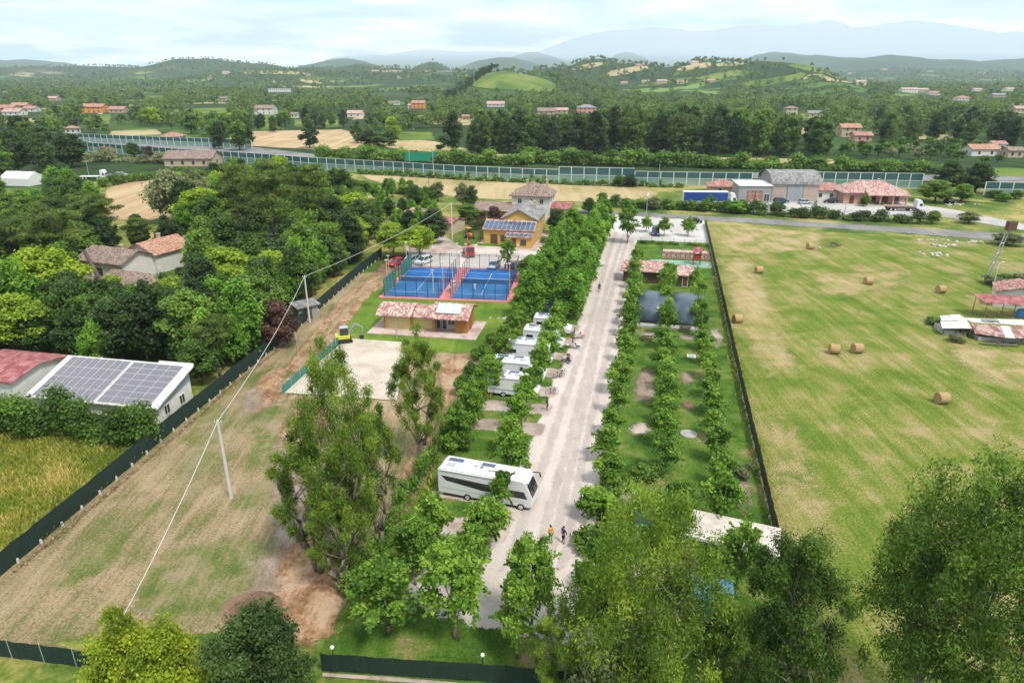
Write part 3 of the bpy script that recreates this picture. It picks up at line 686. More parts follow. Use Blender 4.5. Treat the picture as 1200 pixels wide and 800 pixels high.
sheet('pink_path', RP((2.0, 151), (2.0, 158.5), (12.2, 158.5), (12.2, 151)), G_pave, 0.05, 2)
sheet('turquoise_court', RP((-0.6, 143.5), (-0.6, 148.5), (12.2, 148.5), (12.2, 143.5)), G_turq, 0.05, 2)
sheet('garden_path', RP((2.4, 120), (2.2, 141), (3.4, 141), (3.6, 120)), G_pitch, 0.1, 1)
for (a, b, w, d, m) in ((0.2, 82.5, 2.2, 12, G_bare), (0.0, 70.5, 2.2, 3.0, G_pitch), (5.6, 86, 1.6, 5, G_bare), (5.4, 77.5, 1.6, 3, G_brown), (10.4, 103, 1.4, 9, G_pitch), (0.6, 101.5, 3.6, 2.6, G_pitch), (6.4, 101.5, 3.4, 2.4, G_pitch), (10.2, 60, 1.2, 8, G_bare), (1.5, 47, 4.0, 3.0, G_pitch), (-1.0, 57, 1.6, 4, G_pitch)):
    n = 14
    pts = [R(a + w / 2 * math.cos(t) * (1 + 0.25 * mn.noise(Vector((a, b, t)))), b + d / 2 * math.sin(t) * (1 + 0.2 * mn.noise(Vector((b, a, t))))) for t in [2 * math.pi * i / n for i in range(n)]]
    sheet('bare_patch', pts, m, 0.15, 0.6)
sheet('asphalt_road', PX((640, 243), (740, 249), (900, 257), (1050, 266), (1165, 273), (1300, 284), (1500, 302), (1500, 314), (1300, 293), (1150, 280.5), (1050, 272.5), (900, 263), (740, 253.5), (640, 247)), G_asph, 0.12, 4)
sheet('forecourt', PX((850, 238), (905, 231), (1000, 229), (1062, 238), (1118, 246), (1210, 265), (1300, 276), (1300, 281), (1200, 270), (1110, 255), (1040, 252), (920, 251), (850, 246)), G_fore, 0.2, 3)
sheet('dirt_track', PX((466, 330), (452, 316), (418, 325), (398, 348), (372, 388), (335, 440), (318, 470), (332, 474), (356, 440), (392, 385), (420, 352), (450, 335)), G_lot, 0.3, 1.0)
for off in (0, 1):
    c = [(452, 322), (424, 338), (396, 372), (372, 402), (350, 435)]
    q = [P(x + (10 - i * 1 if off else -4 - i * 1.5), y + (4 if off else 0)) for i, (x, y) in enumerate(c)]
    w = 0.75
    sheet('wheel_rut', [p + Vector((-w, 0.2, 0)) for p in q] + [p + Vector((w, -0.2, 0)) for p in reversed(q)], G_dirt, 0.25, 0.8)
sheet('brown_bank', PX((438, 322), (455, 300), (495, 292), (505, 300), (478, 312), (455, 325)), G_brown, 0.3, 1)
sheet('dirt_patch', PX((345, 440), (392, 390), (404, 396), (345, 448), (325, 470), (300, 490), (310, 455)), G_dirt, 0.5, 0.8)
sheet('dirt_patch', PX((325, 512), (345, 480), (385, 478), (380, 520), (345, 545)), G_dirt, 0.6, 0.8)
sheet('dirt_patch', PX((318, 690), (335, 640), (372, 630), (395, 680), (392, 745), (360, 760), (330, 720)), G_dirt, 0.6, 0.8)
sheet('dirt_patch', PX((520, 425), (548, 410), (552, 440), (528, 470), (505, 540), (478, 600), (470, 560), (500, 500)), G_dirt, 0.6, 0.8)
sheet('kerb_path', PX((378, 789), (480, 796), (620, 806), (620, 810), (480, 800), (378, 793)), G_pitch, 0.05, 1)
sheet('driveway', PX((540, 290), (570, 284), (650, 292), (652, 304), (640, 318), (480, 314), (480, 304), (515, 297)), G_gravel, 0.25, 1.2)
sheet('farm_yard', PX((470, 282), (520, 276), (545, 292), (520, 300), (480, 300)), G_pitch, 0.25, 1.2)
sheet('house_lawn', PX((558, 283), (575, 272), (610, 272), (655, 262), (664, 262), (660, 290), (560, 290)), G_lawn, 0.2, 1.0)
# far fields
sheet('stubble_field', PX((420, 205), (530, 207), (640, 213), (760, 219), (772, 228), (735, 238), (640, 236), (540, 232), (455, 219)), G_straw, 1.0, 6)
sheet('striped_wheat_field', PX((126, 222), (150, 213), (196, 208), (215, 212), (210, 258), (120, 258)), G_stripe, 0.6, 5)
sheet('wheat_field', PX((268, 158), (300, 154), (400, 152), (424, 158), (440, 172), (380, 176), (272, 170)), G_stripe, 1.5, 10)
sheet('wheat_field', PX((432, 168), (480, 163), (510, 166), (560, 178), (545, 181), (470, 176)), G_straw, 1.5, 10)
sheet('wheat_field', PX((575, 181), (760, 184), (990, 187), (1015, 191), (1000, 194), (760, 188), (575, 184)), G_straw, 1.5, 10)
sheet('wheat_field', PX((660, 155), (800, 150), (960, 150), (960, 158), (800, 162), (660, 164)), G_straw, 2, 12)
sheet('wheat_field', PX((-20, 138), (40, 139), (44, 144), (-20, 145)), G_straw, 2, 12)
sheet('wheat_field', PX((130, 154), (185, 152), (188, 158), (130, 160)), G_straw, 2, 12)
sheet('wheat_field', PX((1060, 157), (1110, 158), (1105, 164), (1060, 163)), G_straw, 2, 12)
for pts in ([(110, 134), (130, 134), (128, 146), (108, 146)], [(170, 112), (190, 112), (192, 121), (172, 121)], [(305, 130), (335, 130), (332, 152), (302, 152)], [(465, 155), (505, 155), (510, 164), (468, 165)], [(215, 128), (265, 126), (270, 142), (218, 146)],
            [(1010, 143), (1038, 143), (1040, 152), (1012, 152)], [(1155, 197), (1290, 200), (1290, 218), (1155, 212)], [(445, 116), (500, 116), (505, 122), (445, 122)], [(175, 130), (186, 128), (190, 138), (178, 140)], [(760, 141), (790, 141), (792, 149), (762, 150)], [(150, 122), (170, 122), (172, 130), (150, 131)], [(345, 140), (400, 141), (402, 149), (346, 149)], [(45, 142), (80, 141), (84, 150), (46, 151)], [(820, 148), (850, 148), (850, 156), (820, 156)], [(60, 124), (85, 124), (85, 129), (60, 129)]):
    sheet('pasture', PX(*pts), G_green, 1.5, 8)
sheet('highway', PX((-30, 165), (60, 166), (300, 180), (480, 200), (700, 207), (1000, 211), (1300, 216), (1300, 209), (1000, 204), (700, 201), (480, 194), (300, 173), (60, 160), (-30, 159)), G_asph, 0, 20)
# fields on the hill slopes, laid over the terrain
def slope_patch(px, py, D, wx, wy, mat, name='hill_field'):
    zc = D * cp
    cx = (px - 600) / FPX * zc
    n = 14; V, F = [], []
    V.append((cx, D, hgt(cx, D) + 1.2))
    for j in (1, 2, 3, 4):
        for i in range(n):
            t = 2 * math.pi * i / n; k = j / 4 * (1 + 0.25 * mn.noise(Vector((px, D / 100, t))))
            x, y = cx + wx * k * math.cos(t), D + wy * k * math.sin(t)
            V.append((x, y, hgt(x, y) + 1.2))
    for i in range(n): F.append((0, 1 + i, 1 + (i + 1) % n))
    for j in range(3):
        for i in range(n):
            a, b = 1 + j * n + i, 1 + j * n + (i + 1) % n
            F.append((a, a + n, b + n, b))
    me = bpy.data.meshes.new(name); me.from_pydata(V, [], F); me.materials.append(mat)
    me.polygons.foreach_set('use_smooth', [True] * len(F))
    bm = bmesh.new(); bm.from_mesh(me); bmesh.ops.recalc_face_normals(bm, faces=bm.faces)
    if sum(f.normal.z for f in bm.faces) < 0: bmesh.ops.reverse_faces(bm, faces=bm.faces)
    bm.to_mesh(me); bm.free()
    return struct(obj(name, me))
slope_patch(604, 95, 1165, 72, 80, G_green, 'grassy_knoll')
for a in ((735, 0, 1870, 55, 40, G_straw), (690, 0, 2060, 60, 35, G_straw), (815, 0, 1720, 40, 40, G_straw), (855, 0, 1700, 35, 30, G_straw), (780, 0, 1600, 60, 40, G_green), (850, 0, 1560, 60, 40, G_green), (960, 0, 1500, 60, 60, G_green), (985, 0, 1380, 70, 40, G_straw), (900, 0, 1420, 70, 35, G_green), (330, 0, 2350, 90, 60, G_straw), (290, 0, 2420, 70, 50, G_green), (380, 0, 2700, 80, 60, G_green), (255, 0, 2500, 60, 60, G_straw), (560, 0, 2000, 60, 40, G_green), (460, 0, 2500, 50, 40, G_straw)):
    slope_patch(*a)

# ---------------------------------------------------------------- foliage
def unit(rng, n):
    d = rng.normal(size=(n, 3)); return d / np.linalg.norm(d, axis=1, keepdims=True)
def leaf_cloud(rng, cen, rad, per, size, aspect=0.7, up=0.5, droop=0.0, shell=0.45, tint_sp=0.22, under=0.35, jitter=0.0):
    """leaves round each clump centre: returns quad corners (n,4,3) and tint (n)"""
    cen = np.asarray(cen, float); rad = np.asarray(rad, float)
    if rad.ndim == 1: rad = np.repeat(rad[:, None], 3, 1)
    k = len(cen)
    per = np.full(k, per) if np.isscalar(per) else np.asarray(per)
    idx = np.repeat(np.arange(k), per); n = len(idx)
    d = unit(rng, n)
    flip = (d[:, 2] < 0) & (rng.random(n) > under); d[flip, 2] *= -1
    r = rng.random(n) ** shell
    r *= 1 + 0.22 * rng.normal(size=n)
    pos = cen[idx] + d * r[:, None] * rad[idx]
    nrm = d * 0.55 + unit(rng, n) * 0.75; nrm[:, 2] += up
    nrm /= np.linalg.norm(nrm, axis=1, keepdims=True)
    t = unit(rng, n)
    if droop: t = t * (1 - droop) + np.array([0, 0, -1.0]) * droop
    t -= nrm * np.sum(t * nrm, 1, keepdims=True); t /= np.maximum(np.linalg.norm(t, axis=1, keepdims=True), 1e-6)
    b = np.cross(nrm, t)
    s = size * (0.65 + 0.7 * rng.random(n))[:, None]
    fold = nrm * s * 0.25
    q = np.stack([pos - t * s, pos - b * s * aspect - fold, pos + t * s, pos + b * s * aspect - fold], 1)
    tc = rng.normal(size=k) * tint_sp * 0.7
    tint = 0.5 + tc[idx] + rng.normal(size=n) * tint_sp * 0.6
    return q, np.clip(tint, 0, 1)
def leaf_mesh(name, parts, mat, extra=None):
    q = np.concatenate([p[0] for p in parts]); tint = np.concatenate([p[1] for p in parts])
    n = len(q)
    me = bpy.data.meshes.new(name)
    me.vertices.add(n * 4); me.vertices.foreach_set('co', q.reshape(-1).astype(np.float32))
    me.loops.add(n * 4); me.loops.foreach_set('vertex_index', np.arange(n * 4, dtype=np.int32))
    me.polygons.add(n); me.polygons.foreach_set('loop_start', np.arange(0, n * 4, 4, dtype=np.int32))
    at = me.attributes.new('tint', 'FLOAT', 'FACE'); at.data.foreach_set('value', tint.astype(np.float32))
    me.materials.append(mat)
    me.update(calc_edges=True)
    return me
def clumps(rng, n, prof, h0, h1, r_cl, spread=0.82, minsep=0.55):
    """clump centres filling a crown: prof(t) gives its radius at height fraction t"""
    out, rr = [], []
    tries = 0
    while len(out) < n and tries < n * 60:
        tries += 1
        t = rng.random(); R_ = prof(t)
        if rng.random() > (R_ / prof.maxr) + 0.15: continue
        a = rng.random() * 2 * math.pi; q = math.sqrt(rng.random() * 0.8 + 0.2) if rng.random() < 0.75 else rng.random() * 0.6
        q *= R_ * spread
        p = np.array([q * math.cos(a), q * math.sin(a), h0 + (h1 - h0) * t])
        rc = r_cl * (0.7 + 0.6 * rng.random())
        if any(np.linalg.norm(p - o) < minsep * (rc + r2) * 0.6 for o, r2 in zip(out, rr)): continue
        out.append(p); rr.append(rc)
    return np.array(out), np.array(rr)
class Prof:
    def __init__(s, pts):
        s.t = [p[0] for p in pts]; s.r = [p[1] for p in pts]; s.maxr = max(s.r)
    def __call__(s, t): return float(np.interp(t, s.t, s.r))
def wood_mesh(name, rng, h_tr, r_tr, cen, n_br, mat, lean=0.3, leaders=1, split=0.3, n=7):
    "trunk and limbs reaching into the clumps"
    m = MB()
    tops = []
    for k in range(leaders):
        a = rng.random() * 6.28; ln = lean * (1.0 if leaders == 1 else 2.2)
        pts = [Vector((0, 0, -0.15))]
        base = Vector((math.cos(a), math.sin(a), 0)) * (0 if leaders == 1 else r_tr * 1.2)
        pts[0] += base
        steps = 6
        for i in range(1, steps + 1):
            f = i / steps
            pts.append(base + Vector((math.cos(a) * ln * h_tr * 0.18 * f + rng.normal() * 0.03 * h_tr * 0.4, math.sin(a) * ln * h_tr * 0.18 * f + rng.normal() * 0.03 * h_tr * 0.4, h_tr * f)))
        rs = [r_tr * (1.25 if i == 0 else 1 - 0.82 * i / steps) for i in range(steps + 1)]
        m.path(pts, rs, n)
        tops.append((pts, rs))
    order = rng.permutation(len(cen))[:n_br]
    for ci in order:
        c = Vector(cen[ci]); pts, rs = tops[int(rng.integers(len(tops)))]
        zt = max(split * h_tr, min(h_tr * 0.95, c.z - 0.35 * math.hypot(c.x, c.y) - 0.2 * h_tr * rng.random()))
        i = max(1, min(len(pts) - 2, int(zt / h_tr * (len(pts) - 1))))
        p0 = pts[i]; r0 = rs[i] * 0.55
        mid = p0.lerp(c, 0.5) + Vector((rng.normal(), rng.normal(), 0.6)) * 0.06 * h_tr
        m.path([p0, mid, c], [r0, r0 * 0.55, r0 * 0.15], 5)
    return m.data(name, mat, smooth=True)

SPECIES = {}
def species(key, variants): SPECIES[key] = variants
def rng_(s): return np.random.default_rng(s)
# every prototype is built at its real size; trees are scaled copies that share its mesh: (trunk mesh, crown mesh, height, radius)
def round_tree(seed, H, rad, trunk, n_cl, per, size, leafm, barkm, prof=None, aspect=0.75, up=0.5, r_cl=None, droop=0, r_tr=None, leaders=1, n_br=12, shell=0.45, tint_sp=0.22, lean=0.15, under=0.35, squash=0.85, name='crown', shoots=0):
    g = rng_(seed)
    pr = Prof(prof or [(0, 0.55 * rad), (0.2, 0.9 * rad), (0.42, rad), (0.7, 0.8 * rad), (0.9, 0.45 * rad), (1, 0.18 * rad)])
    rc = r_cl or rad * 0.36
    cen, rr = clumps(g, n_cl, pr, trunk + rc * 0.5, H - rc * 0.75, rc)
    rad3 = np.stack([rr, rr, rr * squash], 1)
    lv = [leaf_cloud(g, cen, rad3, per, size, aspect, up, droop, shell, tint_sp, under)]
    if shoots:
        sc, sr = [], []
        for k in range(shoots):
            i = int(g.integers(len(cen))); d = np.array(cen[i]) - np.array([0, 0, trunk + (H - trunk) * 0.35]); d = d / max(np.linalg.norm(d), 1e-6) + g.normal(size=3) * 0.35
            d /= np.linalg.norm(d); ln = rr[i] * (1.0 + 0.9 * g.random())
            for f in np.linspace(0.55, 1.0, 5): sc.append(cen[i] + d * ln * f - np.array([0, 0, 0.12 * f * f * ln])); sr.append(0.10 * rad * (1.25 - f))
        lv.append(leaf_cloud(g, np.array(sc), np.array(sr), max(3, per // 28), size, aspect, up, droop, 0.6, tint_sp, 0.8))
    cm = leaf_mesh(name, lv, leafm)
    tm = wood_mesh('trunk', g, H * 0.8, r_tr or H * 0.018, cen, n_br, barkm, lean, leaders)
    return (tm, cm, H, rad)

species('plane_small', [round_tree(10 + i, 3.6, 1.3, 1.1, 22, 150, 0.105, M['l_plane'], M['palebark'], r_cl=0.46, r_tr=0.07, n_br=10, tint_sp=0.3, shell=0.6, shoots=14) for i in range(4)])
species('plane', [round_tree(20 + i, 7.5, 2.3, 2.3, 44, 130, 0.125, M['l_plane'], M['palebark'], r_cl=0.56, r_tr=0.12, n_br=24, tint_sp=0.3, shell=0.65, shoots=46) for i in range(4)])
species('poplar', [round_tree(30 + i, 9.0, 2.9, 1.8, 64, 200, 0.165, M['l_poplar'], M['bark'], prof=[(0, 2.0), (0.2, 2.8), (0.45, 2.8), (0.7, 2.0), (0.9, 1.0), (1, 0.3)], r_cl=0.72, r_tr=0.16, n_br=14, squash=1.3, tint_sp=0.28, shoots=40) for i in range(4)])
def eucalyptus(seed, H, rad, leafm, n_cl=60, per=420, size=0.16, trunk=3.0, leaders=3, top=0.35):
    g = rng_(seed)
    pr = Prof([(0, 0.45 * rad), (0.2, 0.85 * rad), (0.45, rad), (0.7, 0.8 * rad), (1, top * rad)])
    cen, rr = clumps(g, n_cl, pr, trunk, H - 0.8, rad * 0.215, 1.0, 1.05)
    rad3 = np.stack([rr, rr, rr * 1.15], 1)
    pr_ = (per * (0.55 + 0.9 * g.random(len(cen)))).astype(int)
    a = leaf_cloud(g, cen, rad3, pr_, size, 0.34, 0.25, 0.5, 0.5, 0.26, 0.6)
    # hanging sprays under the clumps
    c2 = cen + np.stack([g.normal(size=len(cen)) * 0.4 * rad * 0.3, g.normal(size=len(cen)) * 0.4 * rad * 0.3, -rr * 0.9], 1)
    b = leaf_cloud(g, c2, np.stack([rr * 0.6, rr * 0.6, rr * 1.0], 1), max(20, per // 4), size, 0.3, 0.1, 0.7, 0.6, 0.26, 0.9)
    cm = leaf_mesh('crown', [a, b], leafm)
    cen = np.array(cen); tm = wood_mesh('trunk', g, H * 0.68, 0.022 * H if leaders == 1 else 0.013 * H, cen, int(n_cl * 0.7), M['palebark'], 0.5, leaders, 0.18, 8)
    return (tm, cm, H, rad)
species('euc_a', [eucalyptus(51, 20, 4.7, M['l_euc'], 70, 500, 0.115, 3.0, 3)])
species('euc_b', [eucalyptus(52, 15.5, 2.9, M['l_euc'], 44, 480, 0.105, 3.2, 2, 0.3)])
species('euc_c', [eucalyptus(53, 17, 5.2, M['l_euc'], 72, 560, 0.115, 3.0, 3)])
species('euc_d', [eucalyptus(54, 15.5, 3.6, M['l_eucdark'], 56, 560, 0.112, 2.6, 2)])
species('euc_e', [eucalyptus(55, 19, 5.6, M['l_eucdark'], 92, 520, 0.125, 4.8, 3, 0.65)])
species('oak', [round_tree(60 + i, 12, 4.6, 1.8, 46, 230, 0.25, M['l_oak'], M['bark'], r_cl=1.35, r_tr=0.24, n_br=12, squash=0.8) for i in range(6)])
species('darkoak', [round_tree(70 + i, 12, 4.8, 1.5, 48, 230, 0.25, M['l_dark'], M['bark'], r_cl=1.35, r_tr=0.26, n_br=12, squash=0.8) for i in range(3)])
species('bigoak', [round_tree(76, 9.0, 4.2, 1.0, 64, 560, 0.095, M['l_dark'], M['bark'], r_cl=0.95, shoots=40, r_tr=0.2, n_br=16)])
species('lime', [round_tree(80 + i, 9.0, 3.4, 1.6, 46, 360, 0.105, M['l_lime'], M['palebark'], r_cl=0.95, r_tr=0.15, n_br=14, droop=0.2, prof=[(0, 2.2), (0.25, 3.2), (0.5, 3.0), (0.75, 2.0), (1, 0.6)]) for i in range(2)])
species('acacia', [round_tree(85 + i, 8, 4.2, 2.2, 30, 260, 0.2, M['l_acacia'], M['bark'], r_cl=1.25, r_tr=0.16, n_br=14, squash=0.55, up=0.9) for i in range(2)])
species('tall', [round_tree(90 + i, 16, 4.3, 2.0, 62, 190, 0.30, M['l_oak'], M['bark'], prof=[(0, 2.6), (0.25, 4.0), (0.5, 4.2), (0.75, 3.2), (1, 1.2)], r_cl=1.35, r_tr=0.28, n_br=14) for i in range(4)])
species('talldark', [round_tree(95 + i, 18, 5.4, 2.0, 70, 170, 0.36, M['l_dark'], M['bark'], prof=[(0, 3.4), (0.25, 5.0), (0.5, 5.4), (0.75, 4.2), (1, 1.8)], r_cl=1.7, r_tr=0.3, n_br=14) for i in range(4)])
def pine(seed, H=13, rad=4.6):
    g = rng_(seed)
    pr = Prof([(0, 0.3 * rad), (0.35, 0.85 * rad), (0.7, rad), (1, 0.6 * rad)])
    cen, rr = clumps(g, 38, pr, H * 0.5, H - 0.7, rad * 0.27)
    lv = leaf_cloud(g, cen, np.stack([rr, rr, rr * 0.45], 1), 300, 0.20, 0.28, 0.6, 0, 0.6, 0.22, 0.3)
    return (wood_mesh('trunk', g, H * 0.88, 0.24, cen, 22, M['bark'], 0.25, 1, 0.45), leaf_mesh('crown', [lv], M['l_pine']), H, rad)
species('pine', [pine(100 + i) for i in range(3)])
def cypress(seed, H=10, rad=0.9, leafm='l_cypress', per=70, size=0.17, k=40):
    g = rng_(seed)
    t = np.sort(g.random(k)); prof = np.interp(t, [0, 0.15, 0.5, 1], [0.55, 0.9, 0.75, 0.08]) * rad
    a = g.random(k) * 6.28
    cen = np.stack([np.cos(a) * prof * 0.55, np.sin(a) * prof * 0.55, 0.3 + t * (H - 0.7)], 1)
    rr = np.maximum(prof * 0.6, 0.2)
    lv = leaf_cloud(g, cen, np.stack([rr, rr, rr * 1.5], 1), per, size, 0.45, 0.2, -0.0, 0.5, 0.2, 0.9)
    m = MB().path([(0, 0, -0.1), (0, 0, H * 0.85)], [0.14, 0.03], 6)
    return (m.data('trunk', M['bark'], smooth=True), leaf_mesh('crown', [lv], M[leafm]), H, rad)
species('cypress', [cypress(110 + i) for i in range(2)])
def conifer(seed, H=11, rad=2.6, leafm='l_blue'):
    g = rng_(seed)
    cen, rr = [], []
    for j in range(16):
        t = j / 15; R_ = rad * (1 - t) ** 0.85 + 0.15
        for i in range(max(3, int(9 * (1 - t)))):
            a = g.random() * 6.28; q = R_ * (0.55 + 0.35 * g.random())
            cen.append((q * math.cos(a), q * math.sin(a), 0.6 + (H - 1) * t - 0.15 * q)); rr.append(0.35 + 0.45 * (1 - t))
    cen, rr = np.array(cen), np.array(rr)
    lv = leaf_cloud(g, cen, np.stack([rr, rr, rr * 0.45], 1), 90, 0.17, 0.4, 0.5, 0.15, 0.5, 0.22, 0.5)
    m = MB().path([(0, 0, -0.1), (0, 0, H * 0.95)], [0.18, 0.03], 7)
    return (m.data('trunk', M['bark'], smooth=True), leaf_mesh('crown', [lv], M[leafm]), H, rad)
species('conifer', [conifer(120 + i, leafm=k) for i, k in enumerate(('l_blue', 'l_hedge'))])
species('plum', [round_tree(130, 7, 2.8, 1.0, 34, 260, 0.15, M['l_plum'], M['bark'], r_cl=0.85, r_tr=0.13)])
species('dry', [round_tree(133, 7, 2.0, 1.0, 30, 120, 0.13, M['l_dry'], M['deadwood'], r_cl=0.7, r_tr=0.12, n_br=22)])
species('olive', [round_tree(136 + i, 5.0, 2.3, 1.0, 28, 260, 0.13, M['l_olive'], M['bark'], r_cl=0.8, r_tr=0.15) for i in range(2)])
def bush(seed, leafm, H=1.8, rad=1.3, per=170, size=0.13, k=14):
    g = rng_(seed)
    cen = np.stack([g.normal(size=k) * rad * 0.4, g.normal(size=k) * rad * 0.4, H * (0.25 + 0.45 * g.random(k))], 1)
    rr = rad * (0.32 + 0.25 * g.random(k))
    lv = leaf_cloud(g, cen, np.stack([rr, rr, rr * 0.8], 1), per, size, 0.7, 0.5, 0, 0.45, 0.26, 0.4)
    lv[0][:, :, 2] = np.maximum(lv[0][:, :, 2], 0.02)
    st = MB()
    for i in range(5):
        a = i * 1.26; st.path([(0.1 * math.cos(a), 0.1 * math.sin(a), -0.05), (0.4 * rad * math.cos(a), 0.4 * rad * math.sin(a), H * 0.6)], [0.04, 0.015], 5)
    return (st.data('stem', M['bark']), leaf_mesh('foliage', [lv], M[leafm]), H, rad)
species('bush', [bush(140 + i, k) for i, k in enumerate(('l_hedge', 'l_oak', 'l_olive', 'l_hedge'))])
species('ball', [bush(150, 'l_hedge', 1.6, 0.95, 260, 0.10, 16)])
def far_crowns(key, seed0, leafs, H=14, rad=5, per=34, size=0.75, nv=4, k=26, prof=None):
    "single-mesh trees for the middle distance: crown and trunk in one"
    out = []
    for i in range(nv):
        g = rng_(seed0 + i)
        pr = Prof(prof or [(0, 0.6 * rad), (0.25, 0.95 * rad), (0.5, rad), (0.75, 0.75 * rad), (1, 0.3 * rad)])
        cen, rr = clumps(g, k, pr, 2.0, H - 1.2, rad * 0.33)
        q, t = leaf_cloud(g, cen, np.stack([rr, rr, rr * 0.85], 1), per, size, 0.8, 0.5, 0, 0.42, 0.24, 0.4)
        me = leaf_mesh('far_crown', [(q, t)], M[leafs[i % len(leafs)]])
        tr = MB().tube((0, 0, -0.2), (0, 0, H * 0.6), 0.28, 0.12, 6)
        bm = bmesh.new(); bm.from_mesh(me)
        vs_ = [bm.verts.new(v) for v in tr.v]
        for f in tr.f:
            fc = bm.faces.new([vs_[j] for j in f]); fc.material_index = 1
        bm.to_mesh(me); bm.free(); me.materials.append(M['bark'])
        out.append((None, me, H, rad))
    species(key, out)
far_crowns('mid', 200, ('l_far', 'l_oak', 'l_far', 'l_dark'), nv=8, per=70, size=0.46, k=30)
far_crowns('midtall', 220, ('l_far', 'l_dark', 'l_far', 'l_oak'), H=20, rad=6.2, nv=6, per=120, size=0.46, k=44, prof=[(0, 4.2), (0.25, 5.8), (0.5, 6.2), (0.75, 4.8), (1, 2.0)])
far_crowns('midlow', 240, ('l_oak', 'l_olive', 'l_hedge'), H=6, rad=3.2, nv=3, per=60, size=0.34, k=18)
far_crowns('farcyp', 250, ('l_cypress',), H=14, rad=1.7, nv=2, per=26, size=0.5, k=24, prof=[(0, 1.2), (0.2, 1.7), (0.6, 1.3), (1, 0.3)])
far_crowns('midlight', 260, ('l_hedge', 'l_acacia'), H=9, rad=4.0, nv=3, per=60, size=0.42, k=20)

NTREE = {}
def tree(key, pos, H, label, cat='tree', name=None, group=None, wid=None, var=None, rz=None):
    "one tree: a scaled copy of its kind, trunk and crown its parts"
    vs_ = SPECIES[key]
    tm, cm, h0, r0 = vs_[random.randrange(len(vs_)) if var is None else var % len(vs_)]
    s = H / h0; sxy = s if wid is None else wid / (2 * r0)
    rz = random.uniform(0, 6.28) if rz is None else rz
    nm = name or 'tree'
    sc = (sxy * random.uniform(0.94, 1.06), sxy * random.uniform(0.94, 1.06), s)
    if tm is None:
        o = obj(nm, cm, None, pos, rz); o.scale = sc; tag(o, label, cat, group)
    else:
        o = thing(nm, label, cat, pos, rz, group); o.scale = sc
        isb = cm.name.startswith('foliage')
        obj('stem' if isb else 'trunk', tm, o); obj('foliage' if isb else 'crown', cm, o)
    NTREE[nm] = NTREE.get(nm, 0) + 1
    TREES.append((pos[0], pos[1], H, (wid or 2 * r0 * s) / 2))
    return o
TREES = []
def hedge(label, pts, w, h, leafm='l_hedge', per_m=120, size=0.12, name='hedge', group=None, seed=1, wob=0.25):
    "a run of close-grown shrubs"
    g = rng_(seed); cen, rr = [], []
    for i in range(len(pts) - 1):
        a, b = Vector(pts[i]), Vector(pts[i + 1]); ln = (b - a).length
        nv = Vector((-(b - a).y, (b - a).x, 0)).normalized()
        k = max(1, int(ln / (w * 0.45)))
        for j in range(k):
            p = a.lerp(b, (j + g.random()) / k) + nv * (g.random() - 0.5) * w * 0.5
            hh = h * (1 + wob * g.normal())
            for zf in ((0.35, 0.72) if h > 1.2 else (0.5,)):
                cen.append((p.x, p.y, max(0.15, hh * zf))); rr.append((w * 0.42, w * 0.42, hh * 0.36))
    cen, rr = np.array(cen), np.array(rr)
    ln = sum((Vector(pts[i + 1]) - Vector(pts[i])).length for i in range(len(pts) - 1))
    lv = leaf_cloud(g, cen, rr, max(6, int(per_m * ln / len(cen))), size, 0.7, 0.5, 0, 0.4, 0.24, 0.4)
    lv[0][:, :, 2] = np.maximum(lv[0][:, :, 2], 0.02)
    return tag(obj(name, leaf_mesh(name, [lv], M[leafm])), label, 'hedge', group)
def scatter(poly, sep, hr, keys, label, name, group, protect=(), nmax=400, cat='tree', wfac=None, seed=0, edge=None, avoid=True):
    rnd = random.Random(seed); xs = [p[0] for p in poly]; ys = [p[1] for p in poly]
    got = []; tries = 0
    while len(got) < nmax and tries < 12000:
        tries += 1
        x, y = rnd.uniform(min(xs), max(xs)), rnd.uniform(min(ys), max(ys))
        if not in_poly(x, y, poly): continue
        if any((x - a) ** 2 + (y - b) ** 2 < sep * sep for a, b in got): continue
        H = rnd.uniform(*hr); key = rnd.choice(keys)
        v0 = SPECIES[key][0]; w = v0[3] * H / v0[2]
        if avoid and any((x - t[0]) ** 2 + (y - t[1]) ** 2 < (0.6 * (min(w, t[3]) + 0.3)) ** 2 for t in TREES): continue
        if any((x - bx_) ** 2 + (y - by_) ** 2 < (br + w * 0.8) ** 2 for bx_, by_, br in KEEP): continue
        bad = False
        for (x0, y0, x1, y1, oy) in tuple(protect) + tuple(PROTECT):
            if y >= oy: continue
            t_ = PIX(x, y, H * 0.97); m_ = PIX(x, y, H * 0.5); b_ = PIX(x, y, 0)
            hw = FPX * w * 0.85 / m_[2]
            if m_[0] + hw > x0 and m_[0] - hw < x1 and t_[1] < y1 and b_[1] > y0: bad = True; break
        if bad: continue
        got.append((x, y))
        tree(key, (x, y, hgt(x, y)), H, label if isinstance(label, str) else (label(key, x, y) if label.__code__.co_argcount > 1 else label(key)), cat, name if isinstance(name, str) else name(key), group)
    return len(got)
KEEP = []        # (x, y, radius) kept clear of scattered trees
PROTECT = []     # (x0, y0, x1, y1, distance): windows of the view that nearer scattered trees leave open

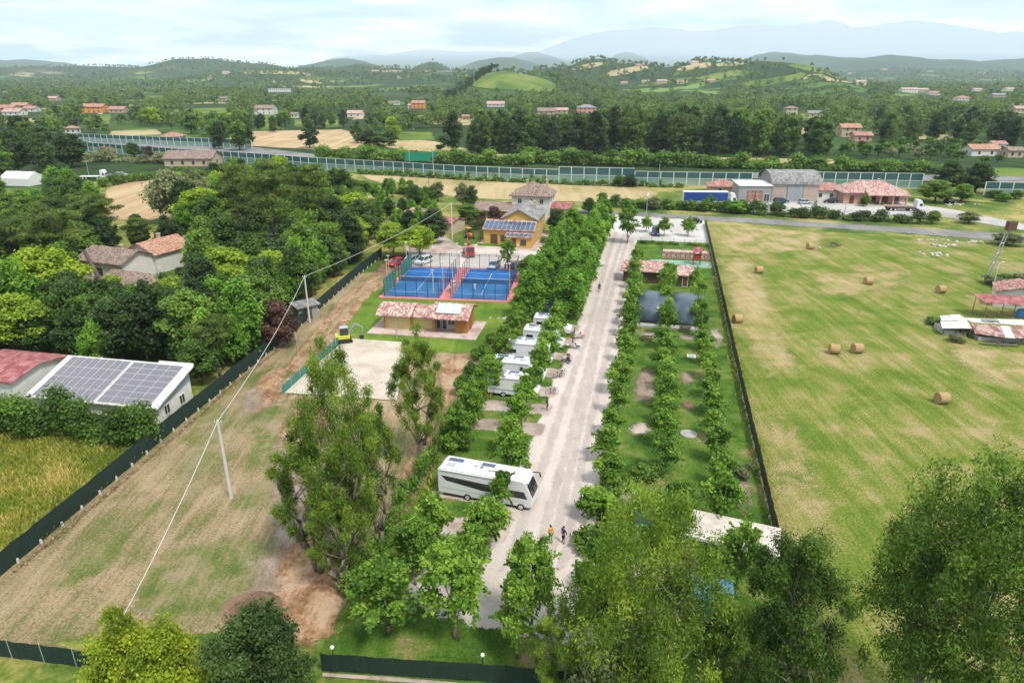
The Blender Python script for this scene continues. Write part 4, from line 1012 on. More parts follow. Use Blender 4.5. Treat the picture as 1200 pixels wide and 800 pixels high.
# ---------------------------------------------------------------- buildings
def roof_solid(m, kind, w, d, h, rh, ov, th=0.18, ridge='x', mi=0):
    "closed roof over a w x d footprint with its eaves at height h"
    X, Y = w / 2 + ov, d / 2 + ov
    if kind == 'flat':
        m.box(-X, X, -Y, Y, h, h + max(th, rh), mi); return
    if kind == 'shed':            # rises towards +y
        m.extrude_x([(-Y, h), (Y, h + rh), (Y, h + rh + th), (-Y, h + th)], -X, X, mi); return
    drop = rh * ov / (d / 2 if ridge == 'x' else w / 2)
    e = h - drop
    if kind == 'gable':
        if ridge == 'x':
            m.extrude_x([(-Y, e), (0, h + rh), (Y, e), (Y, e + th), (0, h + rh + th), (-Y, e + th)], -X, X, mi)
        else:
            m.extrude_y([(-X, e), (0, h + rh), (X, e), (X, e + th), (0, h + rh + th), (-X, e + th)], -Y, Y, mi)
        return
    if kind == 'hip':
        r = max(0.0, X - Y) if X >= Y else 0; ry = max(0.0, Y - X) if Y > X else 0
        V = []
        for dz in (0, th):
            V += [(-X, -Y, e + dz), (X, -Y, e + dz), (X, Y, e + dz), (-X, Y, e + dz), (-max(r, 0.02), -max(ry, 0.0), h + rh + dz), (max(r, 0.02), max(ry, 0.0), h + rh + dz)]
        if Y > X:
            V[4] = (0, -ry, h + rh); V[5] = (0, ry, h + rh); V[10] = (0, -ry, h + rh + th); V[11] = (0, ry, h + rh + th)
            T = [(0, 1, 4), (1, 2, 5, 4), (2, 3, 5), (3, 0, 4, 5)]
        else:
            T = [(0, 1, 5, 4), (1, 2, 5), (2, 3, 4, 5), (3, 0, 4)]
        F = [tuple(i + 6 for i in t) for t in T] + [tuple(reversed(t)) for t in T]
        for i in range(4):
            j = (i + 1) % 4; F.append((i, j, j + 6, i + 6))
        m.mesh(V, F, mi)
WIN = {}
def opening(parent, face, u, z, ww, wh, w, d, kind='window', frame='white', pane='houseglass', small=False):
    "window or door on a wall: a frame standing proud and the pane or leaf set in it"
    key = (round(ww, 2), round(wh, 2), kind, frame, pane, small)
    if key not in WIN:
        f = MB(); t = 0.09
        if small: f.box(-ww / 2, ww / 2, -0.05, 0.02, 0, wh)
        else:
            f.box(-ww / 2 - t, -ww / 2, -0.08, 0.02, -t, wh + t); f.box(ww / 2, ww / 2 + t, -0.08, 0.02, -t, wh + t)
            f.box(-ww / 2, ww / 2, -0.08, 0.02, wh, wh + t); f.box(-ww / 2, ww / 2, -0.08, 0.02, -t, 0)
            if kind == 'window': f.box(-0.03, 0.03, -0.07, 0.02, 0, wh)
        p = MB().box(-ww / 2, ww / 2, -0.045, 0.02, 0, wh)
        WIN[key] = (f.data(kind, M[pane if small else frame]), None if small else p.data('pane' if kind == 'window' else 'door_leaf', M[pane]))
    fm, pm = WIN[key]
    loc, rz = {'f': ((u, -d / 2, z), 0), 'b': ((-u, d / 2, z), math.pi), 'l': ((-w / 2, -u, z), -math.pi / 2), 'r': ((w / 2, u, z), math.pi / 2)}[face]
    o = obj(kind, fm, parent, loc, rz)
    if pm: obj('pane' if kind == 'window' else 'door_leaf', pm, o)
    return o
def house(name, label, cat, loc, rz, w, d, h, roof='gable', rh=1.8, wall='whitewall', roofm='tile_red', ov=0.5, ridge='x', wins=(), group=None, chimney=None, small=False, keep=True, plinth=None):
    t = thing(name, label, cat, loc, rz, group)
    m = MB()
    if roof == 'gable' and ridge == 'x':
        m.extrude_x([(-d / 2, -0.3), (d / 2, -0.3), (d / 2, h), (0, h + rh), (-d / 2, h)], -w / 2, w / 2)
    elif roof == 'gable':
        m.extrude_y([(-w / 2, -0.3), (w / 2, -0.3), (w / 2, h), (0, h + rh), (-w / 2, h)], -d / 2, d / 2)
    elif roof == 'shed':
        m.extrude_x([(-d / 2, -0.3), (d / 2, -0.3), (d / 2, h + rh), (-d / 2, h)], -w / 2, w / 2)
    else: m.box(-w / 2, w / 2, -d / 2, d / 2, -0.3, h)
    m.build('wall', M[wall], t)
    rm = MB(); roof_solid(rm, roof, w, d, h + 0.01, rh, ov, ridge=ridge)
    ro = rm.build('roof', M[roofm], t)
    if chimney:
        for cx, cy_ in chimney:
            zt = h + rh + 0.5
            MB().box(cx - 0.3, cx + 0.3, cy_ - 0.3, cy_ + 0.3, h, zt).box(cx - 0.4, cx + 0.4, cy_ - 0.4, cy_ + 0.4, zt + 0.003, zt + 0.15).build('chimney', M['beige'], ro)
    for q in wins:
        face, u, z, ww, wh = q[:5]
        opening(t, face, u, z, ww, wh, w, d, *(q[5:]), **({'small': True} if small else {}))
    if keep: KEEP.append((loc[0], loc[1], max(w, d) * 0.6 + 1.0))
    return t
def grid_wins(face, n, span, zs, ww=1.0, wh=1.3, **k):
    return [(face, (-span / 2 + span * (i + 0.5) / n), z, ww, wh) for z in zs for i in range(n)]
def panel_mesh(w, h, cell, name='solar_panel', nx=1, ny=1):
    m = MB(); t = 0.03
    m.box(-w / 2, w / 2, -h / 2, h / 2, 0, 0.035, 1)
    m.box(-w / 2 + t, w / 2 - t, -h / 2 + t, h / 2 - t, 0.035, 0.042, 0)
    return m.data(name, [M[cell], M['alu']])
def solar_array(parent, x0, y0, z0, slope, nx, ny, pw, ph, gap, cell, name='solar_panel'):
    "panels laid on a slope that rises towards +y; (x0, y0, z0) is the low left corner"
    me = panel_mesh(pw, ph, cell, name)
    for j in range(ny):
        for i in range(nx):
            s_ = (j + 0.5) * (ph + gap)
            o = obj(name, me, parent, (x0 + (i + 0.5) * (pw + gap), y0 + s_ * math.cos(slope), z0 + s_ * math.sin(slope)))
            o.rotation_euler = (slope, 0, 0)

# yellow farmhouse
fc = P(607, 284) + AD * 7.5
t = house('farmhouse', 'yellow farmhouse with blue solar panels on its front roofs', 'house', fc, RZ, 8.4, 13, 5.4, 'gable', 2.2, 'yellow', 'sheet_grey', 0.5, 'y',
          [('r', -3, 1, 1.1, 1.4), ('r', 0.5, 1, 1.1, 1.4), ('r', 4, 1, 1.1, 1.4), ('r', -3, 3.6, 1.0, 1.2), ('r', 3, 3.6, 1.0, 1.2)], chimney=[(2.2, 2.5)])
m = MB(); m.extrude_x([(-10.4, -0.3), (-6.52, -0.3), (-6.52, 4.9), (-10.4, 3.5)], -7.6, 4.2); m.build('front_wing', M['yellow'], t)
m = MB(); m.extrude_x([(-10.9, 3.42), (-6.53, 5.0), (-6.53, 5.18), (-10.9, 3.6)], -8.0, 4.6); m.build('front_roof', M['tile_pink'], t)
solar_array(t, -7.8, -10.75, 3.75, math.atan2(1.58, 4.37), 11, 2, 1.06, 1.72, 0.05, 'solarblue')
m = MB(); m.box(-1.6, 4.2, -13.2, -10.42, -0.3, 2.6); m.build('porch', M['yellow'], t)
m = MB(); m.extrude_x([(-13.6, 2.6), (-10.43, 3.1), (-10.43, 3.22), (-13.6, 2.72)], -2.0, 4.5); m.build('porch_roof', M['tile_pink'], t)
solar_array(t, -1.9, -13.4, 2.80, math.atan2(0.5, 3.17), 6, 1, 1.02, 1.66, 0.04, 'solarblue')
for (u, z, ww, wh, y, k) in ((-5.2, 0.1, 1.5, 2.2, -10.4, 'door'), (-3.0, 0.9, 1.1, 1.3, -10.4, 'window'), (0.2, 0.2, 0.9, 2.0, -13.2, 'door'), (2.4, 0.8, 1.2, 1.1, -13.2, 'window')):
    o = opening(t, 'f', u, z, ww, wh, 8, 0, k, 'shutter', 'houseglass' if k == 'window' else 'shutter'); o.location.y = y
MB().box(-9.4, -7.62, -10.6, -6.6, 0.0, 0.12).box(-9.4, 4.4, -15.5, -13.25, 0.0, 0.12).box(4.25, 7.0, -15.5, 5, 0.0, 0.118).build('terrace', G_pave, t)
for i in range(3):
    MB().tube((-8.9 + 0, -10.2 + i * 1.4, 0.1), (-8.9, -10.2 + i * 1.4, 3.4), 0.13, 0.13, 8).build('terrace_post', M['shutter'], t)
t2 = house('villa', 'white house with brown hipped roof behind the yellow farmhouse', 'house', P(622, 258) + AD * 4, RZ, 10.5, 9, 7.0, 'hip', 2.6, 'whitewall', 'tile_brown', 0.7,
      wins=grid_wins('f', 3, 9, (4.6,), 1.0, 1.3) + grid_wins('r', 2, 8, (1.2, 4.6), 1.0, 1.3), chimney=[(3.4, 2.0), (-2.0, 1.0)])
house('annex', 'low annex with plain red roof right of the white villa', 'house', P(651, 257) + AD * 2, RZ, 8.0, 8, 3.4, 'gable', 0.9, 'beige', 'sheet_red', 0.6, wins=[('f', -1.5, 0.2, 2.2, 2.2, 'door', 'darkwood', 'shutter'), ('f', 2.0, 1, 1, 1.2)])
house('outbuilding', 'long outbuilding with brown tiled roof left of the yellow farmhouse', 'outbuilding', P(577, 262) + AD * 4, RZ, 11, 6, 3.2, 'shed', 1.2, 'yellow', 'tile_brown', 0.7, wins=[('f', -3.4, 0.2, 2.4, 2.2, 'door', 'darkwood', 'shutter'), ('f', 0.5, 0.1, 2.6, 2.3, 'door', 'darkwood', 'shutter'), ('f', 3.8, 1, 1, 1.1)])
house('shed', 'narrow shed with striped red metal roof by the utility pole', 'shed', P(523, 274) + AD * 3, RZ - 0.25, 5.0, 7, 2.8, 'gable', 0.8, 'beige', 'sheet_red', 0.4, wins=[('f', 0, 0.1, 1.6, 2.0, 'door', 'darkwood', 'shutter')])
house('shed', 'old shed with faded red roof among the trees', 'shed', P(493, 262) + AD * 2, RZ - 0.3, 6.5, 6, 2.6, 'gable', 1.0, 'beige', 'sheet_rust', 0.4, wins=[('f', 0, 0.1, 1.6, 2.0, 'door', 'darkwood', 'shutter')])

# pavilion below the padel courts
p0, p1 = P(450, 385), P(548, 391)
ang = math.atan2(p1.y - p0.y, p1.x - p0.x); Lp = (p1 - p0).length
t = thing('pavilion', 'long low pavilion with red tiled roof below the padel courts', 'pavilion', p0, ang)
KEEP.append((p0.x + 6, p0.y + 3, 9))
MB().box(-1.9, Lp + 1.9, -2.6, 5.6, -0.1, 0.14).build('platform', G_pave, t)
MB().box(0.2, Lp * 0.33, 0, 4.6, 0.143, 2.5).build('wall', M['paleyellow'], t)
MB().box(Lp * 0.33 + 0.01, Lp * 0.60, 0.7, 4.6, 0.143, 2.3).build('wall', M['paleyellow'], t)
MB().box(Lp * 0.60 + 0.01, Lp * 0.86, 1.2, 4.6, 0.143, 2.6).build('wall', M['cream'], t)
MB().box(Lp * 0.86 + 0.01, Lp, -0.3, 4.6, 0.143, 2.7).build('timber_end', M['wood'], t)
# curved timber gable at the end
pr = [(-0.3, 2.7), (4.6, 2.7)] + [(2.15 + 2.45 * math.cos(a), 2.7 + 1.25 * math.sin(a)) for a in [math.pi * i / 10 for i in range(1, 10)]]
MB().extrude_x(pr, Lp * 0.86 + 0.02, Lp - 0.01).build('curved_gable', M['wood'], t)
def proof(x0, x1, y0, y1, ze, zr, nm='roof'):
    ym = (y0 + y1) / 2; n = 10; up, dn = [], []
    for i in range(n + 1):
        f = i / n; y = y0 + (y1 - y0) * f; z = ze + (zr - ze) * (1 - abs(2 * f - 1) ** 1.6)
        up.append((y, z + 0.16)); dn.append((y, z))
    return MB().extrude_x(up + dn[::-1], x0, x1).build(nm, M['tile_pink'], t, smooth=False)
proof(-0.9, Lp * 0.36, -1.0, 5.4, 2.45, 3.55)
proof(Lp * 0.36 + 0.02, Lp * 0.60, -0.4, 5.2, 2.3, 3.3)
ro = proof(Lp * 0.58, Lp + 0.6, -1.5, 5.5, 2.6, 4.0)
MB().box(Lp * 0.36 - 0.12, Lp * 0.36 + 0.14, -1.05, 2.2, 2.55, 2.75).build('roof_edge', M['red'], t)
sl = math.atan2(1.15, 3.0)
solar_array(t, Lp * 0.645, -0.75, 3.42, math.atan2(0.90, 2.25), 3, 1, 1.25, 2.3, 0.05, 'collector', 'solar_collector')
for (x, z, ww, wh, k) in ((Lp * 0.645, 0.2, 0.9, 2.0, 'door'), (Lp * 0.70, 0.2, 0.9, 2.0, 'door'), (Lp * 0.79, 0.9, 1.1, 1.1, 'window')):
    o = opening(t, 'f', x, z, ww, wh, 1, 0, k, 'white', 'houseglass'); o.location.y = 1.2
o = opening(t, 'r', 2.2, 0.2, 1.0, 2.0, 2 * Lp, 1, 'door', 'darkwood', 'wood')
for x in (0.25, Lp * 0.335, Lp * 0.6, Lp * 0.62): MB().box(x - 0.07, x + 0.07, -0.35, -0.21, 0.143, 2.55).build('post', M['wood'], t)

# barn with solar roof at the left
bc = P(187, 496)
t = thing('barn', 'white barn whose sloping roof is covered with solar panels', 'barn', bc, RZ + RAD(1))
KEEP.append((bc.x - 9, bc.y + 3.5, 11)); KEEP.append((bc.x - 20, bc.y + 5, 7))
bw, bd, z0, z1 = 16.9, 6.4, 2.2, 4.1
m = MB(); m.extrude_x([(0, -0.3), (bd, -0.3), (bd, z1), (0, z0)], -bw, 0); m.build('wall', M['whitewall'], t)
MB().extrude_x([(0.05, 1.6), (bd - 0.05, 2.6), (bd - 0.05, z1 - 0.05), (0.05, z0 - 0.05)], 0.003, 0.05).build('side_cladding', plain('grey_cladding', (0.33, 0.37, 0.38), 0.6), t)
sl = math.atan2(z1 - z0, bd)
MB().extrude_x([(-0.5, z0 - 0.17), (bd + 0.5, z1 + 0.17), (bd + 0.5, z1 + 0.33), (-0.5, z0 - 0.01)], -bw - 0.4, 0.5).build('roof', M['sheet_white'], t)
MB().extrude_x([(bd + 0.2, z1 + 0.2), (bd + 0.55, z1 + 0.34), (bd + 0.55, z1 + 0.6), (bd + 0.45, z1 + 0.6)], -4.2, 0.5).build('roof_upstand', M['white'], t)
solar_array(t, -bw + 0.5, -0.35, z0 + 0.09, sl, 8, 4, 1.0, 1.78, 0.06, 'solar')
solar_array(t, -bw + 0.5 + 8 * 1.06 + 0.35, -0.35, z0 + 0.09, sl, 4, 7, 1.68, 0.98, 0.06, 'solar')
for y in (1.6, 4.4): o = opening(t, 'r', y, 0.5, 0.9, 1.1, 0, 0)
house('shed', 'long shed with dull red roof beside the solar roofed barn', 'shed', R(0, 0) + Vector((bc.x - 23, bc.y + 9.0, 0)), RZ, 9.5, 8, 3.4, 'gable', 0.7, 'whitewall', 'sheet_red', 0.4, wins=[('f', -2, 0.8, 1, 1)])

# houses in the left wood
house('house', 'white house with brown roof and porch among the left trees', 'house', P(142, 322), RAD(-22), 11.5, 8, 3.8, 'gable', 1.7, 'whitewall', 'tile_brown', 0.6, 'x', [('f', -3.6, 0.6, 1.5, 1.7, 'window', 'white', 'houseglass'), ('f', -0.6, 1.0, 1.6, 1.3, 'window', 'shutter', 'houseglass'), ('f', 2.6, 0.2, 1.1, 2.0, 'door', 'white', 'houseglass'), ('l', 0, 1, 1.0, 1.2)], chimney=[(1.0, 0.6)])
house('house', 'low house with mottled brown roof in front of the white one', 'house', P(168, 340), RAD(-20), 12.5, 7.5, 1.9, 'gable', 1.4, 'beige', 'tile_brown', 0.6, 'x', [('f', -3, 0.9, 1, 1.1), ('f', 1, 0.2, 1, 2.0, 'door', 'darkwood', 'shutter')])
house('house', 'white gabled house with orange and brown roof in the left wood', 'house', P(190, 312), RAD(-24), 8.5, 9, 4.0, 'gable', 1.8, 'whitewall', 'tile_orange', 0.5, 'y', [('f', -1.6, 1.2, 1.0, 1.2), ('f', 1.6, 1.2, 1.0, 1.2)], chimney=[(-2.0, 2.0)])
house('shed', 'dark open canopy roof in the left wood clearing', 'shed', P(240, 290), RAD(-25), 6, 5, 2.6, 'shed', 0.8, 'greywall', 'sheet_grey', 0.6, wins=[('f', 0, 0.1, 2.2, 2.1, 'door', 'darkwood', 'shutter')])
house('shed', 'low white walled shed beside the canopy in the left wood', 'shed', P(248, 300), RAD(-18), 7, 3.5, 2.4, 'shed', 0.3, 'whitewall', 'sheet_white', 0.3, wins=[('f', 1, 0.8, 1, 0.9)])
house('shed', 'small lean-to with pale roof against the left fence', 'shed', P(359, 372), RAD(40), 3.4, 2.2, 2.2, 'shed', 0.3, 'greywall', 'sheet_grey', 0.4, wins=[('f', 0, 0.1, 1.0, 1.8, 'door', 'darkwood', 'shutter')])

# across the road
wc = P(930, 236)
t = thing('warehouse', 'warehouse with grey barrel roof and grey sliding door', 'warehouse', wc, RAD(-3))
KEEP.append((wc.x, wc.y + 7, 14))
MB().box(-7.2, 7.2, 0.0, 14, -0.3, 5.6).build('wall', M['greywall'], t)
arc = [(7 + 7.6 * math.cos(a), 5.3 + 3.6 * math.sin(a)) for a in [math.pi * i / 14 for i in range(15)]]
arc2 = [(7 + 7.4 * math.cos(a), 5.3 + 3.45 * math.sin(a)) for a in [math.pi * i / 14 for i in range(14, -1, -1)]]
MB().extrude_x(arc + arc2, -7.8, 7.8).build('barrel_roof', M['sheet_grey'], t)
gab = [(7 + 7.3 * math.cos(a), 5.2 + 3.4 * math.sin(a)) for a in [math.pi * i / 14 for i in range(15)]]
MB().extrude_x(gab, -7.15, -7.0).build('gable', M['greywall'], t)
MB().extrude_x(gab, 7.0, 7.15).build('gable', M['greywall'], t)
for k in (-1, 1):
    for i in range(3): MB().box(k * 4.9 - 2.25, k * 4.9 + 2.25, -0.08, -0.003, 0.02 + i * 1.78, 1.74 + i * 1.78).build('wall_panel', M['pink'] if False else plain('pinkish_panel', (0.48, 0.38, 0.32), 0.8), t)
d_ = MB().box(-2.4, 2.4, -0.14, -0.004, 0, 5.1).build('sliding_door', plain('door_grey', (0.33, 0.36, 0.39), 0.5), t)
for i in range(4): MB().box(-2.3 + i * 1.2, -1.3 + i * 1.2, -0.17, -0.143, 0.1, 4.9).build('door_panel', plain('door_grey', (0.33, 0.36, 0.39), 0.5), d_)
h2 = house('workshop', 'grey walled workshop with flat white roof beside the warehouse', 'workshop', P(884, 237) + Vector((0, 4, 0)), RAD(-3), 10, 8.5, 5.0, 'shed', 0.5, 'greywall', 'sheet_white', 0.3, wins=[('f', -1.2, 0.05, 2.2, 3.4, 'door', 'darkwood', 'tile_red'), ('f', 1.2, 0.05, 2.0, 3.4, 'door', 'darkwood', 'tile_red'), ('f', 3.7, 0.4, 1.6, 2.2)])
house('house', 'small house with weathered red roof behind the blue truck', 'house', P(850, 229) + Vector((0, 5, 0)), RAD(-8), 9, 7, 2.8, 'hip', 1.5, 'beige', 'tile_red', 0.6, wins=[('f', -1, 1, 1, 1.2)])
house('annex', 'low white annex with red roof right of the warehouse', 'annex', P(969, 235) + Vector((0, 3.6, 0)), RAD(-6), 8.2, 7, 3.0, 'shed', 1.4, 'whitewall', 'tile_red', 0.5, wins=[('f', -1.8, 1.2, 0.8, 0.9, 'window', 'shutter', 'houseglass'), ('f', 1.5, 1.2, 0.8, 0.9, 'window', 'shutter', 'houseglass')])
pc = P(1026, 240) + Vector((0, 6, 0))
t = house('bungalow', 'pink bungalow with wide hipped tile roof and veranda', 'house', pc, RAD(-4), 18, 10, 3.9, 'hip', 2.4, 'pink', 'tile_pink', 1.0, wins=[('f', -6.6, 0.2, 1.1, 2.2, 'door', 'shutter', 'shutter'), ('f', 0.0, 0.9, 1.1, 1.5, 'window', 'shutter', 'houseglass'), ('f', -2.4, 0.9, 1.2, 1.5, 'window', 'shutter', 'houseglass'), ('f', 3.4, 0.1, 1.4, 2.3, 'door', 'shutter', 'shutter'), ('f', 6.8, 0.9, 1.0, 1.5, 'window', 'shutter', 'houseglass'), ('r', 0, 0.9, 1.0, 1.5), ('l', 0, 0.9, 1.0, 1.5)], chimney=[(3, 1)])
MB().box(-3, 9.2, -8.4, -5.05, -0.1, 0.35).build('veranda', G_pave, t)
for x in (-2.6, 0.8, 4.6, 8.6): MB().box(x - 0.2, x + 0.2, -7.9, -7.5, 0.353, 3.3).build('veranda_pillar', M['pink'], t)
MB().extrude_x([(-8.6, 3.1), (-5.02, 4.3), (-5.02, 4.45), (-8.6, 3.26)], -3.2, 9.2).build('veranda_roof', M['tile_pink'], t)

# ruined sheds in the hay field
rc_ = P(1150, 397)
t = thing('ruined_shed', 'collapsed shed of rusty and white corrugated sheets in the hay field', 'shed', rc_, RAD(-8))
def sheetbox(pts, mat, nm='roof_sheet', th=0.06):
    a = [Vector(p) for p in pts]; nrm = (a[1] - a[0]).cross(a[2] - a[0]).normalized() * th
    V = a + [p + nrm for p in a]
    return MB().mesh(V, [(3, 2, 1, 0), (4, 5, 6, 7), (0, 1, 5, 4), (1, 2, 6, 5), (2, 3, 7, 6), (3, 0, 4, 7)]).build(nm, M[mat], t)
for pts, mat in (([(-5.6, 0.6, 1.2), (-1.6, 0.2, 1.5), (-1.3, 2.6, 1.9), (-5.0, 3.0, 1.5)], 'sheet_white'), ([(-4.8, 3.1, 1.6), (-1.2, 2.7, 2.0), (-1.2, 5.4, 2.0), (-3.9, 5.8, 1.5)], 'sheet_white'),
                 ([(-1.4, -0.6, 1.0), (2.0, -2.2, 1.1), (3.0, 1.6, 1.7), (-0.8, 2.2, 1.6)], 'sheet_rust'), ([(2.04, -2.2, 1.12), (3.4, -2.3, 1.1), (4.2, 1.4, 1.72), (3.04, 1.6, 1.72)], 'sheet_white'),
                 ([(3.44, -2.3, 1.15), (7.5, -2.2, 1.2), (8.0, 1.2, 1.8), (4.24, 1.4, 1.75)], 'sheet_rust'), ([(-0.7, 2.4, 1.8), (3.0, 1.8, 1.9), (3.4, 4.6, 1.7), (-0.6, 5.0, 1.6)], 'sheet_white'),
                 ([(3.1, 1.8, 1.95), (8.2, 1.4, 1.9), (8.4, 4.6, 1.8), (3.5, 4.6, 1.75)], 'sheet_white'), ([(1.0, 2.6, 1.98), (3.2, 2.3, 2.03), (3.6, 3.6, 1.95), (1.3, 3.9, 1.9)], 'sheet_grey')):
    sheetbox(pts, mat)
for x, y, h in ((-5.2, 0.9, 1.2), (-1.6, 0.5, 1.4), (-1.3, 5.0, 1.7), (2.0, -1.8, 1.0), (6.6, -1.9, 1.1), (3.0, 1.6, 1.6), (7.6, 1.2, 1.7), (-3.4, 0.8, 1.3), (4.5, -1.9, 1.05)):
    MB().tube((x, y, -0.1), (x + 0.05, y, h), 0.09, 0.08, 6).build('post', M['deadwood'], t)
for i in range(7):
    a = random.uniform(-2, 6); MB().tube((a, -2.6 + random.uniform(-0.4, 0.5), 0.15), (a + 2.2, -2.3 + random.uniform(-0.6, 0.6), 0.25), 0.1, 0.08, 6).build('beam', M['deadwood'], t)
MB().box(-5.0, -1.8, 1.0, 4.6, 0, 0.7).box(-0.9, 7.4, -0.9, 4.2, 0, 0.6).build('rubble_base', M['concrete'], t)
KEEP.append((rc_.x, rc_.y + 1, 8))
q = P(1178, 372)
t = thing('open_shelter', 'open shelter with red sheet roof on thin posts behind the ruined shed', 'shelter', q, RAD(-6))
sheetbox([(-4.6, -1.6, 2.9), (5.5, -1.4, 2.6), (5.5, 2.2, 3.1), (-5.0, 2.2, 3.3)], 'sheet_red')
for x, y in ((-4.0, -1.2), (0.4, -1.2), (4.8, -1.1), (-4.3, 1.9), (0.4, 1.9), (4.9, 1.9)): MB().tube((x, y, -0.1), (x, y, 2.8), 0.07, 0.07, 6).build('post', M['sheet_rust'], t)
sb = tag(MB().box(-0.7, 0.7, -0.5, 0.5, 0.0, 1.3, taper=0.12).box(-0.3, 0.3, -0.2, 0.2, 1.303, 1.42).build('water_tank', M['lightblue'], None, bevel=0.06), 'blue plastic water tank under the red shelter', 'tank'); sb.location = P(1196, 371)
house('house', 'small white house with red roof behind the open shelter', 'house', P(1190, 357), RAD(-30), 7, 6, 2.7, 'gable', 1.1, 'whitewall', 'tile_red', 0.35, 'y', [('f', 0, 0.9, 1, 1)], chimney=[(1, 1)])

# vaulted store under the garden rows
vc = R(3.4, 111)
t = thing('vaulted_store', 'low vaulted store with blue-grey curved roof between the tree rows', 'store', vc, RZ)
arc = [(4.9 * math.cos(a), 0.3 + 3.7 * math.sin(a)) for a in [math.pi * i / 18 for i in range(19)]]
arc2 = [(4.75 * math.cos(a), 0.3 + 3.55 * math.sin(a)) for a in [math.pi * i / 18 for i in range(18, -1, -1)]]
for k, (x0, x1) in enumerate(((-5.2, -0.03), (0.03, 5.2))): MB().extrude_x(arc + arc2, x0, x1).build('roof_bay', M['vault'], t, smooth=True)
MB().box(-5.1, 5.1, -4.72, -4.3, 0, 1.2).build('front_curtain', M['black'], t)
MB().box(-5.2, 5.2, -6.4, -5.0, 0, 0.35).build('front_step', M['concrete'], t)
for x in (-5.0, -0.1, 5.0): MB().tube((x, -4.98, 0), (x, -4.6, 1.6), 0.06, 0.06, 6).build('rib', M['steel'], t)
house('kiosk', 'small kiosk with pink tiled roof beside the gravel road', 'kiosk', R(-1.4, 132), RZ, 8.2, 4.2, 2.3, 'shed', 0.8, 'darkwood', 'tile_pink', 0.6, wins=[('f', -1.5, 1.0, 2.0, 1.0, 'window', 'white', 'houseglass')])
house('kiosk', 'tiny shed with pink roof beside the middle tree row', 'kiosk', R(6.2, 131), RZ, 2.4, 4.2, 2.2, 'shed', 0.6, 'darkwood', 'tile_pink', 0.4, wins=[('f', 0, 0.1, 0.9, 1.9, 'door', 'white', 'shutter')])
# flat-roofed shelter in the near garden
q = P(862, 655)
t = thing('flat_shelter', 'flat white roofed shelter under the near garden trees', 'shelter', q, RZ - RAD(10))
MB().box(-4.2, 3.2, -1.6, 2.2, 2.35, 2.5).build('roof', plain('dusty_white_roof', (0.60, 0.54, 0.47), 0.8, var=0.25, scale=0.8), t)
MB().box(-4.22, 3.22, -1.72, -1.603, 2.25, 2.53).build('roof_edge', M['white'], t)
for x in (-3.9, -0.5, 2.9):
    for y in (-1.3, 1.9): MB().box(x - 0.06, x + 0.06, y - 0.06, y + 0.06, 0, 2.347).build('post', M['steel'], t)
q = P(828, 720)
t = thing('blue_container', 'blue metal container with rusty light blue roof under the eucalyptus', 'container', q, RZ)
MB().box(-1.6, 1.6, -1.2, 1.2, 0.15, 2.3).build('body', M['blue'], t)
MB().box(-1.7, 1.7, -1.3, 1.3, 2.303, 2.42).build('roof', plain('rusty_blue_roof', (0.10, 0.30, 0.55), 0.6, var=0.6, scale=5), t)
for x in (-1.2, -0.4, 0.4, 1.2): MB().box(x - 0.05, x + 0.05, -1.26, -1.203, 0.2, 2.25).build('rib', M['blue'], t)
q = P(752, 612); o = tag(MB().box(-0.9, 0.9, -0.5, 0.5, 0, 1.2, taper=0.15).box(-0.95, 0.95, -0.08, 0.08, 1.2, 1.26).build('tarpaulin_stack', M['lightblue'], None, bevel=0.05), 'blue tarpaulin covered stack among the near garden trees', 'tarpaulin'); o.location = q
q = P(885, 786); m = MB()
for i in range(4):
    z = [0, 0.1, 0.8, 0.9]; r_ = [0.26, 0.29, 0.29, 0.26]
    if i < 3: m.tube((0, 0, z[i]), (0, 0, z[i + 1]), r_[i], r_[i + 1], 14)
o = tag(m.build('barrel', M['lightblue'], None), 'blue plastic barrel under the dark eucalyptus', 'barrel'); o.location = q

# ---------------------------------------------------------------- far houses
def far_house(px, py, wpx, lab, wall='whitewall', roofm='tile_red', roof='gable', hpx=None, st=1, dep=0.75, rz=0, D=None):
    q = P(px, py) if D is None else Vector(((px - 600) / FPX * D * cp, D, 0))
    q.z = hgt(q.x, q.y) - 0.2
    zc = PIX(q.x, q.y, q.z)[2]
    w = wpx * zc / FPX; h = 3.0 * st + (0.6 if st == 1 else 0)
    n = max(2, int(w / 4.6))
    wins = [(f, u, z, 1.1, 1.5) for f, k, sp_ in (('f', n, w * 0.9), ('r', 1, w * dep * 0.8), ('l', 1, w * dep * 0.8)) for z in [1.0 + 3.0 * s for s in range(st)] for u in [(-sp_ / 2 + sp_ * (i + 0.5) / k) for i in range(k)]]
    dd = min(w * dep, 14)
    PROTECT.append((px - wpx * 0.55, PIX(q.x, q.y, h + 1.5)[1] - 1, px + wpx * 0.55, PIX(q.x, q.y, h * 0.3)[1] + 0.5, q.y))
    house('house', lab, 'house', q, rz, w, dd, h, roof, min(2.6, dd * 0.22) if roof != 'flat' else 0.5, wall, roofm, 0.6, 'x', wins, 'houses scattered in the countryside', small=True)
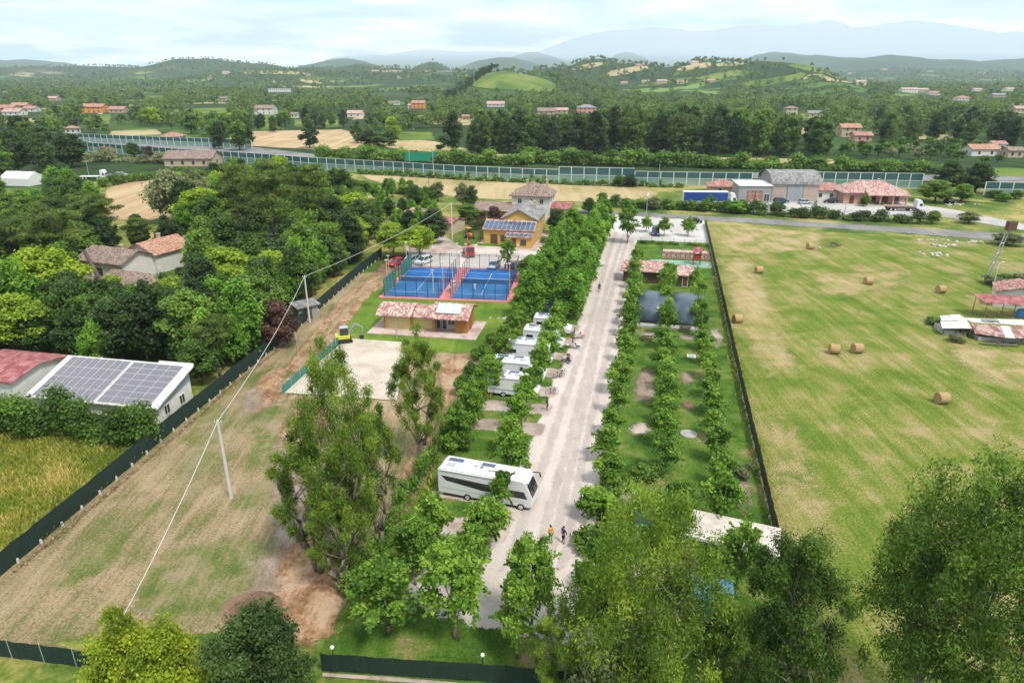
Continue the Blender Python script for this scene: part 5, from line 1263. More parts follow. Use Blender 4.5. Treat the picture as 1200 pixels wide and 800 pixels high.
for a in ((112, 132, 26, 'orange villa with red roof in the left distance', 'orange', 'tile_red', 'gable', None, 2), (140, 132, 18, 'low red roofed house right of the orange villa', 'beige', 'tile_red'),
          (86, 156, 13, 'small red roofed house left of the noise barrier', 'whitewall', 'tile_red', 'hip'), (204, 166, 22, 'red hip roofed house behind the left noise barrier', 'beige', 'tile_red', 'hip'),
          (10, 130, 22, 'leftmost red roofed house of the village at the left edge', 'beige', 'tile_red'), (26, 127, 18, 'middle red roofed house of the village at the left edge', 'pink', 'tile_orange'), (38, 131, 14, 'right house of the village at the left edge', 'whitewall', 'tile_red'), (18, 135, 20, 'nearest house of the village at the left edge', 'whitewall', 'tile_pink'),
          (312, 134, 22, 'white two-storey house beside a green field', 'whitewall', 'tile_brown', 'gable', None, 2), (328, 108, 24, 'long white flat-roofed building in the distance', 'white', 'sheet_white', 'flat', None, 2), (346, 138, 8, 'small white house right of the white two-storey house', 'whitewall', 'tile_brown'),
          (417, 137, 17, 'house with pale pinkish roof behind the wheat field', 'whitewall', 'tile_pink'), (491, 127, 15, 'orange house with red roof in the middle distance', 'orange', 'tile_red', 'gable', None, 2), (482, 127, 7, 'white house beside the orange house', 'whitewall', 'tile_pink'),
          (581, 125, 20, 'white house with pink roof above the dense tree belt', 'whitewall', 'tile_pink'), (472, 100, 15, 'white and orange house below the cypress slope', 'whitewall', 'tile_orange'), (503, 99, 8, 'tall orange house below the cypress slope', 'orange', 'tile_red', 'gable', None, 2), (519, 101, 22, 'long grey building below the cypress slope', 'greywall', 'sheet_grey'),
          (687, 133, 22, 'pink house with dark hipped roof above the tree belt', 'pink', 'sheet_grey', 'hip', None, 2), (640, 134, 20, 'beige house left of the dark hipped roof', 'beige', 'tile_brown'), (658, 133, 14, 'low beige house next to the dark hipped roof', 'beige', 'tile_pink'),
          (926, 134, 13, 'tan two-storey house on the right', 'beige', 'tile_brown', 'hip', None, 2), (953, 137, 15, 'low house with grey roof on the right', 'beige', 'sheet_grey'), (993, 160, 22, 'house with orange tiled roof in front of the right wood', 'beige', 'tile_orange', 'gable', None, 2), (1008, 165, 20, 'low annex with red roof beside the orange tiled house', 'pink', 'tile_red'),
          (1148, 182, 32, 'white house with red roof at the right edge', 'whitewall', 'tile_orange', 'gable', None, 1, 0.6), (1166, 176, 16, 'white annex with red roof at the right edge', 'white', 'tile_red'), (1185, 184, 18, 'small brown roofed shed at the right edge', 'beige', 'tile_brown'),
          (1063, 112, 18, 'long pale villa on the right plain', 'whitewall', 'tile_pink', 'gable', None, 2), (1079, 109, 14, 'second pale villa on the right plain', 'beige', 'tile_pink', 'gable', None, 2), (1093, 113, 13, 'house with bright red roof on the right plain', 'whitewall', 'tile_red'), (1127, 118, 15, 'house with big red roof on the right plain', 'whitewall', 'tile_red', 'hip'), (1144, 107, 9, 'small far house with pink roof on the right plain', 'whitewall', 'tile_pink'), (1169, 114, 16, 'far house with grey roof on the right plain', 'beige', 'sheet_grey'), (1182, 106, 10, 'pale far house near the right edge', 'whitewall', 'tile_pink'), (1194, 131, 16, 'pink roofed house at the far right edge', 'beige', 'tile_pink'),
          (546, 141, 8, 'small red roofed house in the dense wood', 'beige', 'tile_red'), (465, 123, 7, 'small white house left of the orange house', 'whitewall', 'tile_brown'), (262, 118, 9, 'small house in the left wood distance', 'beige', 'tile_brown'), (63, 118, 12, 'pale house roof beyond the left wood', 'beige', 'tile_pink'),
          (228, 193, 54, 'two-tier house with brown roof just before the noise barrier', 'beige', 'tile_brown', 'gable', None, 1, 0.6)):
    far_house(*a)
for i, (px, D, w, lab) in enumerate(((1010, 1330, 11, 'white house at the foot of the right hill'), (732, 1680, 8, 'left house on the middle hillside'), (757, 1660, 8, 'white house on the middle hillside'), (776, 1600, 11, 'pink roofed house on the middle hillside'), (800, 1540, 12, 'red roofed house low on the middle hillside'), (832, 1520, 12, 'pale house low on the right of the hillside'), (813, 1740, 8, 'house near the top of the middle hill'), (748, 1900, 7, 'house on the crest of the middle hill'), (465, 2450, 8, 'house on the left far ridge'), (440, 2500, 8, 'house high on the left far ridge'), (360, 2300, 7, 'house on the slope below the left ridge'), (245, 2350, 8, 'white house in the far left village'), (265, 2400, 7, 'second white house in the far left village'), (290, 2300, 7, 'rightmost white house in the far left village'), (998, 3900, 8, 'house in the far right hill village'), (1035, 4000, 8, 'second house in the far right hill village'), (1090, 3800, 7, 'house left of the far right ridge village'), (1150, 3700, 8, 'house in the far right ridge village'))):
    far_house(px, 0, w, lab, ('whitewall', 'beige')[i % 2], ('tile_pink', 'tile_red', 'tile_orange')[i % 3], 'gable', None, 2 if i % 3 == 0 else 1, D=D)

# ---------------------------------------------------------------- fences, barriers, poles
def along(pts, step):
    "points every step metres along a ground line"
    out = [Vector(pts[0])]; acc = 0.0
    for i in range(len(pts) - 1):
        a, b = Vector(pts[i]), Vector(pts[i + 1]); ln = (b - a).length; d = step - acc
        while d <= ln:
            out.append(a.lerp(b, d / ln)); d += step
        acc = ln - (d - step)
    return out
def panel_fence(name, label, cat, pts, step, h, panelm, postm, r=0.035, z0=0.05, posth=0.1, pname='cloth_panel', th=0.02, sag=0.06, lean=0.0, group=None, foot=0):
    nodes = along(pts, step); o0 = nodes[0]
    t = thing(name, label, cat, o0, 0, group)
    pm = MB().tube((0, 0, -0.2), (0, 0, h + posth), r, r, 6).data('post', M[postm])
    ft = MB().box(-0.09, 0.09, -0.09, 0.09, -0.05, 0.42, taper=0.02).data('footing', M['polewhite'])
    for i, p in enumerate(nodes):
        obj('post', pm, t, p - o0)
        if foot: obj('footing', ft, t, p - o0 + Vector((foot, -0.05, 0)), random.uniform(-0.3, 0.3))
        if i + 1 < len(nodes):
            q = nodes[i + 1]; d = q - p; a = math.atan2(d.y, d.x); n = 4
            m = MB(); V = []
            ln = d.length - 2 * r - 0.01
            for k in range(n + 1):
                x = r + 0.005 + ln * k / n; zz = h - sag * math.sin(math.pi * k / n) * random.uniform(0.4, 1.3); yy = 0.05 * math.sin(math.pi * k / n) * random.uniform(-1, 1)
                V += [(x, yy - th / 2, z0), (x, yy - th / 2, zz), (x, yy + th / 2, zz), (x, yy + th / 2, z0)]
            F = []
            for k in range(n):
                b = 4 * k
                for s_ in range(4): F.append((b + s_, b + (s_ + 1) % 4, b + 4 + (s_ + 1) % 4, b + 4 + s_))
            F += [(3, 2, 1, 0), (4 * n, 4 * n + 1, 4 * n + 2, 4 * n + 3)]
            m.mesh(V, F)
            obj(pname, m.data(pname, M[panelm]), t, p - o0, a)
    return t
panel_fence('cloth_fence', 'long dark green cloth fence between meadow and dry lot', 'fence', PX((-40, 709), (0, 675), (100, 592), (200, 507), (270, 450), (340, 393), (420, 322), (448, 300)), 2.5, 2.0, 'shade', 'darkmetal', foot=0.16)
panel_fence('cloth_fence', 'dark green cloth fence at the bottom left of the dry lot', 'fence', PX((-60, 762), (0, 769), (70, 778), (150, 790)), 2.5, 1.6, 'shade', 'steel')
panel_fence('cloth_fence', 'dark green cloth fence along the front lawn', 'fence', PX((378, 786), (480, 793), (600, 801), (720, 812)), 2.5, 1.6, 'shade', 'darkmetal')
panel_fence('boundary_fence', 'dark net fence between garden and hay field', 'fence', RP((12.3, 46), (12.4, 90), (12.7, 140), (12.9, 190)), 2.5, 1.7, 'net', 'darkmetal', th=0.01, foot=-0.16)
panel_fence('garden_fence', 'low dark rail fence behind the padel court cars', 'fence', PX((516, 301), (560, 301), (615, 303), (650, 305)), 2.5, 1.0, 'courtglass', 'darkmetal', th=0.01, sag=0)
panel_fence('lot_fence', 'low post fence along the parking lot edge', 'fence', RP((-3.4, 166.2), (12.3, 166.2)), 2.6, 0.9, 'courtglass', 'darkmetal', th=0.01, sag=0)
panel_fence('garden_wall_fence', 'reddish panel fence above the turquoise court', 'fence', RP((1.8, 150), (12.2, 150)), 2.0, 1.6, 'tile_pink', 'darkwood', th=0.05, sag=0)
# small white globe lamps on the front fence
for px, py, lab in ((392, 781, 'white globe lamp at the left end of the front cloth fence'), (566, 790, 'white globe lamp in the middle of the front cloth fence')):
    t = thing('globe_lamp', lab, 'lamp', P(px, py), 0, 'globe lamps on the front fence')
    MB().tube((0, 0, -0.1), (0, 0, 1.62), 0.04, 0.03, 8).build('pole', M['darkmetal'], t)
    bm = bmesh.new(); bmesh.ops.create_uvsphere(bm, u_segments=14, v_segments=10, radius=0.15); me = bpy.data.meshes.new('globe'); bm.to_mesh(me); bm.free(); me.materials.append(M['lamp']); obj('globe', me, t, (0, 0, 1.75))
# rows of small lamps
for k, (a, b) in enumerate([(-3.4, 100), (-3.4, 150)]): pass

def barrier(label, pts, step=4.2, h=4.6, hs=None):
    nodes = along(pts, step); o0 = nodes[0]
    t = thing('noise_barrier', label, 'barrier', o0, 0, 'noise barriers along the highway')
    pmesh = {}
    for i, p in enumerate(nodes):
        hh = h + (1.0 if (hs and any(a <= i <= b for a, b in hs)) else 0)
        if hh not in pmesh: pmesh[hh] = MB().box(-0.13, 0.13, -0.13, 0.13, -0.2, hh + 0.1).data('post', M['white'])
        if i + 1 < len(nodes):
            d = nodes[i + 1] - p; a = math.atan2(d.y, d.x); ln = d.length
            obj('post', pmesh[hh], t, p - o0, a)
            key = (round(ln, 1), hh)
            if key not in pmesh:
                x0, x1 = 0.14, ln - 0.14
                pmesh[key] = (MB().box(x0, x1, -0.02, 0.02, 0.3, hh * 0.52).data('glass_panel', M['barrierglass']),
                              MB().box(x0, x1, -0.02, 0.02, hh * 0.52 + 0.14, hh).data('glass_panel', M['barrierdark']),
                              MB().box(x0, x1, -0.07, 0.07, hh * 0.52 + 0.002, hh * 0.52 + 0.138).data('rail', M['white']),
                              MB().box(x0, x1, -0.07, 0.07, hh + 0.002, hh + 0.13).data('rail', M['white']),
                              MB().box(x0, x1, -0.08, 0.08, 0.0, 0.298).data('kerb', M['concrete']))
            for q in pmesh[key]: obj(q.name.split('.')[0], q, t, p - o0, a)
        else: obj('post', pmesh[hh], t, p - o0)
    return t
barrier('long green glass noise barrier with white posts crossing the view', PX((55, 174), (140, 181), (215, 187), (300, 192.5), (364, 198), (455, 203.5), (540, 209), (620, 213), (707, 215.5), (800, 217.5), (893, 218.5)), 4.6, 4.7, hs=[(64, 69)])
barrier('green glass noise barrier behind the pink bungalow', PX((920, 219), (1000, 220), (1093, 221.5)), 4.2, 5.2)
barrier('short green glass noise barrier at the right edge', PX((1152, 230), (1200, 231), (1250, 232)), 4.2, 4.6)
barrier('far row of green glass noise barrier at the left', PX((40, 163.5), (130, 168), (255, 173), (296, 175)), 4.8, 4.6)

def utility_pole(label, base, top, arm=True):
    h = HT(base[0], base[1], top); q = P(*base)
    t = thing('utility_pole', label, 'pole', q, 0, 'utility poles carrying the cable')
    MB().path([(0, 0, -0.3), (0, 0, h * 0.5), (0, 0, h)], [0.17, 0.14, 0.10], 10).build('shaft', M['polewhite'], t)
    if arm:
        MB().tube((-0.35, 0, h - 0.25), (0.35, 0, h - 0.25), 0.035, 0.035, 6).build('crossarm', M['steel'], t)
        for x in (-0.3, 0.3): MB().tube((x, 0, h - 0.21), (x, 0, h - 0.05), 0.05, 0.04, 8).build('insulator', M['white'], t)
    return q + Vector((0, 0, h - 0.1))
tops = [utility_pole('pale utility pole standing on the dry lot', (271, 583), 492), utility_pole('pale utility pole beside the left fence', (363, 378), 323), utility_pole('utility pole beside the red roofed shed', (530, 281), 238)]
def cable(label, a, b, sag, r=0.03, name='power_cable', group='overhead cables'):
    pts = [a.lerp(b, i / 24) - Vector((0, 0, 4 * sag * (i / 24) * (1 - i / 24))) for i in range(25)]
    m = MB(); m.path(pts, [r] * 25, 6); return tag(m.build(name, M['polewhite']), label, 'cable', group)
end0 = P(60, 860); end0.z = 9.0
end0 = P(96, 812, 3.0)
cable('overhead cable from the bottom edge to the dry lot pole', end0, tops[0], 0.5)
cable('overhead cable between the dry lot pole and the fence pole', tops[0], tops[1], 0.9)
cable('overhead cable from the fence pole to the shed pole', tops[1], tops[2], 0.9)
# stay wire of the fence pole
# posts round the sand court
sheet('sand_court', PX((332, 461), (407, 397), (478, 402), (465, 470)), G_slab, 0.05, 1.5)
for i, (px, py, ty, lab) in enumerate(((353, 443, 394, 'tall thin post at the upper left of the sand court'), (376, 422, 393, 'thin post on the left edge of the sand court'), (328, 458, 428, 'thin post at the near left corner of the sand court'), (394, 408, 366, 'tall post beside the digger cab'), (413, 388, 368, 'thin post behind the digger'), (391, 466, 433, 'thin post on the near edge of the sand court'), (391, 430, 405, 'thin post inside the sand court'), (465, 396, 377, 'thin post at the far right of the sand court'))):
    h = HT(px, py, ty); t = thing('court_post', lab, 'post', P(px, py), 0, 'posts round the sand court')
    MB().tube((0, 0, -0.2), (0, 0, h), 0.05, 0.045, 8).build('shaft', M['steel'], t); MB().tube((0, 0, 0.0), (0, 0, 0.06), 0.14, 0.12, 8).build('base_plate', M['steel'], t)
for (px, py, ty, lab, mt) in ((456, 322, 300, 'yellow floodlight pole at the left padel court', 'poleyellow'), (481, 305, 284, 'yellow floodlight pole behind the left padel court', 'poleyellow'), (508, 345, 317, 'pale post at the right side of the left padel court', 'polewhite')):
    h = HT(px, py, ty); t = thing('floodlight_pole', lab, 'pole', P(px, py), 0, 'floodlight poles at the courts')
    MB().tube((0, 0, -0.2), (0, 0, h), 0.09, 0.07, 8).build('shaft', M[mt], t); MB().box(-0.3, 0.3, -0.12, 0.12, h, h + 0.16).build('lamp_head', M['alu'], t)
# lattice pylon and pole in the hay field
q = P(1155, 330); h = HT(1155, 330, 258)
t = thing('wooden_pylon', 'tall leaning wooden power pole with cross box in the hay field', 'pole', q)
for dx in (-0.35, 0.35): MB().path([(dx, 0, -0.3), (dx * 0.9 + 1.0, 0, h * 0.5), (dx * 0.6 + 2.0, 0, h)], [0.16, 0.13, 0.1], 8).build('shaft', M['concrete'], t)
MB().box(1.3, 2.9, -0.5, 0.5, h - 1.9, h - 0.2).build('transformer', M['shutter'], t)
for i in range(4): z = h * (0.3 + 0.16 * i); MB().tube((-0.4 + 2.0 * z / h, 0, z), (0.4 + 2.0 * z / h, 0, z + 0.3), 0.05, 0.05, 6).build('brace', M['steel'], t)
q = P(1163, 338); h = HT(1163, 338, 307)
t = thing('lamp_post', 'small pale lamp post beside the wooden pylon', 'lamp post', q)
MB().path([(0, 0, -0.2), (0, 0, h * 0.9), (0.5, 0, h)], [0.08, 0.06, 0.05], 8).build('shaft', M['polewhite'], t); MB().box(0.4, 0.9, -0.1, 0.1, h - 0.03, h + 0.08).build('lamp_head', M['white'], t)
q = P(757, 258); h = HT(757, 258, 230)
t = thing('lamp_post', 'tall lamp post at the back of the parking lot', 'lamp post', q)
MB().path([(0, 0, -0.2), (0, 0, h)], [0.09, 0.06], 8).build('shaft', M['steel'], t); MB().box(-0.2, 0.4, -0.15, 0.15, h, h + 0.9).build('lamp_head', M['white'], t)
for (px, py, ty, lab) in ((503, 222, 204, 'thin dark pole standing in the stubble field'), (409, 215, 190, 'pale pole in front of the left noise barrier'), (697, 219, 205, 'thin pole before the middle of the noise barrier'), (771, 221, 192, 'thin pole before the stepped part of the noise barrier'), (104, 205, 186, 'pale pole beside the white truck'), (989, 254, 236, 'thin pole before the forecourt hedge')):
    h = HT(px, py, ty); t = tag(MB().path([(0, 0, -0.2), (0, 0, h)], [0.12, 0.07], 7).build('roadside_pole', M['darkwood' if py == 222 else 'steel']), lab, 'pole', 'thin poles'); t.location = P(px, py)

# ---------------------------------------------------------------- padel courts
def padel(label, c00, rz, idx):
    t = thing('padel_court', label, 'padel court', c00, rz, 'padel courts')
    W, Ln, H = 10.0, 20.0, 3.2
    MB().box(0, W, 0, Ln, 0.10, 0.118).build('blue_turf', G_blue, t)
    wl_ = M['white']; z = 0.118
    def line(x0, x1, y0, y1): MB().box(x0, x1, y0, y1, z + 0.001, z + 0.006).build('court_line', wl_, t)
    line(0.1, W - 0.1, 3.0, 3.07); line(0.1, W - 0.1, Ln - 3.07, Ln - 3.0); line(W / 2 - 0.035, W / 2 + 0.035, 3.08, Ln - 3.08)
    nt = MB().box(0.05, W - 0.05, Ln / 2 - 0.01, Ln / 2 + 0.01, 0.15, 0.98).build('net', glass_mat('court_net_mesh', (0.02, 0.03, 0.04), 0.8, alpha=0.42), t)
    MB().box(0.05, W - 0.05, Ln / 2 - 0.02, Ln / 2 + 0.02, 0.983, 1.05).build('net_band', M['white'], nt)
    for x in (0, W): MB().tube((x, Ln / 2, 0.1), (x, Ln / 2, 1.15), 0.05, 0.05, 8).build('net_post', M['blackpaint'], t)
    pm = MB().box(-0.05, 0.05, -0.05, 0.05, 0.1, H).data('fence_post', M['navy'])
    pg = MB().box(0.06, 1.94, -0.006, 0.006, 0.13, H - 0.1).data('glass_wall', M['courtglass'])
    pn = MB().box(0.06, 1.94, -0.004, 0.004, 0.13, H - 0.1).data('mesh_panel', M['courtnet'])
    rail = MB().box(0.06, 1.94, -0.03, 0.03, H - 0.098, H - 0.04).data('top_rail', M['navy'])
    for side, x in (('l', -0.06), ('r', W + 0.06)):
        for i in range(11):
            obj('fence_post', pm, t, (x, i * 2.0, 0))
            if i < 10 and not 4 <= i <= 5:
                mesh_side = (side == 'l' and idx == 0)
                o = obj('mesh_panel' if mesh_side else 'glass_wall', pn if mesh_side else pg, t, (x, i * 2.0, 0), math.pi / 2); obj('top_rail', rail, t, (x, i * 2.0, 0), math.pi / 2)
    for y in (-0.06, Ln + 0.06):
        for i in range(6):
            if 0 < i < 5: obj('fence_post', pm, t, (i * 2.0, y, 0))
            if i < 5: obj('glass_wall', pg, t, (i * 2.0, y, 0)); obj('top_rail', rail, t, (i * 2.0, y, 0))
    for x, y in ((-0.25, 3), (-0.25, Ln - 3), (W + 0.25, 3), (W + 0.25, Ln - 3)):
        p = MB().tube((x, y, 0), (x, y, 6), 0.06, 0.05, 8).build('floodlight_mast', M['polewhite'], t)
        MB().box(x - 0.25, x + 0.25, y - 0.12, y + 0.12, 6.002, 6.14).build('floodlight', M['white'], p)
    return t
ca = P(451, 347.5); cb = P(528, 352)
crz = RAD(-6.5)
dx_ = Vector((math.cos(crz), math.sin(crz), 0)); dy_ = Vector((-math.sin(crz), math.cos(crz), 0))
pl = [ca - dx_ * 1.0 - dy_ * 0.9, ca + dx_ * 23.3 - dy_ * 0.9, ca + dx_ * 23.3 + dy_ * 21.0, ca - dx_ * 1.0 + dy_ * 21.0]
m = MB(); m.prism([(p.x, p.y) for p in pl], -0.05, 0.095); struct(m.build('court_platform', G_pink))
padel('blue padel court with green mesh side, left one of two', ca, crz, 0)
padel('blue padel court next to the lime trees, right one of two', ca + dx_ * 12.3, crz, 1)
for i, (u, v) in enumerate(((11.0, 5.0), (11.5, 7.0), (11.0, 9.2))):
    q = ca + dx_ * u + dy_ * v; q.z = 0.097
    t = thing('bench', ('white bench nearest the pavilion between the courts', 'white bench in the middle between the courts', 'white bench farther back between the courts')[i], 'bench', q, crz, 'benches between the padel courts')
    MB().box(-0.25, 0.25, -0.7, 0.7, 0.4, 0.46).build('seat', M['white'], t)
    for y in (-0.6, 0.6): MB().box(-0.2, 0.2, y - 0.04, y + 0.04, 0, 0.397).build('leg', M['white'], t)

# ---------------------------------------------------------------- hay bales
def bale(px, py, rz, lab, s=1.0):
    t = thing('hay_bale', lab, 'hay bale', P(px, py), rz, 'round hay bales in the hay field')
    g = rng_(int(px)); n = 28; m = MB(); rows = 7
    V = []
    for j in range(rows):
        x = (-0.65 + 1.3 * j / (rows - 1)) * s
        for i in range(n):
            a = 2 * math.pi * i / n; r_ = 0.72 * s * (1 + 0.02 * g.normal()) * (0.96 if j in (0, rows - 1) else 1)
            V.append((x, r_ * math.cos(a), max(0.0, 0.70 * s + r_ * math.sin(a))))
    F = [(j * n + i, j * n + (i + 1) % n, (j + 1) * n + (i + 1) % n, (j + 1) * n + i) for j in range(rows - 1) for i in range(n)]
    m.mesh(V, F)
    m.build('roll', M['straw'], t, smooth=True)
    for sx in (-1, 1):
        e = MB(); V = []
        for k in range(6):
            r_ = 0.70 * s * k / 5
            for i in range(n):
                a = 2 * math.pi * i / n; V.append((sx * (0.655 + (0.02 if k % 2 else 0) ) * s, r_ * math.cos(a), max(0.003, 0.70 * s + r_ * math.sin(a))))
        F = [(k * n + i, k * n + (i + 1) % n, (k + 1) * n + (i + 1) % n, (k + 1) * n + i) for k in range(5) for i in range(n)]
        e.mesh(V, F); e.build('end_face', M['straw'], t)
for a in ((1186, 767, -0.75, 'large hay bale near the huge dark eucalyptus, nearest of all'), (1103, 472, 0.1, 'hay bale alone in the middle of the field'), (977, 414, -0.15, 'left hay bale of the middle pair'), (1004, 413, 0.1, 'right hay bale of the middle pair'), (864, 378, 0.1, 'hay bale near the dark boundary fence'), (1102, 343, 0.1, 'hay bale in front of the ruined shed, far side'), (1017, 333, 0.05, 'hay bale in the far middle of the field'), (889, 320, 0.1, 'small far hay bale right of the parking lot'), (949, 292, 0.2, 'farthest pale bale near the asphalt road')):
    bale(*a[:3], a[3])

# ---------------------------------------------------------------- trees of the site
def rowtrees(key, pts, hr, labelf, name, group, wid=None):
    for i, p in enumerate(pts):
        tree(key, p, random.uniform(*hr) * (1.25 if key == 'plane_small' and p.y > 98 else 1.0), labelf(i), 'tree', name, group, wid=random.uniform(*wid) if wid else None)
# three rows in the right-hand garden
def row(a, b0, b1, step, ja=0.25, jb=0.4, skip=()):
    out = []; b = b0
    while b < b1:
        if not any(s0 < b < s1 for s0, s1 in skip): out.append(R(a + random.uniform(-ja, ja), b + random.uniform(-jb, jb)))
        b += step
    return out
for (a, b0, b1, st, nm, hr, wd, sk) in ((-3.0, 53, 140, 5.2, 'along the right edge of the gravel road', (3.6, 4.9), (2.9, 3.6), ()),
                                    (2.7, 62, 128, 4.9, 'down the middle of the right garden', (3.6, 4.9), (2.9, 3.6), ()),
                                    (8.0, 60, 124, 5.2, 'beside the dark boundary fence', (3.4, 4.5), (2.6, 3.3), ())):
    rowtrees('plane_small', row(a, b0, b1, st, skip=sk), hr, lambda i, nm=nm: f'{ORD[i]} small plane tree from the front {nm}', 'plane_tree', 'small plane trees ' + nm, wd)
# left of the road, at the pitches
rowtrees('plane_small', [R(-13.6, b) for b in (62.5, 67.5, 72.5, 77.5, 82.5, 87.5, 93, 98)], (4.2, 5.2), lambda i: f'{ORD[i]} plane tree from the camera along the left edge of the gravel road', 'plane_tree', 'plane trees at the pitches', (2.9, 3.6))
rowtrees('plane', [R(-19.0, b) for b in (62.5, 67.5, 71.5)] + [R(-18.6, 76.3), R(-19.4, 86.5), R(-19.3, 92), R(-19.5, 97)], (4.6, 6.2), lambda i: f'{ORD[i]} plane tree from the front between motorhomes and hedge', 'plane_tree', 'plane trees behind the pitches', (3.2, 4.2))
rowtrees('poplar', [R(-13.2 + random.uniform(-.4, .4), b) for b in (107, 112.5, 118, 123.5, 129, 135, 141, 147, 153, 159, 165, 171)], (8.0, 9.6), lambda i: f'{ORD[i]} leafy lime tree from the camera in the dense row by the road', 'lime_tree', 'dense lime trees left of the road', (6.0, 7.0))
rowtrees('poplar', [R(-19.4 + random.uniform(-.4, .4), b) for b in (105, 111, 117, 124, 130.5, 137, 143, 150, 157, 163)], (7.2, 9.0), lambda i: f'{ORD[i]} leafy lime tree from the camera in the dense row nearer the padel courts', 'lime_tree', 'dense lime trees near the padel courts', (5.4, 6.6))
for (px, py, ty, key, w, lab, nm) in (
    (455, 742, 655, 'plane', 5.6, 'bushy plane tree beside the orange dirt at the left end of the front lawn', 'plane_tree'),
    (533, 748, 628, 'plane', 5.4, 'spreading plane tree with bare trunk standing on the front lawn edge', 'plane_tree'),
    (553, 690, 612, 'plane', 3.8, 'plane tree with pale trunk on pink gravel behind the front lawn plane tree', 'plane_tree'),
    (487, 685, 605, 'plane', 4.2, 'plane tree with visible trunk beside the hedge, left of the gravel clearing', 'plane_tree'),
    (508, 640, 575, 'plane_small', 3.4, 'small round plane tree just below the big motorhome rear wheel', 'plane_tree'),
    (574, 652, 577, 'plane_small', 3.8, 'round plane tree growing just below the big motorhome middle', 'plane_tree'),
    (588, 602, 548, 'plane_small', 2.3, 'slim plane tree covering part of the big motorhome side', 'plane_tree'),
    (602, 560, 508, 'plane_small', 3.3, 'plane tree at the road edge just above the big motorhome roof', 'plane_tree'),
    (622, 745, 622, 'plane', 4.2, 'plane tree in the road island below the two standing people', 'plane_tree'),
    (606, 770, 668, 'plane', 3.6, 'dense plane tree in the road island, nearer the front fence', 'plane_tree'),
    (700, 772, 628, 'plane', 4.6, 'light plane tree at the road edge left of the big eucalyptus', 'plane_tree'),
    (838, 620, 548, 'plane_small', 3.4, 'dark plane tree with clear trunk above the white roofed shed', 'plane_tree'),
    (862, 700, 610, 'plane', 4.0, 'bright plane tree standing against the white shed roof', 'plane_tree'),
    (790, 640, 560, 'plane_small', 3.6, 'plane tree above the big eucalyptus, near the blue tarpaulin', 'plane_tree'),
    (735, 285, 238, 'plane', 5.6, 'round plane tree with tall trunk at the parking lot entrance', 'plane_tree'),
    (757, 272, 252, 'plane_small', 3.6, 'small round tree standing in the parking lot behind the blue van', 'plane_tree'),
    (778, 277, 254, 'plane_small', 3.8, 'thin-trunked umbrella shaped tree beside the blue van in the parking lot', 'plane_tree'),
    (806, 277, 254, 'plane_small', 3.6, 'small tree with clear trunk beside the dark car in the parking lot', 'plane_tree'),
    (595, 318, 278, 'plane', 3.4, 'yellowish airy young tree in front of the yellow farmhouse', 'ash_tree'),
    ):
    q = P(px, py); tree(key, q, HT(px, py, ty), lab, 'tree', nm, None, wid=w)
for (px, py, ty, key, w, lab, var) in (
    (412, 668, 396, 'euc_a', 6.6, 'tallest eucalyptus of the clump on the dry lot', 0),
    (376, 668, 482, 'euc_b', 6.2, 'short eucalyptus at the left of the dry lot clump', 0),
    (444, 640, 446, 'euc_b', 4.8, 'slim eucalyptus at the right of the dry lot clump', 0),
    (400, 690, 560, 'euc_b', 4.4, 'low eucalyptus at the front of the dry lot clump', 0),
    (493, 540, 378, 'euc_b', 5.6, 'slender eucalyptus with clear trunk below the sand court', 0),
    (750, 838, 558, 'euc_c', 9.6, 'huge light olive eucalyptus at the front of the garden', 0),
    (905, 842, 612, 'euc_d', 6.6, 'dark green eucalyptus beside the boundary fence in the near garden', 0),
    (1076, 862, 541, 'euc_e', 9.6, 'huge dark eucalyptus standing in the hay field, nearest the camera', 0),
    ):
    tree(key, P(px, py), HT(px, py, ty), lab, 'tree', 'eucalyptus_tree', None, wid=w, var=var)
tree('euc_d', P(845, 850), HT(845, 850, 705), 'low dark eucalyptus under the huge light one, near the blue barrel', 'tree', 'eucalyptus_tree', None, wid=4.5)
tree('euc_b', P(650, 830), HT(650, 830, 700), 'grey drooping half-dead tree beside the front fence', 'tree', 'weeping_tree', None, wid=3.4)
tree('olive', P(700, 850), HT(700, 850, 755), 'grey-green drooping shrub tree at the bottom edge', 'tree', 'weeping_tree', None, wid=4.0)
tree('bigoak', P(315, 858), HT(315, 858, 712), 'dark green holm oak at the bottom edge', 'tree', 'holm_oak_tree', None, wid=7.8)
tree('lime', P(165, 850), HT(165, 850, 708), 'yellow-green acacia at the bottom edge, left one of two', 'tree', 'acacia_tree', None, wid=5.0, var=0)
tree('lime', P(218, 872), HT(218, 872, 724), 'yellow-green acacia at the bottom edge, right one of two', 'tree', 'acacia_tree', None, wid=5.6, var=1)
tree('acacia', P(462, 302), HT(462, 302, 258), 'bright yellow-green spreading tree with dry soil beneath, left one of two', 'tree', 'acacia_tree', None, wid=9.0)
tree('acacia', P(492, 303), HT(492, 303, 262), 'bright yellow-green spreading tree next to the red roofed shed', 'tree', 'acacia_tree', None, wid=9.0)
tree('darkoak', P(508, 285), HT(508, 285, 243), 'dark round tree beside the red roofed shed', 'tree', 'oak_tree', None, wid=8.0)
tree('oak', P(548, 262), HT(548, 262, 238), 'mid green round tree beside the pole by the orange tractor', 'tree', 'oak_tree', None, wid=6.5)
tree('olive', P(543, 243), HT(543, 243, 213), 'pale leafy young tree in front of the stubble field', 'tree', 'birch_tree', None, wid=6.0)
tree('darkoak', P(553, 245), HT(553, 245, 217), 'narrow dark tree right of the pale young tree', 'tree', 'oak_tree', None, wid=4.6)
tree('plum', P(580, 266), HT(580, 266, 240), 'purple leaved plum beside the yellow farmhouse', 'tree', 'plum_tree', None, wid=4.2)
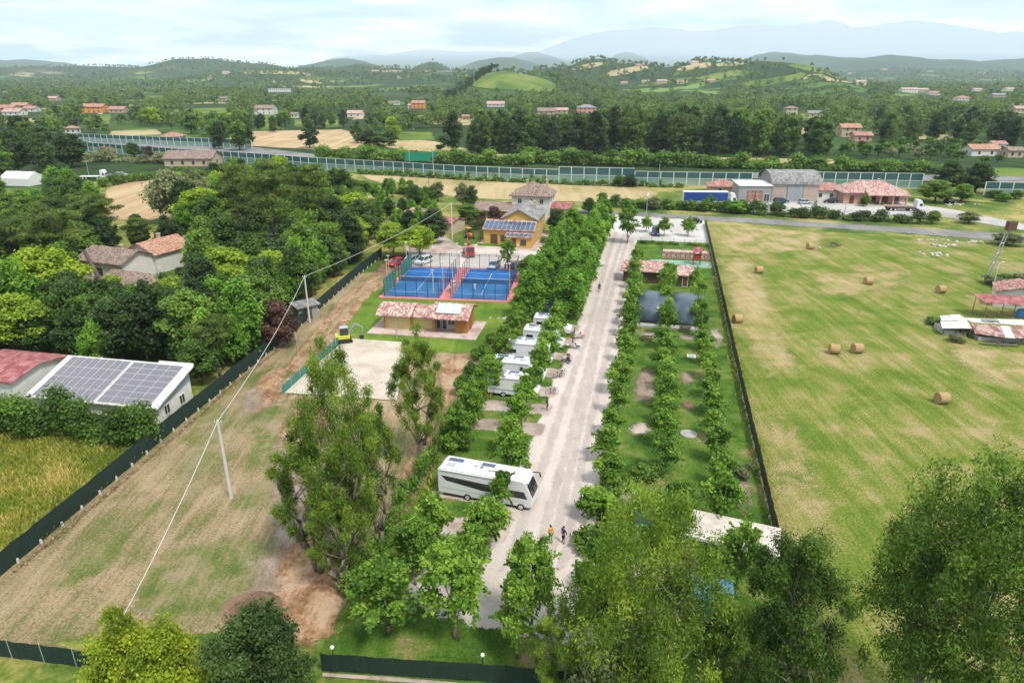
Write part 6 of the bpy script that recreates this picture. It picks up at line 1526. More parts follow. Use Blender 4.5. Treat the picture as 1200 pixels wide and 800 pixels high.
tree('darkoak', P(653, 275), HT(653, 275, 245), 'dark round tree right of the yellow farmhouse', 'tree', 'oak_tree', None, wid=6.0)
tree('oak', P(622, 330), HT(622, 330, 297), 'dark leafy bush-like tree beside the right padel court', 'tree', 'oak_tree', None, wid=6.5)
# shrubs on the lawn strip left of the pitches
for (px, py, h, w, lab) in ((575, 402, 1.7, 1.5, 'clipped round shrub on the lawn below the pavilion'), (567, 418, 2.1, 1.7, 'clipped round shrub nearer the sand court, upper of a pair'), (558, 422, 2.0, 1.7, 'clipped round shrub left of the hedge, lower of a pair'), (553, 446, 2.8, 1.9, 'tall clipped shrub beside the bare strip'), (543, 462, 3.0, 2.3, 'tall dark shrub at the end of the shrub row')):
    tree('ball', P(px, py), h, lab, 'shrub', 'round_shrub', 'shrubs on the lawn', wid=w)
for i, (px, py, h, w) in enumerate(((850, 590, 2.2, 2.6), (870, 560, 1.6, 2.0), (720, 575, 2.0, 2.8), (760, 560, 1.7, 2.6), (715, 545, 1.8, 2.4), (545, 500, 2.6, 3.0), (535, 525, 2.6, 3.0), (705, 605, 2.4, 3.2), (690, 640, 2.2, 3.0), (700, 690, 2.4, 3.0), (775, 600, 2.6, 3.4))):
    tree('bush', P(px, py), h, ('leafy shrub at the fence side of the garden', 'leafy shrub in the near garden right of the road', 'tall leafy shrub beside the hedge of the pitches')[0 if px > 840 else 2 if px < 600 else 1], 'shrub', 'shrub', ('shrubs by the fence', 'near garden shrubs', 'shrubs by the hedge')[0 if px > 840 else 2 if px < 600 else 1], wid=w)
hedge('long dark hedge along the back of the motorhome pitches', [R(-21.2, b) for b in (38, 52, 66, 80, 94, 106)], 1.5, 1.7, 'l_hedge', 420, 0.11, seed=4)
hedge('low hedge along the edge of the parking lot', [R(-3.6, 163.5), R(0, 163.5), R(5.6, 163.5)], 1.6, 0.8, 'l_hedge', 220, 0.12, seed=5)
hedge('short low hedge at the parking lot corner near the fence', [R(7.0, 163.5), R(12, 163.5)], 1.6, 0.8, 'l_hedge', 220, 0.12, seed=6)
hedge('clipped hedge between the yellow farmhouse and the lime trees', [P(633, 285), P(656, 286)], 2.0, 1.6, 'l_hedge', 400, 0.12, seed=7, wob=0.08)
hedge('trimmed dark hedge wall behind the orange tractor', [P(552, 271), P(572, 267)], 1.6, 2.2, 'l_dark', 400, 0.13, seed=8, wob=0.08)
hedge('tall leafy hedge in front of the solar roofed barn', [P(-60, 505), P(40, 512), P(110, 517), P(190, 520)], 3.6, 3.6, 'l_hedge', 1200, 0.165, seed=9)
panel_fence('court_fence', 'low green net fence along the left side of the sand court', 'fence', PX((331, 463), (368, 430), (405, 397)), 2.5, 1.3, 'courtnet', 'steel', th=0.01)
hedge('scrubby hedge between the asphalt road and the blue truck', [P(705, 241), P(760, 244), P(830, 247), P(900, 252)], 4.0, 2.6, 'l_hedge', 330, 0.26, seed=11, wob=0.4)
hedge('scrubby hedge between the asphalt road and the pink house', [P(905, 252.5), P(960, 256), P(1040, 260), P(1075, 262)], 4.0, 2.4, 'l_dark', 330, 0.26, seed=12, wob=0.4)
hedge('green hedge along the far side of the noise barrier, left half', [P(370, 187), P(450, 190), P(560, 193), P(620, 193)], 8, 5.0, 'l_hedge', 210, 0.5, seed=13)
hedge('green hedge along the far side of the noise barrier, middle', [P(600, 191), P(760, 195), P(905, 198)], 8, 5.0, 'l_hedge', 210, 0.5, seed=14)
hedge('green hedge along the far side of the noise barrier, right half', [P(890, 199), P(1000, 200), P(1100, 203)], 8, 4.0, 'l_hedge', 210, 0.5, seed=15)
hedge('low scrub along the foot of the noise barrier', [P(420, 204), P(560, 212), P(700, 218), P(800, 220)], 2.4, 1.5, 'l_hedge', 100, 0.3, seed=16, wob=0.5)
hedge('hedge between the left wood and the stubble field', [P(400, 222), P(470, 227), P(500, 232)], 3.6, 2.6, 'l_oak', 330, 0.25, seed=17, wob=0.4)
hedge('hedge beside the striped wheat field', [P(120, 220), P(150, 214), P(200, 208)], 4, 2.6, 'l_hedge', 300, 0.3, seed=18)
hedge('hedge under the left end of the noise barrier', [P(95, 190), P(150, 190), P(200, 192)], 6, 3, 'l_olive', 260, 0.35, seed=19, wob=0.5)
hedge('weedy growth along the foot of the left green fence', [P(15, 673), P(110, 594), P(215, 504), P(275, 450), P(345, 396)], 0.6, 0.35, 'l_dry', 60, 0.08, seed=20, wob=0.6)

# ---------------------------------------------------------------- vehicles
def wheel(parent, x, y, r, w=0.2, name='wheel'):
    key = ('wheel', r, w)
    if key not in WIN:
        n = 18; m = MB()
        m.tube((0, -w / 2, 0), (0, w / 2, 0), r, r, n)
        k = MB().tube((0, -w / 2 - 0.012, 0), (0, w / 2 + 0.012, 0), r * 0.62, r * 0.62, 12)
        WIN[key] = (m.data('tyre', M['black']), k.data('rim', M['alu']))
    t = bpy.data.objects.new(name, None); C.objects.link(t); t.parent = parent; t.location = (x, y, r); t.empty_display_size = 0.1
    obj('tyre', WIN[key][0], t); obj('rim', WIN[key][1], t)
def side_plate(parent, name, pts, y, mat, th=0.012):
    "flat piece set on a vehicle side; pts in (x, z), y is the side"
    s_ = 1 if y > 0 else -1
    m = MB(); m.extrude_y(pts, y - s_ * 0.01, y + s_ * th); return m.build(name, M[mat], parent)
def motorhome(label, pos, rz, Ln=7.0, H=2.95, W=2.3, kind='integrated', extras=True):
    t = thing('motorhome', label, 'motorhome', pos, rz, 'white motorhomes on the pitches')
    a = Ln / 2
    if kind == 'integrated':
        prof = [(-a, 0.42), (a - 0.25, 0.38), (a, 0.55), (a + 0.02, 1.35), (a - 0.22, 2.0), (a - 0.62, H - 0.25), (a - 1.0, H - 0.03), (-a + 0.3, H), (-a, H - 0.2)]
    elif kind == 'alcove':
        prof = [(-a, 0.42), (a - 0.25, 0.38), (a, 0.55), (a, 1.05), (a - 0.95, 1.25), (a - 1.25, 1.95), (a - 0.5, 2.1), (a - 0.35, H - 0.35), (a - 0.9, H), (-a + 0.12, H), (-a, H - 0.12)]
    else:
        prof = [(-a, 0.42), (a - 0.25, 0.38), (a, 0.55), (a, 1.05), (a - 0.9, 1.3), (a - 1.7, 2.25), (a - 2.4, H - 0.05), (-a + 0.15, H), (-a, H - 0.15)]
    b = MB().extrude_y(prof, -W / 2, W / 2).build('body', M['van_white'], t, bevel=0.07, bseg=2)
    for s in (-1, 1):
        y = s * (W / 2)
        wheel(t, a - 1.05, s * (W / 2 - 0.08), 0.36, 0.24); wheel(t, -a * 0.36, s * (W / 2 - 0.08), 0.36, 0.24)
        if kind == 'integrated':
            side_plate(t, 'window_band', [(-a + 0.35, 2.35), (-a + 0.85, 1.85), (-0.2, 1.40), (1.3, 1.45), (1.3, 2.12)], y, 'glass')
            side_plate(t, 'side_window', [(-a + 0.75, 2.25), (-a + 1.0, 1.92), (-a + 1.9, 1.84), (-a + 1.9, 2.22)], y + s * 0.012, 'houseglass')
            side_plate(t, 'cab_window', [(1.95, 2.02), (2.1, 1.32), (a - 0.42, 1.28), (a - 0.75, 2.02)], y, 'glass')
            side_plate(t, 'side_stripe', [(-a + 0.3, 1.05), (a - 0.6, 0.95), (a - 0.6, 0.90), (-a + 0.3, 1.0)], y, 'silver')
        else:
            side_plate(t, 'side_window', [(-a + 0.5, 1.5), (-a + 1.5, 1.5), (-a + 1.5, 2.05), (-a + 0.5, 2.05)], y, 'glass')
            side_plate(t, 'door', [(0.3, 0.6), (0.85, 0.6), (0.85, 2.2), (0.3, 2.2)], y, 'silver')
            side_plate(t, 'door_window', [(0.4, 1.45), (0.75, 1.45), (0.75, 2.05), (0.4, 2.05)], y + s * 0.012, 'glass')
            if kind == 'alcove':
                side_plate(t, 'cab_window', [(a - 2.1, 1.25), (a - 1.1, 1.25), (a - 1.35, 1.85), (a - 2.1, 1.85)], y, 'glass')
            else:
                side_plate(t, 'cab_window', [(a - 2.3, 1.3), (a - 1.1, 1.3), (a - 1.75, 2.0), (a - 2.3, 2.0)], y, 'glass')
            side_plate(t, 'side_stripe', [(-a + 0.3, 1.1), (0.2, 1.0), (0.2, 0.94), (-a + 0.3, 1.02)], y, 'navy')
        # mirror arm
        m = MB(); mx = a - 0.45
        if kind == 'integrated':
            m.path([(mx - 0.1, s * (W / 2 - 0.1), H - 0.25), (mx + 0.55, s * (W / 2 + 0.06), H - 0.3), (mx + 0.62, s * (W / 2 + 0.08), H - 0.75)], [0.05, 0.06, 0.09], 6)
        else: m.box(mx - 0.9, mx - 0.75, s * (W / 2 + 0.12) - 0.1, s * (W / 2 + 0.12) + 0.1, 1.35, 1.75)
        m.build('mirror', M['blackpaint'], t)
        MB().box(a - 0.06, a + 0.03, s * (W / 2 - 0.35) - 0.2, s * (W / 2 - 0.35) + 0.2, 0.75, 1.0).build('headlight', M['lamp'], t)
        MB().box(-a - 0.02, -a + 0.03, s * (W / 2 - 0.3) - 0.08, s * (W / 2 - 0.3) + 0.08, 0.7, 1.3).build('tail_light', M['redlamp'], t)
    # windscreen
    if kind == 'integrated': pts = [(a - 0.01, 1.38), (a - 0.235, 2.0), (a - 0.60, H - 0.38)]
    elif kind == 'alcove': pts = [(a - 0.97, 1.26), (a - 1.24, 1.93)]
    else: pts = [(a - 0.92, 1.33), (a - 1.68, 2.22)]
    m = MB(); hw = W / 2 - 0.16
    for i in range(len(pts) - 1):
        (x0, z0_), (x1, z1_) = pts[i], pts[i + 1]
        d = Vector((x1 - x0, 0, z1_ - z0_)).normalized(); nv = Vector((d.z, 0, -d.x)) * 0.03
        A = [Vector((x0, -hw, z0_)), Vector((x0, hw, z0_)), Vector((x1, hw, z1_)), Vector((x1, -hw, z1_))]
        V = A + [p + nv for p in A]
        m.mesh(V, [(3, 2, 1, 0), (4, 5, 6, 7), (0, 1, 5, 4), (1, 2, 6, 5), (2, 3, 7, 6), (3, 0, 4, 7)])
    m.build('windscreen', M['glass'], t)
    MB().box(-a - 0.012, -a + 0.02, -0.7, 0.7, 1.5, 2.1).build('rear_window', M['glass'], t)
    MB().box(-a * 0.9, a * 0.9, -W / 2 + 0.15, W / 2 - 0.15, 0.28, 0.44).build('chassis', M['black'], t)
    if extras:
        for (x, y, w_, d_, h_, mt, nm) in ((-a + 1.3, 0.55, 1.5, 0.55, 0.05, 'solarblue', 'solar_panel'), (-a + 1.1, -0.35, 0.8, 0.6, 0.07, 'silver', 'roof_hatch'), (-0.1, 0.6, 1.3, 0.5, 0.05, 'solarblue', 'solar_panel'), (-1.2, 0.1, 0.35, 0.35, 0.12, 'silver', 'roof_vent'), (-0.6, 0.0, 0.3, 0.3, 0.14, 'greywall', 'roof_vent'), (0.6, -0.3, 0.9, 0.15, 0.06, 'greywall', 'awning_rail'), (min(2.4, a - 1.6), 0.2, 0.6, 0.6, 0.08, 'alu', 'roof_hatch')):
            if x + w_ / 2 < a - 1.2: MB().box(x - w_ / 2, x + w_ / 2, y - d_ / 2, y + d_ / 2, H - 0.005, H + h_).build(nm, M[mt], t)
        MB().tube((-a + 0.3, -W / 2 - 0.03, H - 0.2), (a - 2.0, -W / 2 - 0.03, H - 0.2), 0.06, 0.06, 8).build('awning_case', M['white'], t)
    return t
pa, pb = P(514, 580), P(623, 600)
ang = math.atan2(pb.y - pa.y, pb.x - pa.x); Lm = (pb - pa).length
mid = (pa + pb) / 2 + Vector((-math.sin(ang), math.cos(ang), 0)) * 1.17
motorhome('big white motorhome parked across the near pitch, facing the gravel road', mid, ang, Lm, 3.15, 2.34)
for (a, b, L_, H_, kd, lab) in ((-16.0, 76.6, 6.4, 2.8, 'low', 'white motorhome nearest the camera in the cluster of five'), (-16.4, 81.6, 7.2, 2.75, 'low', 'long white motorhome second from the camera in the cluster'), (-16.0, 87.6, 6.6, 3.1, 'alcove', 'tall white motorhome with dark window and door in the cluster'), (-15.0, 93.6, 6.0, 2.9, 'alcove', 'white motorhome fourth from the camera, half hidden by trees'), (-14.6, 99.5, 5.9, 2.8, 'low', 'rounded white camper farthest back in the cluster')):
    motorhome(lab, R(a, b), RZ + random.uniform(-0.04, 0.04), L_, H_, 2.25, kd)

CARS = {}
def car(label, pos, rz, paint, kind='hatch', group='parked cars', name='parked_car'):
    key = (paint, kind)
    if key not in CARS:
        L_, W, Hh = {'hatch': (4.1, 1.76, 1.5), 'suv': (4.5, 1.85, 1.68), 'van': (4.8, 1.9, 1.95)}[kind]
        a = L_ / 2; r = 0.32 if kind != 'suv' else 0.36
        hood = {'hatch': 0.92, 'suv': 1.05, 'van': 1.1}[kind]
        body = MB().extrude_y([(-a, 0.35), (a - 0.1, 0.28), (a, 0.5), (a - 0.06, hood - 0.18), (a - 0.95, hood), (-a + 0.1, hood + 0.04), (-a - 0.02, hood - 0.2)], -W / 2, W / 2).data('body', M[paint], bevel=0.09, bseg=2)
        bk = {'hatch': (-a + 0.12, -a + 0.55), 'suv': (-a + 0.1, -a + 0.4), 'van': (-a + 0.06, -a + 0.2)}[kind]
        fr = (a - 0.95, a - 1.75)
        y0, y1 = W / 2 - 0.06, W / 2 - 0.24
        V = [(bk[0], -y0, hood), (fr[0], -y0, hood), (fr[0], y0, hood), (bk[0], y0, hood), (bk[1], -y1, Hh - 0.05), (fr[1], -y1, Hh - 0.05), (fr[1], y1, Hh - 0.05), (bk[1], y1, Hh - 0.05)]
        cab = MB().mesh(V, [(0, 1, 5, 4), (1, 2, 6, 5), (2, 3, 7, 6), (3, 0, 4, 7), (4, 5, 6, 7), (3, 2, 1, 0)]).data('cabin_glass', M['glass'])
        roof = MB().box(bk[1] - 0.04, fr[1] + 0.04, -y1 - 0.03, y1 + 0.03, Hh - 0.048, Hh + 0.01).data('roof', M[paint], bevel=0.03)
        pil = MB()
        for s in (-1, 1):
            for (x0, x1) in ((bk[0], bk[1]), (fr[0], fr[1]), ((bk[0] + fr[0]) / 2, (bk[1] + fr[1]) / 2)):
                pil.tube((x0, s * (y0 + 0.005), hood), (x1, s * (y1 + 0.005), Hh - 0.03), 0.045, 0.04, 5)
        CARS[key] = (body, cab, roof, pil.data('pillar', M[paint]), a, W, r)
    body, cab, roof, pil, a, W, r = CARS[key]
    t = thing(name, label, 'car', pos, rz, group)
    obj('body', body, t); obj('cabin_glass', cab, t); obj('roof', roof, t); obj('pillar', pil, t)
    for s in (-1, 1):
        wheel(t, a - 0.75, s * (W / 2 - 0.07), r, 0.2); wheel(t, -a + 0.75, s * (W / 2 - 0.07), r, 0.2)
        MB().box(a - 0.14, a - 0.02, s * (W / 2 - 0.3) - 0.2, s * (W / 2 - 0.3) + 0.2, 0.6, 0.75).build('headlight', M['lamp'], t)
        MB().box(-a - 0.03, -a + 0.05, s * (W / 2 - 0.25) - 0.12, s * (W / 2 - 0.25) + 0.12, 0.65, 0.85).build('tail_light', M['redlamp'], t)
down = RAD(-90) + RZ
for (px, py, rz, paint, kind, lab) in ((464, 311, down + 0.3 - 0.6, 'red', 'hatch', 'red car parked behind the left padel court'), (482, 309, down - 0.3, 'silver', 'suv', 'silver car parked next to the red car'), (497, 309, down - 0.35, 'van_white', 'suv', 'white car parked between the two padel courts'), (579, 314, down - 0.1, 'silver', 'hatch', 'silver-blue car parked alone behind the right padel court'), (602, 314, down + 1.57 * 2, 'maroon', 'hatch', 'maroon car parked by the lime trees'),
                                 (768, 275, down, 'navy', 'van', 'blue-grey van parked in the parking lot'), (814, 261, down + 1.45, 'blackpaint', 'hatch', 'dark car parked in the parking lot corner'),
                                 (915, 238, 0.05, 'navy', 'suv', 'dark blue car in front of the warehouse'), (943, 239, 0.1, 'silver', 'hatch', 'silver car in front of the warehouse door'), (973, 238, 2.9, 'blackpaint', 'hatch', 'black car in front of the white annex'), (984, 232, 0.2, 'van_white', 'suv', 'white car between the annex and the pink bungalow'), (1048, 239, -1.2, 'van_white', 'hatch', 'white car in front of the pink bungalow veranda'),
                                 (130, 209, 0.1, 'silver', 'hatch', 'silver car beside the white truck on the left'), (143, 207, 0.1, 'silver', 'suv', 'grey car beside the striped wheat field'), (118, 134, 0.2, 'van_white', 'hatch', 'white car in front of the orange villa'),
                                 (1113, 238, 0.4, 'blackpaint', 'hatch', 'dark car under the trees right of the pink bungalow')):
    car(lab, P(px, py), rz, paint, kind)
car('silver car half hidden between the lime tree rows', R(-16.2, 117), down, 'silver', 'suv')
car('dark car half hidden under the lime trees', R(-16.4, 108.5), down, 'navy', 'suv')

def cab_unit(t, x, W=2.4, H=3.0, paint='van_white'):
    MB().extrude_y([(x - 0.9, 0.9), (x + 0.85, 0.5), (x + 0.95, 1.6), (x + 0.7, 2.5), (x + 0.2, H), (x - 0.9, H)], -W / 2, W / 2).build('cab', M[paint], t, bevel=0.08)
    MB().mesh([(x + 0.93, -W / 2 + 0.15, 1.65), (x + 0.93, W / 2 - 0.15, 1.65), (x + 0.74, W / 2 - 0.2, 2.45), (x + 0.74, -W / 2 + 0.2, 2.45), (x + 0.99, -W / 2 + 0.15, 1.65), (x + 0.99, W / 2 - 0.15, 1.65), (x + 0.80, W / 2 - 0.2, 2.45), (x + 0.80, -W / 2 + 0.2, 2.45)],
              [(3, 2, 1, 0), (4, 5, 6, 7), (0, 1, 5, 4), (1, 2, 6, 5), (2, 3, 7, 6), (3, 0, 4, 7)]).build('windscreen', M['glass'], t)
    for s in (-1, 1): side_plate(t, 'cab_window', [(x - 0.2, 1.6), (x + 0.75, 1.6), (x + 0.6, 2.3), (x - 0.2, 2.3)], s * W / 2, 'glass')
def lorry(label, pos, rz):
    t = thing('articulated_truck', label, 'truck', pos, rz)
    MB().box(-8.0, 5.4, -1.25, 1.25, 1.25, 3.9).build('trailer_tarpaulin', M['blue'], t)
    MB().box(-8.06, 5.46, -1.3, 1.3, 3.903, 4.06).build('trailer_roof', M['white'], t)
    MB().box(-8.06, 5.46, -1.3, 1.3, 1.05, 1.247).build('trailer_frame', M['white'], t)
    for x in (-8.07, 5.39): MB().box(x, x + 0.08, -1.29, 1.29, 1.25, 3.9).build('corner_frame', M['white'], t)
    MB().box(-7.5, 7.6, -0.5, 0.5, 0.8, 1.045).build('chassis', M['black'], t)
    for x in (-6.6, -5.3, -4.0, 4.4, 7.4):
        for s in (-1, 1): wheel(t, x, s * 1.05, 0.5, 0.32)
    cab_unit(t, 7.2, 2.45, 3.6)
    return t
lorry('articulated truck with blue tarpaulin trailer and white cab', P(836, 240.5) + Vector((-1.2, 1.2, 0)), RAD(-3))
t = thing('flatbed_truck', 'white truck cab pulling an empty flat bed before the pink bungalow', 'truck', P(1064, 247), RAD(-4))
MB().box(-6.5, 1.2, -1.2, 1.2, 0.95, 1.15).build('flat_bed', M['darkwood'], t); MB().box(-6.5, 3.6, -0.45, 0.45, 0.6, 0.947).build('chassis', M['black'], t)
cab_unit(t, 2.6, 2.4, 3.3)
for x in (-5.4, -4.2, 0.2, 2.9):
    for s in (-1, 1): wheel(t, x, s * 1.0, 0.48, 0.3)
t = thing('box_truck', 'white truck cab parked beside the striped wheat field', 'truck', P(118, 210), RAD(2))
MB().box(-7.4, -0.2, -1.2, 1.2, 1.0, 1.25).build('flat_bed', M['white'], t); MB().box(-7, 2.6, -0.45, 0.45, 0.6, 0.997).build('chassis', M['black'], t); cab_unit(t, 1.6, 2.4, 3.5)
for x in (-6, -4.8, -0.6, 1.9):
    for s in (-1, 1): wheel(t, x, s * 1.0, 0.48, 0.3)
# marquee tents at the left edge
for (px, py, s, lab) in ((28, 216, 1.0, 'white marquee with pitched roof at the left edge'), (14, 212, 0.8, 'smaller white marquee behind the left one')):
    t = thing('marquee', lab, 'tent', P(px, py), RAD(-10), 'white marquees at the left edge')
    MB().extrude_x([(-4 * s, 2.6), (0, 4.6 * s), (4 * s, 2.6), (4 * s, 2.66), (0, 4.66 * s), (-4 * s, 2.66)], -6 * s, 6 * s).build('canopy', M['white'], t)
    MB().box(-6 * s, 6 * s, 3.95 * s, 4 * s, 0, 2.6).box(-6 * s, 6 * s, -4 * s, -3.95 * s, 0, 2.6).build('side_wall', M['white'], t)
    for x in (-6 * s, 6 * s): MB().extrude_x([(-3.94 * s, 0), (3.94 * s, 0), (3.94 * s, 2.6), (0, 4.55 * s), (-3.94 * s, 2.6)], x - 0.02, x + 0.02).build('end_wall', M['white'], t)
# digger on the sand court
t = thing('mini_digger', 'small digger with lime and grey cab beside the sand court', 'digger', P(403, 401), RAD(20))
for s in (-1, 1):
    pr = [(-0.9 + 0.35 * math.cos(a), 0.35 + 0.35 * math.sin(a)) for a in [math.pi / 2 + math.pi * i / 6 for i in range(7)]] + [(0.9 + 0.35 * math.cos(a), 0.35 + 0.35 * math.sin(a)) for a in [-math.pi / 2 + math.pi * i / 6 for i in range(7)]]
    MB().extrude_y(pr, s * 0.75 - 0.2, s * 0.75 + 0.2).build('track', M['black'], t)
MB().box(-1.2, 0.9, -0.85, 0.85, 0.75, 1.35).build('turntable', M['limepaint'], t, bevel=0.08)
c_ = MB().box(-0.5, 0.75, -0.75, 0.25, 1.353, 2.45, taper=0.06).build('cab', M['glass'], t, bevel=0.05); MB().box(-0.5, 0.75, -0.75, 0.25, 2.46, 2.56).build('cab_roof', M['silver'], c_)
MB().path([(0.8, 0.45, 1.2), (1.9, 0.45, 2.6), (3.0, 0.45, 1.9)], [0.17, 0.16, 0.12], 6).build('boom', M['greywall'], t)
MB().path([(3.0, 0.45, 1.9), (2.8, 0.45, 0.6)], [0.12, 0.09], 6).build('stick', M['greywall'], t)
MB().extrude_y([(2.5, 0.1), (3.0, 0.05), (3.1, 0.6), (2.75, 0.7), (2.45, 0.45)], 0.15, 0.75).build('bucket', M['darkmetal'], t)
# orange tractor
t = thing('tractor', 'orange tractor parked beside the dark hedge wall', 'tractor', P(550, 279), RAD(-70))
MB().box(0.1, 1.7, -0.38, 0.38, 0.7, 1.35).build('bonnet', M['orangepaint'], t, bevel=0.08); MB().box(-0.9, 0.1, -0.6, 0.6, 0.7, 1.1).build('platform', M['orangepaint'], t)
for s in (-1, 1): wheel(t, -0.6, s * 0.85, 0.72, 0.4); wheel(t, 1.3, s * 0.7, 0.42, 0.28); MB().tube((-0.9, s * 0.5, 1.1), (-0.8, s * 0.5, 2.4), 0.04, 0.04, 6).build('roll_bar', M['blackpaint'], t)
MB().box(-1.1, 0.2, -0.65, 0.65, 2.403, 2.5).build('canopy', M['orangepaint'], t); MB().box(-0.7, -0.25, -0.25, 0.25, 1.1, 1.6).build('seat', M['black'], t)
# red crane truck
t = thing('crane_truck', 'red crane truck parked on the farm driveway', 'truck', P(549, 299), RAD(-80))
cab_unit(t, 2.2, 2.1, 2.5, 'red'); MB().box(-2.8, 1.2, -1.05, 1.05, 0.8, 1.05).build('flat_bed', M['darkmetal'], t); MB().box(-2.8, 3.0, -0.4, 0.4, 0.5, 0.797).build('chassis', M['black'], t)
MB().path([(0.7, 0, 1.0), (0.6, 0, 2.8), (-1.6, 0, 3.4), (-2.6, 0.2, 2.0)], [0.2, 0.18, 0.14, 0.1], 6).build('crane_arm', M['red'], t)
for x in (-1.8, 2.4):
    for s in (-1, 1): wheel(t, x, s * 0.9, 0.42, 0.28)
for s in (-1, 1): MB().box(-2.8, 1.2, s * 1.05 - 0.03, s * 1.05 + 0.03, 1.053, 1.45).build('side_board', M['red'], t)

# ---------------------------------------------------------------- people
def person(label, pos, rz, h, shirt, legs, pose='stand', lower='skin', feet='c_dark', hair='hair', group=None):
    k = h / 1.75
    J = {'pelvis': (0, 0, 0.95), 'waist': (0, 0.0, 1.08), 'chest': (0, 0.0, 1.30), 'neck': (0, 0.01, 1.47), 'head0': (0, 0.0, 1.55), 'head1': (0, -0.015, 1.62), 'head2': (0, 0.0, 1.69)}
    for s, n in ((-1, 'l'), (1, 'r')):
        J['sh' + n] = (s * 0.19, 0, 1.41); J['hip' + n] = (s * 0.095, 0, 0.90)
        if pose == 'hips': J['el' + n] = (s * 0.42, 0.06, 1.17); J['wr' + n] = (s * 0.22, -0.05, 1.02); J['pa' + n] = (s * 0.17, -0.09, 0.99)
        elif pose == 'play': J['el' + n] = (s * 0.33, -0.2, 1.2); J['wr' + n] = (s * 0.22, -0.44, 1.22); J['pa' + n] = (s * 0.18, -0.52, 1.24)
        elif pose == 'sit': J['el' + n] = (s * 0.26, -0.08, 1.15); J['wr' + n] = (s * 0.18, -0.32, 1.08); J['pa' + n] = (s * 0.16, -0.40, 1.06)
        else: J['el' + n] = (s * 0.25, 0.03, 1.13); J['wr' + n] = (s * 0.27, -0.06, 0.89); J['pa' + n] = (s * 0.27, -0.08, 0.81)
        st = {'walk': s * 0.24, 'play': s * 0.15}.get(pose, 0.0)
        if pose == 'sit': J['kn' + n] = (s * 0.12, -0.44, 0.92); J['an' + n] = (s * 0.12, -0.46, 0.52); J['to' + n] = (s * 0.13, -0.62, 0.47)
        else: J['kn' + n] = (s * 0.12, -st * 0.6 - 0.02, 0.50); J['an' + n] = (s * (0.13 if pose != 'play' else 0.25), -st + 0.02, 0.085); J['to' + n] = (s * 0.15, -st - 0.15, 0.04)
    Rr = {'pelvis': 0.15, 'waist': 0.135, 'chest': 0.155, 'neck': 0.06, 'head0': 0.075, 'head1': 0.105, 'head2': 0.085}
    for n in 'lr': Rr.update({'sh' + n: 0.075, 'el' + n: 0.05, 'wr' + n: 0.034, 'pa' + n: 0.042, 'hip' + n: 0.105, 'kn' + n: 0.068, 'an' + n: 0.045, 'to' + n: 0.042})
    E = [('pelvis', 'waist', 0), ('waist', 'chest', 0), ('chest', 'neck', 0), ('neck', 'head0', 2), ('head0', 'head1', 2), ('head1', 'head2', 2)]
    for n in 'lr': E += [('chest', 'sh' + n, 0), ('sh' + n, 'el' + n, 0), ('el' + n, 'wr' + n, 2), ('wr' + n, 'pa' + n, 2), ('pelvis', 'hip' + n, 1), ('hip' + n, 'kn' + n, 1), ('kn' + n, 'an' + n, 3), ('an' + n, 'to' + n, 4)]
    for s, n in ((-1, 'l'), (1, 'r')):
        pa = Vector(J['pa' + n]); d = (pa - Vector(J['wr' + n])).normalized(); sd_ = d.orthogonal().normalized()
        for i in range(5):
            f = f'f{n}{i}'; off = (i - 1.5) * 0.02 if i < 4 else 0.05
            J[f] = tuple(pa + d * (0.09 - 0.012 * abs(i - 1.5) if i < 4 else 0.03) + sd_ * off); Rr[f] = 0.010; E.append(('pa' + n, f, 2))
    names = list(J); idx = {n: i for i, n in enumerate(names)}
    me = bpy.data.meshes.new('body'); me.from_pydata([tuple(c * k for c in J[n]) for n in names], [(idx[a], idx[b]) for a, b, _ in E], [])
    o = bpy.data.objects.new('tmp', me); C.objects.link(o)
    md = o.modifiers.new('s', 'SKIN'); o.modifiers.new('u', 'SUBSURF').levels = 1
    for n, v in zip(names, me.skin_vertices[0].data):
        v.radius = (Rr[n] * k, Rr[n] * k * (0.72 if n in ('pelvis', 'waist', 'chest') else 1)); v.use_root = (n == 'pelvis')
    dg = bpy.context.evaluated_depsgraph_get(); dg.update()
    out = bpy.data.meshes.new_from_object(o.evaluated_get(dg)); bpy.data.objects.remove(o)
    out.name = 'body'; out.materials.clear()
    for mm in (shirt, legs, 'skin', lower, feet): out.materials.append(M[mm])
    segs = [(Vector(J[a]) * k, Vector(J[b]) * k, c) for a, b, c in E]
    for p in out.polygons:
        c = p.center; best = (9, 0)
        for a, b, kk in segs:
            ab = b - a; u = max(0, min(1, (c - a).dot(ab) / max(ab.length_squared, 1e-9))); dd = (c - a - ab * u).length
            if dd < best[0]: best = (dd, kk)
        p.material_index = best[1]; p.use_smooth = True
    t = thing('person', label, 'person', pos, rz, group)
    obj('body', out, t)
    bm = bmesh.new(); bmesh.ops.create_uvsphere(bm, u_segments=12, v_segments=8, radius=0.112 * k)
    bmesh.ops.delete(bm, geom=[v for v in bm.verts if v.co.z < -0.005 - 0.02 * (v.co.y < 0)], context='VERTS')
    hm = bpy.data.meshes.new('hair'); bm.to_mesh(hm); bm.free(); hm.materials.append(M[hair]); obj('hair', hm, t, (0, 0.012 * k, 1.645 * k))
    for s in (-1, 1): MB().box(s * 0.04 - 0.012, s * 0.04 + 0.012, -0.125, -0.11, 1.61, 1.63).build('eye', M['hair'], t)
    MB().mesh([(-0.014, -0.112, 1.57), (0.014, -0.112, 1.57), (0, -0.14, 1.575), (0, -0.112, 1.615)], [(0, 1, 2), (0, 2, 3), (1, 3, 2), (0, 3, 1)]).build('nose', M['skin'], t)
    return t
person('person in yellow-orange shirt standing on the gravel road', P(645, 634), RAD(35), 1.72, 'c_orange', 'c_dark', 'stand')
